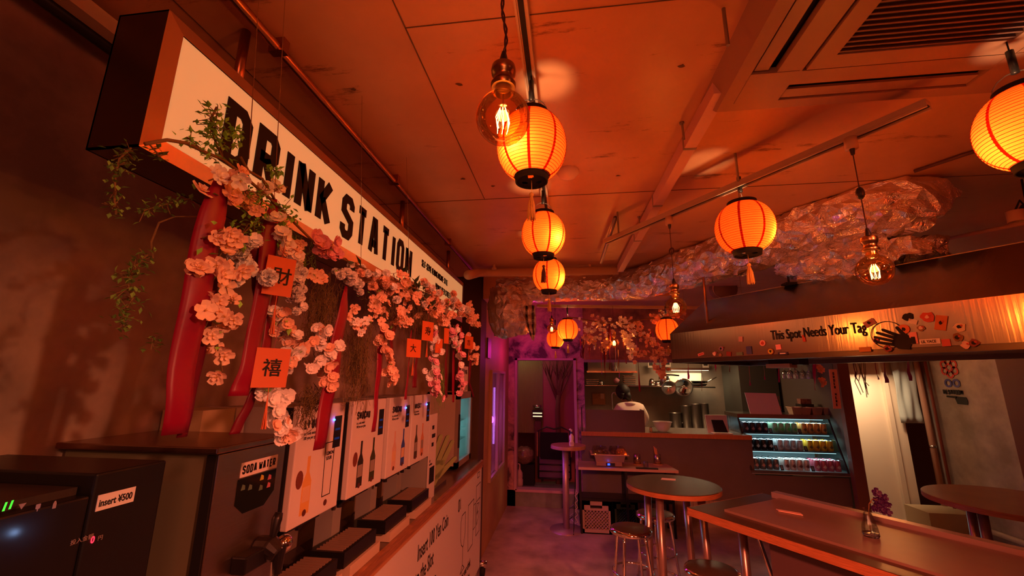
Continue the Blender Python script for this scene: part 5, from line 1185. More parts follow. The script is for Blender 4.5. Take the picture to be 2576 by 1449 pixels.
# envelopes
EV = [(703,695,48,84,'財',.06,'near orange paper envelope with a black character, upper one of two'),(683,925,56,80,'禧',.05,'near orange paper envelope with a black character, lower one of two'),
      (1076,833,20,45,'寿',0,'small orange envelope highest in the far half of the garland'),(1041,876,24,42,'大',0,'small orange envelope lower left among the far ones'),(1104,870,13,34,'',0,'narrow orange envelope seen edge-on beside the pink blossom string'),(1123,845,9,36,'',0,'thin edge-on orange envelope between pink blossoms'),(1180,862,17,30,'吉',0,'farthest orange envelope at the end of the garland')]
for k,(px,py,w_,h_,ch,tilt,lab) in enumerate(EV):
    c = G(px,py,XG+.02); s_ = dist(c)/FPX; t = thing('paper_envelope', lab, 'envelope', c, group='orange envelopes on the garland')
    d = Vector((.55,.83,0)) if k < 2 else Vector((.4,.92,0)); W2 = w_*s_*.62*(1.0 if k<2 else 1.6); H2_ = h_*s_*.52
    uy = Vector((0,tilt,1)).normalized()
    MB().obox((0,0,0), d, d.cross(uy), uy, W2, .0008, H2_).build('card', orangecard, t)
    if ch:
        nn = d.cross(uy).normalized(); o_ = -d*W2*.55 - uy*H2_*.35 + nn*.0012
        ftext('lettering', ch, H2_*.95, o_, d, uy, ink, t, sx=1.0, bold=.01, depth=.0003, w=False)
    MB().tube([(0,0,H2_),(.002,.004,H2_+.05*max(1,dist(c)*.7))],.0007,4).build('string', redcloth, t)
    if k < 4 or k == 6: 
        mb = MB().tube([(0,0,-H2_),(0,0,-H2_-.02)],.0008,4)
        for q in range(10): mb.tube([(0,0,-H2_-.02),(.004*cos(q),.004*sin(q),-H2_-.02-(.06 if k<2 else .05))],.0012,4)
        mb.build('tassel', orangecard, t)

# ---- far garland before the kitchen
YG = 3.96
def GF(px,py,y=YG): return Py(px,py,y)
FS = [(1475,815,1500,850,18,'w','far blossoms just right of the far lantern pair'),(1500,800,1530,850,18,'pw','far blossom bunch left of the dark red ribbon'),(1470,850,1490,860,14,'p','far peach blossoms low beside the lantern pair'),
      (1550,805,1590,830,20,'w','far pale blossoms right above the glowing far bulb'),(1580,800,1610,850,18,'pw','far blossom bunch in the middle of the kitchen garland'),(1570,840,1580,860,12,'w','far pale blossoms right of the glowing far bulb'),
      (1585,865,1592,895,12,'w','far pale blossom tail hanging over the kitchen opening'),(1610,820,1640,870,18,'p','far peach blossom bunch left of the half-hidden lantern'),(1640,800,1660,800,12,'p','far blossoms on the branch above the half-hidden lantern'),
      (1600,890,1650,900,14,'p','far curved peach spray over the edge of the opening'),(1650,880,1680,890,14,'p','far peach blossoms beneath the half-hidden lantern'),(1668,900,1670,940,10,'p','far peach blossoms hanging along the last ribbon'),
      (1650,925,1670,945,9,'p','lowest far peach blossoms above the pans'),(1530,860,1520,880,12,'p','far blossoms among the yellow-green streamers'),(1655,790,1720,790,12,'p','far blossoms on the branch tip near the hood')]
for k,(x0,y0,x1,y1,sp_,cols,lab) in enumerate(FS):
    a = GF(x0,y0); b = GF(x1,y1); spray(a,b,sp_/FPX*dist(a),24,'open',[CM[c_] for c_ in cols],lab,.85,1,200+k,'blossoms of the kitchen garland',facing=(0,-1,.1))
mb = MB(); mb.tube([GF(x,y) for x,y in ((1425,798),(1450,800),(1480,806),(1520,812),(1560,812),(1600,806),(1650,800),(1700,795),(1735,812))],.006,6).tube([GF(1560,812),GF(1600,835),GF(1640,850)],.004,5)
o = mb.build('garland_branch', stemb, None, True); tag(o,'branch of the kitchen garland hanging under the far light track','branch')
FR = [((1460,850,1462,900),12,0,'far red ribbon right of the lantern pair, short'),((1470,830,1466,902),10,1,'far dark ribbon right of the lantern pair'),((1510,850,1514,942),7,0,'far red ribbon left of the yellow-green streamers'),((1520,850,1522,955),9,1,'longest far dark ribbon over the kitchen opening'),
      ((1533,815,1534,930),12,1,'wide far dark red ribbon left of the glowing far bulb'),((1568,860,1576,915),6,0,'thin far red ribbon right of the glowing far bulb'),((1599,830,1610,985),9,0,'far red ribbon hanging to the pans on the shelf'),((1641,830,1648,895),8,0,'far red ribbon left of the half-hidden lantern'),((1652,820,1660,930),8,0,'far red ribbon just before the half-hidden lantern'),((1556,880,1558,950),5,0,'thin far red streamer below the glowing far bulb'),((1482,870,1484,915),5,0,'thin far red streamer by the pans')]
for k,((x0,y0,x1,y1),wp,dk,lab) in enumerate(FR):
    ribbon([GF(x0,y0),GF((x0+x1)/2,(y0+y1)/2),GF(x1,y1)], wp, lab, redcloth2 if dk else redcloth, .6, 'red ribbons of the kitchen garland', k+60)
yel = mat('yellow_green_streamer',(.5,.42,.06),.6)
for k,(x,y0,y1) in enumerate(((1527,840,905),(1548,870,930),(1555,880,925),(1498,845,880))):
    ribbon([GF(x,y0),GF(x+1,(y0+y1)/2),GF(x-1,y1)], 5, ['yellow-green streamer left of the glowing far bulb','yellow-green streamer right below the glowing far bulb','yellow-green streamer beneath the far bulb, rightmost','green streamer among far blossoms at left'][k], yel, .6, 'streamers of the kitchen garland', k+90)
# ribbons seen under the hood
UR = [(1728,905,954,10,4.4,'red ribbon under the hood left end, before the pans'),(1762,905,984,5,4.4,'thin dark red ribbon under the hood, right of the pans'),(1797,908,935,6,4.4,'short red ribbon under the hood near the black bracket, left'),(1832,908,936,8,4.4,'short red ribbon under the hood near the black bracket, middle'),(1856,908,932,6,4.4,'short red ribbon under the hood near the black bracket, right'),
      (1883,930,970,7,4.6,'red ribbon under the hood right of the black bracket'),(1920,935,955,6,4.6,'short red ribbon above the menu board'),(1956,912,962,7,4.6,'red ribbon left of the hanging glasses'),(1996,912,938,6,4.6,'short dark ribbon in front of the hanging glasses'),(2046,912,982,12,4.6,'wide red ribbon right of the hanging glasses'),
      (2146,905,958,16,4.9,'dark red ribbon before the left part of the cream wall'),(2200,905,955,10,4.9,'red ribbon before the middle of the cream wall'),(2222,905,963,11,4.9,'curled red ribbon before the cream wall, right one'),(2282,905,958,9,4.9,'red ribbon before the grey curtain')]
for k,(x,y0,y1,wp,yy,lab) in enumerate(UR):
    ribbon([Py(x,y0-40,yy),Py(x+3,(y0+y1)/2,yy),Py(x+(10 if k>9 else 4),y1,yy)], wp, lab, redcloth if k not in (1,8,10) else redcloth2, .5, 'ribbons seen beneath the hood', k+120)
mb = MB(); bp_ = [Py(x,y0-38,yy) for (x,y0,y1,wp,yy,lab) in UR]; mb.tube(bp_[:1]+[p for p in bp_]+[Py(2305,866,4.9)],.006,6)
for q in (0,5,9,12): mb.tube([bp_[q],(bp_[q].x,bp_[q].y,H2)],.0025,5)
o = mb.build('garland_branch', stemb); tag(o,'branch behind the hood from which short ribbons hang','branch')
for k,(x0,y0,x1,y1,yy) in enumerate(((2060,915,2066,935,4.6),(2062,955,2070,965,4.6))):
    spray(Py(x0,y0,yy),Py(x1,y1,yy),.035,6,'open',['peach'],['orange blossoms above the ORDER HERE board','small orange blossoms touching the left edge of the ORDER HERE board'][k],1.3,0,300+k,'blossoms beneath the hood',facing=(0,-1,.1))
mb = MB()
for k in range(6):
    x = 2150+k*5; mb.tube([Py(2147+k,868,4.9),Py(x+rnd.uniform(-2,2),905,4.9),Py(x+rnd.uniform(-5,5)+6,935,4.9),Py(x+8+rnd.uniform(-8,8),960,4.9),Py(x+14+rnd.uniform(-6,6),975+rnd.uniform(-5,25),4.9)],.0035,5)
o = mb.build('hanging_roots', mat('olive_root',(.14,.12,.05),.7)); tag(o,'tangle of thin olive roots hanging before the cream wall','artificial vine')

# ================================================================ KITCHEN
yk = 6.05
kc = thing('kitchen_counter', 'wide kitchen serving counter with orange wood edge and plain dark front', 'counter', (1.2,6.3,0))
zc_ = Py(1660,1090,yk).z
kx0, kx1 = 0.16, 3.14; xf0 = Py(1893,1110,yk).x; xf1 = Py(2163,1190,yk).x
MB().box((kx0,yk,zc_-.055),(xf0,yk+.02,zc_)).build('edge', mat('wood_edge_far',(.55,.2,.06),.4,var=.3,vscale=8,stretch=(14,1,1)), kc, w=True)
MB().box((kx0,yk+.02,zc_-.05),(xf0,6.59,zc_-.002)).box((.25,6.59,zc_-.05),(xf0,6.85,zc_-.002)).build('worktop', mat('counter_top_grey',(.35,.3,.25),.25,.5), kc, w=True)
frm = mat('kitchen_front', (0.14,0.11,0.10), 0.5, var=.15, vscale=4)
fzb = Py(2000,1190,yk).z
MB().box((kx0,yk+.03,0.32),(xf0,yk+.06,zc_-.05)).box((xf0,yk+.03,0.32),(3.44,yk+.06,fzb-.045)).build('front_panel', frm, kc, w=True)
mb = MB(); mb.box((kx0,yk+.05,0),(3.44,yk+.08,0.32))
for k in range(65): mb.box((kx0+.05*k,yk+.035,.06),(kx0+.05*k+.03,yk+.055,.32))
mb.build('beadboard', mat('beadboard_beige',(.33,.24,.17),.6), kc, w=True)
t = MB().box((kx0+.005,6.06,zc_+.0),(kx0+.02,6.1,zc_+.32)).build('dark_frame_stand', darkmetal); tag(t,'thin dark frame standing at the left end of the kitchen counter','frame')
d = thing('counter_screen','dark grey splash screen standing on the left of the kitchen counter','screen',(.6,6.12,zc_))
a = Py(1473,1030,6.12); b = Py(1623,1090,6.12)
MB().box((a.x,6.11,zc_),(b.x,6.125,a.z)).box((b.x-.012,6.125,zc_),(b.x,6.4,a.z)).box((a.x,6.125,zc_),(a.x+.012,6.4,a.z)).build('panel', mat('screen_grey',(.13,.1,.1),.35,.4), d, w=True)
# person
pp = thing('person', 'person with dark hair in a light sweatshirt seen from behind, bending over in the kitchen', 'person', (Py(1590,1000,7.1).x, 7.1, 0))
def skin_body(name, verts, edges, radii, m, parent, sub=2, root=0):
    me = bpy.data.meshes.new(name); me.from_pydata(verts, edges, []); me.materials.append(m); o = bpy.data.objects.new(name, me); COL.objects.link(o); o.parent = parent
    md = o.modifiers.new('skin','SKIN'); md.use_smooth_shade = True
    for i,r_ in enumerate(radii):
        sv = me.skin_vertices[0].data[i]; sv.radius = r_ if isinstance(r_,tuple) else (r_,r_); sv.use_root = (i == root)
    s2 = o.modifiers.new('sub','SUBSURF'); s2.levels = sub; s2.render_levels = sub
    return o
skinm = mat('skin_tone',(.55,.33,.22),.5); clothm = mat('cream_sweatshirt',(.85,.72,.62),.8,bump=.1,bscale=12); trous = mat('dark_trousers',(.04,.04,.05),.8)
# body: pelvis, spine leaning forward (+y) , neck, head, arms, legs
V_ = [(0,0,.95),(0,.02,1.08),(.0,.06,1.22),(0,.12,1.37),(-.01,.16,1.45),(-.05,.22,1.52),(-.07,.26,1.60),
      (.17,.13,1.37),(.26,.16,1.22),(.27,.30,1.08),(.26,.40,1.05),(-.17,.13,1.37),(-.25,.18,1.22),(-.22,.36,1.10),(-.18,.46,1.06),
      (.1,0,.88),(.11,.03,.5),(.11,-.02,.08),(.11,.08,.03),(-.1,0,.88),(-.11,.03,.5),(-.11,-.02,.08),(-.11,.08,.03)]
E_ = [(0,1),(1,2),(2,3),(3,4),(4,5),(5,6),(3,7),(7,8),(8,9),(9,10),(3,11),(11,12),(12,13),(13,14),(0,15),(15,16),(16,17),(17,18),(0,19),(19,20),(20,21),(21,22)]
Rr_ = [(.14,.1),(.13,.1),(.14,.11),(.15,.1),(.07,.06),(.05,.05),(.05,.05),(.075,.07),(.055,.055),(.042,.042),(.03,.03),(.075,.07),(.055,.055),(.042,.042),(.03,.03),(.09,.09),(.065,.065),(.04,.04),(.035,.04),(.09,.09),(.065,.065),(.04,.04),(.035,.04)]
skin_body('body', V_, E_, Rr_, skinm, pp)
V2 = [v for v in V_[:5]] + [V_[7],V_[8],(.268,.26,1.11),V_[11],V_[12],(-.225,.32,1.12)]
skin_body('sweatshirt', [(v[0],v[1]-.004,v[2]) for v in V2], [(0,1),(1,2),(2,3),(3,4),(3,5),(5,6),(6,7),(3,8),(8,9),(9,10)], [(.165,.125),(.165,.13),(.17,.135),(.175,.12),(.085,.075),(.095,.09),(.075,.075),(.06,.06),(.095,.09),(.075,.075),(.06,.06)], clothm, pp)
mb = MB().tube([(.09*cos(w*pi/8-.2)-.01,.11+.08*sin(w*pi/8-.2),1.435-.02*sin(w*pi/8)) for w in range(17)],.02,10); mb.build('hood', clothm, pp, True)
mb = MB(); mb.sph((-.07,.27,1.62),.1,18,1.15); mb.tube([(-.085,.36,1.60),(-.09,.385,1.585),(-.088,.37,1.57)],[.012,.014,.01],8); mb.build('head', skinm, pp, True)
mb = MB(); mb.sph((-.065,.245,1.635),.116,18,1.12); mb.tube([(-.03,.18,1.60),(.0,.165,1.54),(.01,.16,1.49)],[.07,.05,.02],12); mb.tube([(-.09,.19,1.6),(-.1,.18,1.54)],[.06,.03],10)
hair = crumple(mb,.006,24,2).build('hair', mat('dark_hair',(.012,.008,.007),.6), pp, True)
for sx_ in (-1,1): MB().sph((-.07+sx_*.1,.28,1.6),.022,8,1.3).build('ear', skinm, pp, True)
for sx_ in (-1,1): MB().sph((-.082+sx_*.035,.362,1.625),.011,8).build('eye', whitepaper, pp, True)
MB().tube([(-.105,.36,1.565),(-.085,.368,1.562),(-.062,.36,1.565)],.006,6).build('mouth', mat('lip',(.45,.15,.12),.5), pp, True)
for s_,bx,by,bz in ((1,.26,.42,1.045),(-1,-.18,.48,1.055)):
    for f in range(4):
        x = bx+(f-1.5)*.018; L = (.065,.075,.07,.055)[f]; MB().tube([(x,by,bz),(x,by+L*.45,bz-.006),(x,by+L*.8,bz-.028),(x,by+L*.85,bz-.045)],[.009,.009,.008,.006],8).build('finger', skinm, pp, True)
    MB().tube([(bx-s_*.025,by-.01,bz),(bx-s_*.045,by+.025,bz-.012),(bx-s_*.045,by+.05,bz-.03)],[.011,.01,.007],8).build('thumb', skinm, pp, True)
skin_body('trousers', [(0,0,1.0),(.1,0,.88),(.11,.03,.5),(.11,-.02,.1),(-.1,0,.88),(-.11,.03,.5),(-.11,-.02,.1)], [(0,1),(1,2),(2,3),(0,4),(4,5),(5,6)], [(.165,.13),(.11,.11),(.085,.085),(.07,.07),(.11,.11),(.085,.085),(.07,.07)], trous, pp)
pp.rotation_euler.z = radians(12)
# bowl, small jar, tablet, register
p = Py(1669,1078,6.2); b = thing('mixing_bowl','translucent plastic mixing bowl on the kitchen counter','bowl',(p.x,6.25,zc_))
MB().lathe([(1e-4,.002),(.05,.002),(.085,.03),(.108,.08),(.122,.125),(.13,.128),(.13,.132),(.118,.13),(.104,.082),(.08,.034),(.048,.008),(1e-4,.007)],36).build('shell', petbowl, b, True)
p = Py(1637,1075,6.25); t = thing('small_jar','small jar beside the mixing bowl on the counter','jar',(p.x,6.25,zc_)); MB().lathe([(1e-4,0),(.02,0),(.021,.04),(.015,.05),(1e-4,.05)],16).build('glass',mat('jar_beige',(.55,.45,.35),.3),t,True); MB().lathe([(1e-4,.05),(.016,.05),(.016,.065),(1e-4,.065)],16).build('lid',steel,t,True)
rg = thing('till_screen','white point-of-sale screen seen from the back on the counter','screen',(Py(1807,1070,6.25).x,6.3,zc_))
a = Py(1778,1045,6.3); b = Py(1838,1086,6.3)
MB().hexa([(a.x,6.3,b.z-.02),(b.x-.02,6.3,b.z-.02),(b.x-.02,6.33,b.z-.02),(a.x,6.33,b.z-.02)],[(a.x+.01,6.4,a.z),(b.x,6.4,a.z),(b.x,6.43,a.z),(a.x+.01,6.43,a.z)]).build('back_shell', mat('screen_white',(.7,.62,.52),.4), rg, w=True)
MB().box((a.x+.12,6.33,zc_),(a.x+.22,6.42,b.z+.02)).build('stand', mat('screen_white',(.7,.62,.52)), rg, w=True)
tb = thing('tablet_stand','black tablet on a white base in front of the point-of-sale screen','tablet',(Py(1815,1082,6.15).x,6.15,zc_))
a = Py(1793,1057,6.15); b = Py(1829,1088,6.15); MB().hexa([(a.x+.01,6.14,b.z),(b.x+.01,6.14,b.z),(b.x+.01,6.155,b.z),(a.x+.01,6.155,b.z)],[(a.x,6.2,a.z),(b.x-.02,6.2,a.z),(b.x-.02,6.215,a.z),(a.x,6.215,a.z)]).build('tablet', black, tb, w=True)
MB().box((a.x-.02,6.1,zc_),(b.x+.06,6.22,zc_+.012)).build('base', mat('screen_white',(.7,.62,.52)), tb, w=True)
# stove zone at the back: pots
pot = steel_dull
yb_ = 7.9
ct = MB().box((.3,7.75,0),(2.80,8.45,.86)).build('stove_bench', steel_dull); tag(ct,'steel stove bench along the kitchen rear wall','bench')
for k,(px,w_,h_,lab) in enumerate(((1700,26,40,'orange-lit steel griddle box beside the person'),(1728,22,56,'steel pot left of the tall ribbed pot'),(1752,24,60,'ribbed tall steel stockpot behind the mixing bowl'),(1775,20,62,'steel stockpot right of the ribbed one'))):
    c = Py(px,1070,yb_); r_ = w_/2/FPX*7.9; hh = h_/FPX*8; t = thing('stockpot', lab, 'pot', (c.x,yb_,.86)); MB().lathe([(1e-4,0),(r_,0),(r_,hh+.1),(r_+.006,hh+.105),(r_-.004,hh+.1),(r_-.006,.01)],28).build('body', steel_dull, t, True)
    for s_ in (-1,1): MB().tube([(s_*r_,-.03,hh*.8),(s_*(r_+.03),-.02,hh*.82),(s_*(r_+.03),.02,hh*.82),(s_*r_,.03,hh*.8)],.006,6).build('handle', steel, t, True)
# shelves with trays, pans and lids
ysh = 8.2; zs = Py(1560,969,ysh).z
a = Py(1472,969,ysh); b = Py(1790,974,ysh)
sh = thing('wall_shelf','long steel wall shelf and hanging rail above the stove','shelf',(a.x,ysh,zs)); MB().box((a.x,ysh-.15,zs-.015),(b.x-.25,8.5,zs)).build('board', steel, sh, w=True)
MB().cyl((a.x+.8,ysh-.2,zs-.01),(b.x,ysh-.2,zs-.02),.012,10).build('rail', steel, sh, True, w=True)
def onshelf(px, y=8.15): return Vector((Py(px,965,y).x,y,zs))
for k,(px,lab) in enumerate(((1490,'stack of metal baskets at the left end of the kitchen shelf'),(1583,'stack of wide steel trays on the kitchen shelf above the person'))):
    o_ = onshelf(px)
    for j in range((3,5)[k]):
        t = thing('metal_tray', lab, 'tray', o_+Vector((0,0,.002+j*.034)), group=('baskets on the kitchen shelf','trays on the kitchen shelf')[k])
        t['label'] = (['bottom','middle','top'][j]+' metal basket at the left end of the kitchen shelf' if k == 0 else ['lowest','second lowest','middle','second highest','topmost'][j]+' wide steel tray of the stack on the kitchen shelf above the person'); MB().hexa([(-.09,-.07,0),(.09,-.07,0),(.09,.07,0),(-.09,.07,0)],[(-.11,-.09,.028),(.11,-.09,.028),(.11,.09,.028),(-.11,.09,.028)]).build('pan_body', steel_dull, t)
        MB().box((-.115,-.095,.026),(.115,.095,.031)).build('rim', steel, t)
for k,(px,r_,h_,lab) in enumerate(((1512,.05,.09,'dark pan at the shelf left of the person'),(1640,.06,.13,'steel bowl standing on edge on the shelf'),(1654,.085,.09,'dome lid on the shelf left of the pressure cooker'))):
    o_ = onshelf(px); t = MB().lathe([(1e-4,h_),(r_*.5,h_*.93),(r_*.85,h_*.6),(r_,0),(r_*.97,0)],24).build('steel_bowl', steel, None, True); t.location = o_; tag(t, lab, 'bowl')
o_ = onshelf(1672,8.1); t = thing('pressure_cooker','pressure cooker with black handle on the kitchen shelf','cooker',o_); MB().lathe([(1e-4,0),(.1,0),(.1,.15),(.09,.17),(1e-4,.18)],28).build('body', steel, t, True); MB().tube([(-.05,-.05,.19),(.1,-.08,.195),(.24,-.1,.18)],[.02,.016,.014],10).build('handle', black, t, True)
def hung_lid(px,py,rx,label,conc,y=8.0):
    c = Py(px,py,y); t = thing('pan_lid', label, 'lid', c); r_ = rx/FPX*y
    o = MB().lathe([(1e-4,-.02),(r_*.6,-.015),(r_*.85,0),(r_*.9,.012),(r_,.012),(r_,.018),(r_*.88,.018),(1e-4,-.012)],36).build('dish', chrome if conc else steel, t, True); o.rotation_euler = (pi/2+.2,.25,0)
    o = MB().tube([(-.03,0,0),(-.03,-.03,0),(.03,-.03,0),(.03,0,0)],.005,8).build('handle', steel, t, True); o.rotation_euler=(0,.2,0); return t
hung_lid(1682,975,17,'round pan bottom hanging on the rail above the stove, left of the shiny lid',0); hung_lid(1719,974,21,'shiny oval pan lid hanging on the rail',1)
t = thing('frying_pans','stacked frying pans with long pale handle at the right end of the kitchen shelf','pan',onshelf(1758)); MB().lathe([(1e-4,0),(.11,0),(.14,.04),(.145,.04),(.11,.005)],28).build('pan', darkmetal, t, True); o=MB().lathe([(1e-4,.05),(.11,.05),(.14,.09),(.145,.09)],28).build('pan', steel, t, True); MB().tube([(.12,0,.06),(.3,-.05,.16)],[.012,.01],8).build('handle', steel, t, True)
mb = MB().tube([(0,0,0),(.0,-.01,.05),(.0,0,.09)],[.03,.06,.01],12); t = mb.build('oven_mitt', mat('pink_mitt',(.5,.2,.25),.8), None, True); t.location = Py(1551,963,8.0); tag(t,'pinkish utensil bag hanging from the kitchen shelf above the person','bag')
# upper steel duct box, clocks and lamps
a = Py(1478,905,8.1); b = Py(1600,938,8.1); kb = thing('exhaust_box','steel exhaust cabinet above the kitchen shelf','exhaust',(a.x,8.1,b.z))
MB().box((a.x,8.1,b.z+.03),(b.x,8.49,2.6)).build('cabinet', steel_dull, kb, w=True); MB().box((a.x-.02,8.06,b.z),(b.x+.02,8.49,b.z+.03)).build('bottom_rim', steel, kb, w=True); c = Py(1545,910,8.05); MB().cyl((c.x,8.05,b.z+.03),(c.x,8.05,2.6),.045,20).build('pipe', chrome, kb, True, w=True)
for k,(px,py) in enumerate(((1637,917),(1679,915),(1774,917))):
    c = Py(px,py,8.3); t = thing('wall_meter',('small white wall display left of the lit panel','larger white wall display near the lit panel','white wall display right of the lit panel')[k],'display',c,group='white displays on the kitchen wall'); MB().box((-.055,-.02,-.06),(.055,0,.06)).build('case', mat('display_white',(.55,.48,.4),.5), t); MB().box((-.035,-.024,-.02),(.035,-.02,.035)).build('screen', black, t)
a = Py(1675,938,8.4); b = Py(1768,962,8.4); t = MB().box((a.x,8.42,b.z),(b.x,8.5,a.z)).build('tile_panel', mat('pale_tile',(.7,.64,.48),.35)); tag(t,'pale tiled panel lit behind the pans on the kitchen rear wall','panel')
lmp = thing('strip_lamp','lit strip lamp above the pale panel on the kitchen wall','lamp',Py(1735,930,8.3)); MB().box((-.35,-.03,-.01),(.35,.03,.03)).build('housing', steel, lmp); MB().box((-.33,-.02,-.014),(.33,.02,-.01)).build('tube', emitm('strip_glow',(1,.8,.5),5), lmp)
light('strip_light','AREA',(lmp.location.x,8.2,lmp.location.z-.03),4.5,(1,.78,.45),size=.6,sy=.05,rot=(radians(10),0,0))
a = Py(1490,990,8.48); b = Py(1523,1018,8.48); t = thing('clipboard','wooden clipboard with pinned note on the kitchen wall left of the person','board',a); MB().box((a.x,8.47,b.z),(b.x,8.49,a.z)).build('board', wood, t, w=True); c=Py(1517,994,8.47); MB().box((c.x-.05,8.462,c.z-.07),(c.x+.02,8.468,c.z+.03)).build('note', mat('note_beige',(.6,.35,.25),.7), t, w=True)
t = MB().tube([(0,0,0),(0,0,.25),(.02,-.03,.28),(.06,-.05,.28),(.07,-.06,.24)],.01,8).build('tap', chrome, None, True); t.location = Py(1541,1030,7.6); tag(t,'slim steel tap beside the person','tap')
# display fridge
df = thing('display_fridge','lit glass display fridge with three shelves of drink cans beside the kitchen counter','fridge',(2.6,6.2,fzb))
bl = Py(1893,1183,yk); br = Py(2163,1193,yk); tl = Py(1872,1050,yk+.28); trr = Py(2098,1055,yk+.28)
zb_, zt_ = (bl.z+br.z)/2, (tl.z+trr.z)/2; fx0 = bl.x+.0; fx1 = br.x-.12; yt = yk+.28; ybk = yk+.72
glow = mat('liner_pale',(.6,.72,.75),.4)
mb = MB(); mb.box((fx0,yk+.02,zb_-.04),(fx1+.12,ybk,zb_)).box((fx0,ybk,zb_),(fx1,ybk+.03,zt_)); mb.build('liner', glow, df, w=True)
MB().hexa([(fx0-.015,yk+.02,zb_),(fx0,yk+.02,zb_),(fx0,ybk,zb_),(fx0-.015,ybk,zb_)],[(fx0-.015,yt,zt_),(fx0,yt,zt_),(fx0,ybk,zt_),(fx0-.015,ybk,zt_)]).build('side_glass', pane, df, w=True)
MB().hexa([(fx1,yk+.02,zb_),(fx1+.015,yk+.02,zb_),(fx1+.015,ybk,zb_),(fx1,ybk,zb_)],[(fx1,yt,zt_),(fx1+.015,yt,zt_),(fx1+.015,ybk,zt_),(fx1,ybk,zt_)]).build('side_glass', pane, df, w=True)
MB().hexa([(fx0,yk+.018,zb_),(fx1,yk+.018,zb_),(fx1,yk+.022,zb_),(fx0,yk+.022,zb_)],[(fx0,yt-.004,zt_),(fx1,yt-.004,zt_),(fx1,yt,zt_),(fx0,yt,zt_)]).build('front_glass', pane, df, w=True)
for xx in (fx0-.008,fx1+.006): MB().tube([(xx,yk+.018,zb_),(xx,yt-.004,zt_)],.012,8).build('corner_post', black, df, w=True)
MB().box((fx0-.02,yt-.02,zt_),(fx1+.02,ybk+.03,zt_+.05)).build('top_cover', steel, df, w=True)
MB().box((fx0-.01,yk,zb_-.03),(br.x,yk+.03,zb_)).build('sill', steel, df, w=True)
MB().box((fx1+.12,yk+.02,zb_),(fx1+.13,ybk,zt_)).build('reflector_panel', mat('side_mirror',(.5,.52,.52),.2,.9), df, w=True)
cool = (0.55,0.92,1.0)
levels = []
fh = zt_-zb_
for k,u in enumerate((.0,.36,.69)):
    z_ = zb_+fh*u; yf = yk+.04+(yt-yk)*u
    if k: MB().box((fx0+.01,yf+.02,z_-.012),(fx1-.02,ybk-.02,z_)).build('shelf_plate', mat('shelf_glass_grey',(.1,.1,.11),.3,.2), df, w=True)
    levels.append((z_,yf+.04))
for k,zz in enumerate((zb_+fh*.34,zb_+fh*.67,zt_-.012)):
    yf = yk+.04+(yt-yk)*((k+1)/3)+.02
    MB().box((fx0+.02,yf,zz-.008),(fx1-.03,yf+.006,zz-.003)).build('led_strip', emitm('cool_strip',cool,1.3), df, w=True)
    light('fridge_led','AREA',((fx0+fx1)/2,yf+.05,zz-.012),2.6,cool,size=fx1-fx0-.06,sy=.05)
cans = [[('dark can with pinkish label, top shelf left block',(.05,.03,.04),(.5,.2,.2)),('pale green can, top shelf middle block',(.35,.5,.3),(.1,.5,.1)),('orange can, top shelf right block',(.8,.3,.08),(.15,.06,.03))],
        [('black can with stag-like silver mark, middle shelf left block',(.02,.02,.025),(.5,.5,.5)),('silver grey can, middle shelf middle block',(.55,.5,.5),(.3,.25,.27)),('yellow can, middle shelf right block',(.85,.45,.03),(.2,.08,.02))],
        [('dark and pinkish can, bottom shelf left block',(.12,.12,.12),(.6,.35,.3)),('beige can with dark mark, bottom shelf middle block',(.6,.45,.4),(.12,.05,.05)),('crimson and white can, bottom shelf right block',(.55,.1,.15),(.8,.6,.6))]]
xw = fx1-fx0
canlid = mat('can_lid',(.8,.85,.88),.25,1.0)
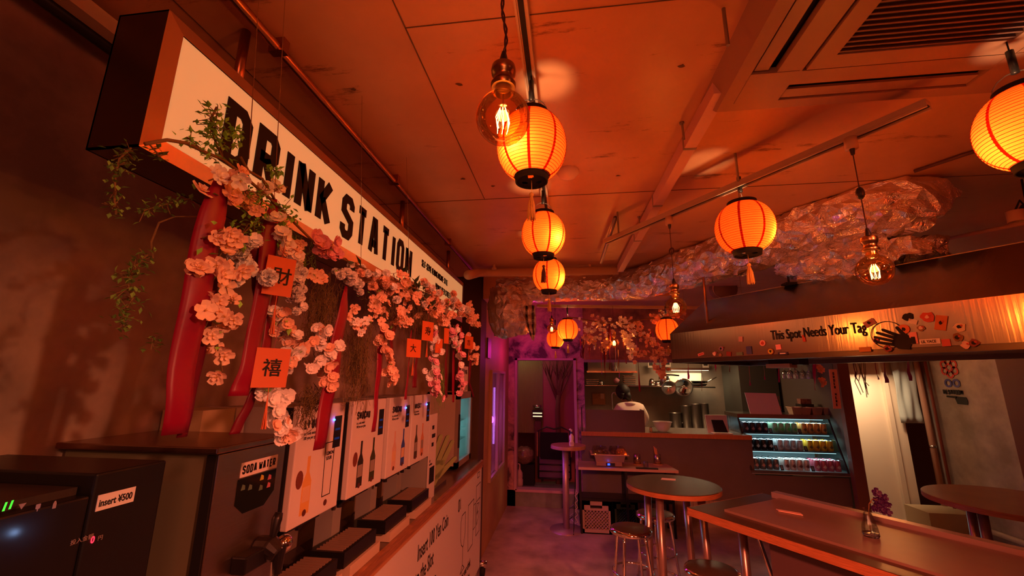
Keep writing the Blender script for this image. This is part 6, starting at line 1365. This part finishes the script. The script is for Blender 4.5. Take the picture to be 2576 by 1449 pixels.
for r_ in range(3):
    z_, yf = levels[2-r_]
    for g_ in range(3):
        lab, c1, c2_ = cans[r_][g_]; m1 = mat('can_%d%d'%(r_,g_), c1, .35, .3); m2 = mat('canprint_%d%d'%(r_,g_), c2_, .4)
        x0 = fx0+xw*(.035+.325*g_); rad = .037; hh = .132
        t0 = thing('drink_can', lab, 'can', (0,0,0), group=lab.split(',')[0]+' rows in the display fridge'); t0['label'] = lab
        MB().lathe([(1e-4,0),(rad*.85,0),(rad,.008),(rad,hh-.012),(rad*.84,hh-.002)],18).build('can_body', m1, t0, True)
        MB().lathe([(rad*.84,hh-.002),(rad*.8,hh),(rad*.76,hh-.004),(1e-4,hh-.004)],18).build('can_lid', canlid, t0, True)
        mb = MB()
        for q in range(5):
            w0 = -pi/2+(q-2)*.3; w1 = w0+.3; R_ = rad*1.01; zt2 = .075-.012*abs(q-2); zb2 = .03+.008*abs(q-2)
            mb.quad((R_*cos(w0-.15),R_*sin(w0-.15),zb2),(R_*cos(w1-.15),R_*sin(w1-.15),zb2),(R_*cos(w1-.15),R_*sin(w1-.15),zt2),(R_*cos(w0-.15),R_*sin(w0-.15),zt2))
        mb.build('printed_mark', m2, t0)
        first = True
        for j in range(3):
            for i in range(4):
                t = t0 if first else copy_tree(t0); first = False
                t.location = (x0+.06+i*.081+.004*j, yf+.045+j*.082, z_)
                t['label'] = lab.replace('with pinkish label','').replace('with stag-like silver mark','').replace('with dark mark','').replace('  ',' ').replace(' ,',',')+', '+('front','middle','back')[j]+' row, '+('first','second','third','fourth')[i]+' from left'
        pc_ = thing('price_card','black price card before the '+lab.replace(' with ',', ').replace('stag-like ',''),'card',(x0-.012,yf-.002,z_)); MB().hexa([(-.02,0,0),(.02,0,0),(.02,.003,0),(-.02,.003,0)],[(-.02,.02,.06),(.02,.02,.06),(.02,.023,.06),(-.02,.023,.06)]).build('card', black, pc_)
        mb = MB()
        for q in range(3): z3 = .014+.015*q; mb.quad((-.012,z3/3-.0008,z3),(.012,z3/3-.0008,z3),(.012,(z3+.005)/3-.0008,z3+.005),(-.012,(z3+.005)/3-.0008,z3+.005))
        mb.build('writing', mat('pale_print',(.7,.5,.5),.6), pc_)
# on top of the fridge
ztp = zt_+.05
mn = thing('menu_board','pinkish white menu board leaning on top of the display fridge','board',(Py(1920,1045,yt).x,yt,ztp))
q = [Py(1888,1044,yt+.0),Py(1968,1046,yt+.0),Py(1951,990,yt+.1),Py(1873,988,yt+.1)]
mb = MB(); slab(mb,q,.006); mb.build('board', whitepaper, mn, w=True)
mb = MB()
ex = (q[1]-q[0]).normalized(); ey = (q[3]-q[0]).normalized(); nn = -(ex.cross(ey)).normalized()
for k in range(16):
    x = .06+.05*(k%8)+.01*(k%3); y_ = .22 if k < 8 else .08; ln = .03+.02*((k*7)%4)
    mb.prism([(x,y_),(x+.006+.006*(k%2),y_),(x+.006+.006*(k%2),y_+ln),(x,y_+ln)], q[0]-nn*-.002, ex, ey, .001)
mb.build('writing', mat('thin_print',(.3,.15,.13),.6), mn, w=True)
for k,px in enumerate((2000,2022,2050,2078)):
    c = Vector((Py(px,1040,yt+.15).x,yt+.15,ztp)); t = thing('storage_tub',['leftmost low beige tub on the display fridge','second beige tub on the display fridge','third beige tub on the display fridge','rightmost beige tub on the display fridge'][k],'tub',c,group='tubs on the display fridge')
    MB().hexa([(-.05,-.06,0),(.05,-.06,0),(.05,.06,0),(-.05,.06,0)],[(-.07,-.08,.09),(.07,-.08,.09),(.07,.08,.09),(-.07,.08,.09)]).build('tub_body', mat('tub_beige',(.4,.28,.2),.5), t); MB().box((-.074,-.084,.085),(.074,-.078,.095)).box((-.074,.078,.085),(.074,.084,.095)).box((-.074,-.078,.085),(-.068,.078,.095)).box((.068,-.078,.085),(.074,.078,.095)).build('rim', mat('tub_rim',(.55,.4,.3),.5), t)
t = crumple(MB().box((-.07,-.05,.0),(.07,.05,.07)),.01,20,4).build('snack_bags', mat('bag_pattern',(.4,.2,.15),.4,var=.6,vscale=30)); t.location = (Py(2024,1018,yt+.3).x,yt+.3,ztp+.13); tag(t,'small pile of patterned packets behind the tubs','packets',None,'stuff')
t = MB().box((-.08,-.08,0),(.08,.08,.13)).build('packet_shelf', darkmetal); t.location = (Py(2024,1018,yt+.3).x,yt+.3,ztp); tag(t,'dark riser under the patterned packets','box')
# ORDER HERE board
p0, p1 = Py(2099,930,5.9), Py(2099,1028,5.9); oh = thing('order_board','narrow salmon board reading ORDER HERE hanging right of the display fridge','sign',p0)
q = [Py(2085,929,5.9),Py(2105,929,5.9),Py(2117,1028,5.9),Py(2097,1028,5.9)]
MB().tube([(q[0]+q[1])/2,((q[0].x+q[1].x)/2,q[0].y,H2)],.002,5).build('cord', blackm, oh, w=True)
mb = MB(); slab(mb,[q[3],q[2],q[1],q[0]],-.006); mb.build('board', mat('salmon_board',(.95,.5,.35),.5), oh, w=True)
dv = (q[2]-q[1]); mb = MB(); cpos = (q[0]+q[1])/2; 
for k,ch in enumerate('ORDER HERE'):
    if ch == ' ': continue
    c = cpos.lerp((q[2]+q[3])/2,.075+.088*k+.03); strokes(mb, ch, c+Vector((-.014,-.009,-.02)), (1,0,0),(0,0,1), .034, t=.2, sx=.7, depth=-.002)
mb.build('lettering', ink, oh, w=True)
# hanging glasses
gr = thing('glass_rack','rack from which wine glasses hang upside down above the display fridge','rack',Py(2000,915,6.6)); a=Py(1965,915,6.6); b=Py(2045,917,6.6); MB().box((a.x,6.45,a.z),(b.x,6.8,a.z+.02)).build('rack_board', darkmetal, gr, w=True)
g0 = None
for i in range(6):
    for j in range(2):
        if g0 is None:
            g0 = thing('wine_glass','wine glass hanging upside down from the rack above the display fridge','glass',(0,0,0),group='hanging wine glasses'); MB().lathe([(.032,0),(.004,-.004),(.004,-.09),(.03,-.11),(.038,-.15),(.034,-.21)],18).build('glass_body', glassm, g0, True); t = g0
        else: t = copy_tree(g0)
        t.location = (a.x+.05+i*.085, 6.5+j*.14, a.z-.002)
        t['label'] = 'upside-down wine glass on the hanging rack, '+('front','back')[j]+' row, '+('first','second','third','fourth','fifth','sixth')[i]+' from left'
# dark cupboard behind fridge
t = MB().box((2.85,7.6,0),(3.45,8.4,2.1)).build('dark_cupboard', mat('cupboard_dark',(.06,.06,.05),.4)); tag(t,'dark double-door cupboard at the right of the kitchen','cupboard')
t = MB().tube([Py(2093,1010,6.3),Py(2090,940,6.3)],.004,6).build('thin_cord', blackm); bpy.data.objects.remove(t)

# ---- side table with warming pan
tz = Py(1570,1165,5.72).z; ty = 5.60
wt = thing('side_table','low pale-topped side table with black legs in front of the kitchen counter','table',(.6,5.8,0))
a = Py(1455,1175,ty); b = Py(1707,1186,ty)
tz = a.z
MB().hexa([(a.x,ty,tz-.03),(b.x,ty,tz-.03),(b.x-.05,6.02,tz-.03),(a.x,6.02,tz-.03)],[(a.x,ty,tz),(b.x,ty,tz),(b.x-.05,6.02,tz),(a.x,6.02,tz)]).build('tabletop', mat('pinkish_top',(.55,.36,.28),.35), wt, w=True)
for x in (a.x+.02,(a.x+b.x)/2-.02,b.x-.08):
    for yy in (ty+.02,5.98):
        MB().box((x-.013,yy-.013,0),(x+.013,yy+.013,tz-.03)).build('leg', blackm, wt, w=True)
MB().box((a.x+.02,ty+.01,tz-.38),(b.x-.08,ty+.03,tz-.355)).build('crossbar', blackm, wt, w=True); MB().box((a.x+.02,ty+.03,tz-.38),(b.x-.08,5.98,tz-.37)).build('lower_shelf', darkmetal, wt, w=True)
def T(px,py,yy=None): p = Pz(px,py,tz); return p
wp_ = thing('food_warmer','electric warming pan with clear domed lids and blue display on the side table','food warmer',(Py(1533,1165,5.75).x,5.78,tz)); 
MB().box((-.17,-.12,.01),(.15,.13,.06)).build('base', mat('warmer_base',(.3,.18,.15),.4,.3), wp_, bevel=.005)
MB().hexa([(-.17,-.11,.06),(.17,-.11,.06),(.17,.12,.06),(-.17,.12,.06)],[(-.19,-.13,.14),(.19,-.13,.14),(.19,.14,.14),(-.19,.14,.14)]).build('water_pan', mat('warmer_pan',(.4,.28,.24),.35,.5), wp_)
MB().box((-.235,-.15,.14),(.235,.16,.15)).build('rim', mat('warmer_rim',(.65,.42,.35),.35,.4), wp_, bevel=.003)
for s_ in (-1,1):
    MB().hexa([(s_*.11-.1,-.13,.15),(s_*.11+.1,-.13,.15),(s_*.11+.1,.14,.15),(s_*.11-.1,.14,.15)],[(s_*.11-.085,-.1,.22),(s_*.11+.085,-.1,.22),(s_*.11+.085,.11,.22),(s_*.11-.085,.11,.22)]).build('clear_lid', glassm, wp_)
    MB().lathe([(.012,.22),(.018,.24),(1e-4,.242)],12,(s_*.11,0,0)).build('lid_knob', glassm, wp_)
    mb = MB()
    for k in range(14): mb.sph((s_*.11+rnd.uniform(-.07,.07),rnd.uniform(-.09,.09),.165),.018,6)
    mb.build('food', mat('dark_food',(.15,.07,.04),.25), wp_, True)
MB().box((-.05,-.128,.016),(.06,-.119,.05)).build('control_panel', black, wp_); MB().box((-.03,-.130,.024),(-.002,-.128,.044)).build('display', emitm('blue_display',(.01,.03,1.0),9), wp_); light('display_glow','POINT',(-.015,-.16,.03),.03,(.05,.1,1),parent=wp_,size=.005)
for k,(px,lab) in enumerate(((1604,'steel cutlery tumbler on a coaster right of the food warmer'),(1655,'steel tumbler holding orange chopsticks on a coaster'))):
    c = Pz(px,1168,tz); t = thing('tumbler',lab,'cup',(c.x,c.y,tz)); MB().lathe([(1e-4,.006),(.042,.006),(.042,.125),(.039,.125),(.038,.02)],24).build('cup', steel, t, True); MB().lathe([(1e-4,.006),(.06,.006),(.06,0)],24).build('coaster', mat('cork',(.5,.25,.12),.7), t, True)
c = Pz(1655,1168,tz)
for k in range(4):
    t = MB().tube([(0,0,.02),(-.03+.006*k,.005*k,.22-.01*k)],.004,6).build('chopstick', mat('orange_chopstick',(.75,.3,.12),.5)); t.location = (c.x-.01+.006*k,c.y,tz); tag(t,['leftmost','second from left','third from left','rightmost'][k]+' orange chopstick standing in the right steel tumbler','chopstick','chopsticks in the tumbler')
c = Pz(1628,1180,tz); t = MB().box((-.13,-.03,0),(.13,.03,.012)).build('black_tray', black); t.location = (c.x,5.64,tz); tag(t,'flat black cutlery tray at the front edge of the side table','tray')
t = MB().lathe([(1e-4,.002),(.03,.002),(.033,.06),(.028,.075),(.012,.08)],16).build('glass_jar', glassm, None, True); t.location=(c.x+.0,5.70,tz+.0); tag(t,'small clear glass jar between the tumblers','jar')
# crates
def crate(label, x0,x1,y0,y1,h,m):
    t = thing('milk_crate', label, 'crate', ((x0+x1)/2,(y0+y1)/2,0))
    mb = MB().box((x0,y0,0),(x1,y1,.012)).box((x0,y1-.012,0),(x1,y1,h)).box((x0,y0,0),(x0+.012,y1,h)).box((x1-.012,y0,0),(x1,y1,h)); w_ = x1-x0
    mb.box((x0,y0,h-.045),(x1,y0+.012,h)).box((x0,y0,0),(x1,y0+.012,.05)).box((x0,y0,0),(x0+.035,y0+.012,h)).box((x1-.035,y0,0),(x1,y0+.012,h)).box((x0+w_*.3,y0,h-.1),(x0+w_*.7,y0+.012,h-.08)).box((x0,y0,h-.1),(x0+w_*.3,y0+.012,h)).box((x0+w_*.7,y0,h-.1),(x1,y0+.012,h))
    for k in range(-4,9):
        for s_ in (-1,1):
            a = Vector((x0+.035+k*w_*.11,y0+.006,.05 if s_>0 else h-.08)); b = a+Vector((h-.13,0,(h-.13)*s_))
            # clip to window
            lo,hi = x0+.035,x1-.035
            if b.x<lo or a.x>hi: continue
            ta = max(0,(lo-a.x)/(b.x-a.x)); tb_ = min(1,(hi-a.x)/(b.x-a.x)); mb.tube([a.lerp(b,ta),a.lerp(b,tb_)],.006,4)
    mb.build('crate_body', m, t, w=True); return t
ca = Py(1464,1340,5.62); cb = Py(1538,1340,5.62)
crate('grey-mauve plastic milk crate with diamond lattice under the side table', ca.x, ca.x+.36, 5.63, 5.98, .36, mat('crate_grey',(.4,.3,.3),.5))
crate('dark green plastic crate under the side table', ca.x+.39, ca.x+.68, 5.66, 5.98, .38, mat('crate_green',(.01,.035,.02),.5))
0 and crate('upper grey crate standing on the lattice crate in the shade under the side table', ca.x+.01, ca.x+.35, 5.7, 5.96, .12, mat('crate_grey',(.4,.3,.3)))
# cables on the floor
mb = MB(); c = Pz(1440,1330,0); mb.tube([Pz(1448,1180,.7),Vector((c.x+.03,c.y,.3)),Vector((c.x+.02,c.y,.02)),Pz(1443,1345,.01),Pz(1415,1338,.01),Pz(1412,1322,.01),Pz(1425,1312,.02),Pz(1440,1300,.1)],.006,6); t = mb.build('power_cable', blackm, None, True); tag(t,'black power cable looping on the floor beside the pole table','cable')
mb = MB(); pts = [Pz(1450+4*sin(k*2.1),1235+k*6,max(.02,.45-k*.03)) for k in range(15)]; mb.tube(pts,.005,6); mb.tube([Pz(1432,1278,.05),Pz(1445,1268,.15),Pz(1452,1285,.05),Pz(1430,1300,.02),Pz(1448,1318,.02)],.005,6); t = mb.build('white_cable', mat('white_cable',(.7,.6,.65),.5), None, True); tag(t,'bundle of thin white cables hanging beside the pole table','cable')
# ---- back room contents
mb = MB(); n = 60; a = Py(1308,1000,7.3); b = Py(1354,1000,7.3)
x0,x1 = -.86,-.44; vs=[]; fs=[]
for i in range(n+1):
    x = x0+(x1-x0)*i/n; y = 7.25+.012*(1 if i%2 else -1)
    vs += [(x,y,.95),(x,y,2.5)]
    if i: fs.append((2*i-2,2*i,2*i+1,2*i-1))
t = MB().add(vs,fs).build('pleated_curtain', mat('beige_curtain',(.6,.5,.3),.7)); md=t.modifiers.new('s','SOLIDIFY'); md.thickness=.004; tag(t,'pleated beige curtain hanging at the left in the doorway','curtain')
t = thing('bare_tree','bare brown tree with upward spreading branches standing in the doorway','tree',(Py(1404,1120,7.1).x,7.1,.22)); mb = MB().tube([(0,0,0),(.01,0,.5),(0,0,1.1),(.015,0,1.35)],[.05,.045,.04,.035],10)
rr = random.Random(3)
for k in range(14):
    w = rr.uniform(-1.0,1.0); L = rr.uniform(.3,.6); mb.tube([(.01,0,1.15+rr.uniform(0,.2)),(w*.12,rr.uniform(-.03,.03),1.3+L*.4),(w*.26,rr.uniform(-.05,.05),1.3+L)],[.018,.012,.004],6)
    for j in range(3): q=rr.uniform(-.12,.12); mb.tube([(w*.19,0,1.3+L*.7),(w*.26+q,rr.uniform(-.05,.05),1.42+L)],[.006,.002],4)
mb.build('trunk', mat('bark_red',(.18,.07,.05),.8), t, True)
fo = thing('folding_chair','folded black chair with purplish frame leaning in the doorway','chair',(Py(1395,1200,6.95).x,6.95,.22))
MB().box((-.22,.0,.38),(.22,.03,.78)).build('backrest', blackm, fo, bevel=.01)
MB().tube([(-.25,.02,.1),(-.25,.02,.8),(-.12,.02,.86),(.0,.02,.83),(.12,.02,.86),(.25,.02,.8),(.25,.02,.1)],.012,8).build('frame', darkmetal, fo, True)
for zz in (.1,.2,.3): MB().cyl((-.25,.02,zz),(.25,.02,zz),.01,8).build('crossbar', darkmetal, fo, True)
MB().box((-.24,.03,.08),(.24,.06,.4)).build('seat', mat('purple_seat',(.15,.07,.16),.6), fo, bevel=.01)
for s_ in (-1,1): MB().box((s_*.265-.01,0,.42),(s_*.265+.01,.03,.78)).build('armrest', wood, fo)
t = thing('stuffed_bag','shiny mottled bag on a black box inside the doorway','bag',(Py(1318,1150,7.0).x,6.98,.22)); MB().box((-.15,-.1,0),(.17,.12,.3)).build('black_box', blackm, t); o=crumple(MB().sph((0,0,.42),.17,16,.8),.02,10,9).build('bag', mat('mottled_bag',(.35,.2,.13),.25,var=.6,vscale=14), t, True)
bb = thing('cleaner_bottle','pinkish cleaner bottle standing on the threshold floor of the doorway','bottle',(Py(1302,1215,6.85).x+.03,6.85,.22)); MB().lathe([(1e-4,0),(.05,0),(.055,.02),(.055,.09),(.045,.11),(.05,.13),(.048,.19),(.03,.22),(.016,.24),(.016,.27)],20).build('body', mat('pink_bottle',(.6,.4,.4),.4), bb, True); MB().tube([(0,0,.27),(0,0,.31),(-.03,0,.32)],[.018,.014,.008],10).build('trigger', mat('pink_bottle',(.6,.4,.4)), bb, True)
t = thing('side_lamp','small dark shelf lamp with two lit slits beside the curtain in the doorway','lamp',(-.52,7.15,1.2))
MB().box((-.04,-.02,-.98),(.06,.08,-.05)).build('stand', mat('dark_red_wood',(.15,.04,.03),.4), t); MB().box((-.08,-.04,0),(.08,.08,.12)).build('shade', darkmetal, t)
for zz in (.02,.07): MB().box((-.07,-.045,zz),(.08,-.04,zz+.015)).build('lit_slit', emitm('warm_slit',(1,.75,.4),1.6), t)
MB().lathe([(1e-4,.18),(.07,.17),(.08,.2),(1e-4,.21)],20).build('dish', steel, t, True)
# ---- corridor on the right
cu = MB(); n=16; q0,q1 = Py(2240,908,6.78),Py(2312,1066,6.78); x0,x1 = q0.x,Py(2300,1000,6.78).x+.06; vs=[];fs=[]
for i in range(n+1):
    for j in range(13):
        u=i/n; v_=j/12; x = x0+(x1-x0)*u; z = 2.35+( Py(2270,1064,6.78).z-2.35)*v_ ; vs.append((x, 6.78+.009*sin(i*1.1+v_*2)+.012*sin(v_*9+i*.5), z))
for i in range(n):
    for j in range(12): a=i*13+j; fs.append((a,a+13,a+14,a+1))
t = cu.add(vs,fs).build('door_curtain', mat('grey_linen',(.42,.5,.5),.8), None, True); md=t.modifiers.new('s','SOLIDIFY'); md.thickness=.003; tag(t,'short wrinkled grey curtain hanging in the corridor doorway','curtain')
t = thing('wall_pipe','vertical pinkish pipe running down the corner beside the rough concrete wall','pipe',(4.96,6.45,0)); p=Px(2322,1000,4.93); t.location=(4.93,p.y,0); MB().cyl((0,0,0),(0,0,H1),.035,16).build('pipe', mat('pipe_salmon',(.5,.28,.2),.4), t, True); MB().cyl((0,0,.95),(0,0,.98),.04,16).build('joint_ring', steel, t, True)
p=Px(2345,1000,4.96); t=MB().cyl((4.96,p.y,0),(4.96,p.y,H1),.018,10).build('thin_pipe', mat('pipe_dark_red',(.25,.06,.04),.5), None, True); tag(t,'thin dark red pipe right of the pinkish wall pipe','pipe')
# writing on the concrete wall
t = thing('restroom_sign','black RESTROOM lettering with pointing hand on the rough concrete wall','sign',Px(2405,985,4.995))
a = Px(2374,992,4.994); b = Px(2436,992,4.994); L = abs(a.y-b.y)
mb = MB(); strokes(mb,'RESTROOM',(4.994,a.y,a.z),(0,-1,0),(0,0,1),.062,t=.24,sx=L/.062/8/1.02*.7,gap=.2,depth=.002); mb.build('lettering', ink, t, w=True)
c = Px(2418,1008,4.994); mb = MB(); mb.prism([(-.06,-.045),(.08,-.05),(.09,.0),(.08,.045),(-.05,.05),(-.08,.025)],c,(0,-1,0),(0,0,1),.002); capsule2(mb,(-.06,.04),(-.19,.048),.014,.012,c,(0,-1,0),(0,0,1),.002); mb.build('pointing_hand', ink, t, w=True)
t = thing('flower_sticker','red and blue ring-petal graffiti sticker above the RESTROOM lettering','sticker',Px(2386,925,4.995))
c = Px(2387,925,4.994)
def ringp(c,dx,dy,r,m,nm):
    mb = MB(); P=circ(r,16); P2=circ(r*.55,16)
    for k in range(16):
        j=(k+1)%16; mb.prism([(dx+P[k][0],dy+P[k][1]),(dx+P[j][0],dy+P[j][1]),(dx+P2[j][0],dy+P2[j][1]),(dx+P2[k][0],dy+P2[k][1])],c,(0,-1,0),(0,0,1),.002)
    mb.build(nm,m,t,w=True)
for k in range(6): ringp(c,.085*cos(pi/2+k*2*pi/6),.085*sin(pi/2+k*2*pi/6),.055,mat('graffiti_red',(.5,.03,.02),.5),'red_petal')
for s_ in (-1,1): ringp(c,s_*.06,-.2,.055,mat('graffiti_blue',(.06,.05,.3),.5),'blue_petal')
# step block, floor pipe
a = Pz(2273,1308,0); t = MB().box((4.45,6.35,0),(4.98,6.75,.22)).build('step_block', mat('step_cream',(.5,.4,.25),.6)); tag(t,'pale step block at the foot of the corridor doorway','step')
t = MB().cyl((4.93,6.3,.1),(4.93,4.6,.1),.03,12).build('floor_pipe', mat('floor_pipe_pale',(.6,.5,.42),.4), None, True); tag(t,'pale pipe along the foot of the rough concrete wall','pipe')
t = thing('coiled_hose','small black curled hose by the floor pipe under the right round table','hose',(4.85,5.0,0)); MB().tube([(.0+.1*cos(w*.4),.12*sin(w*.4),.16+.08*sin(w*.4+1)) for w in range(14)],.022,8).build('hose', blackm, t, True)
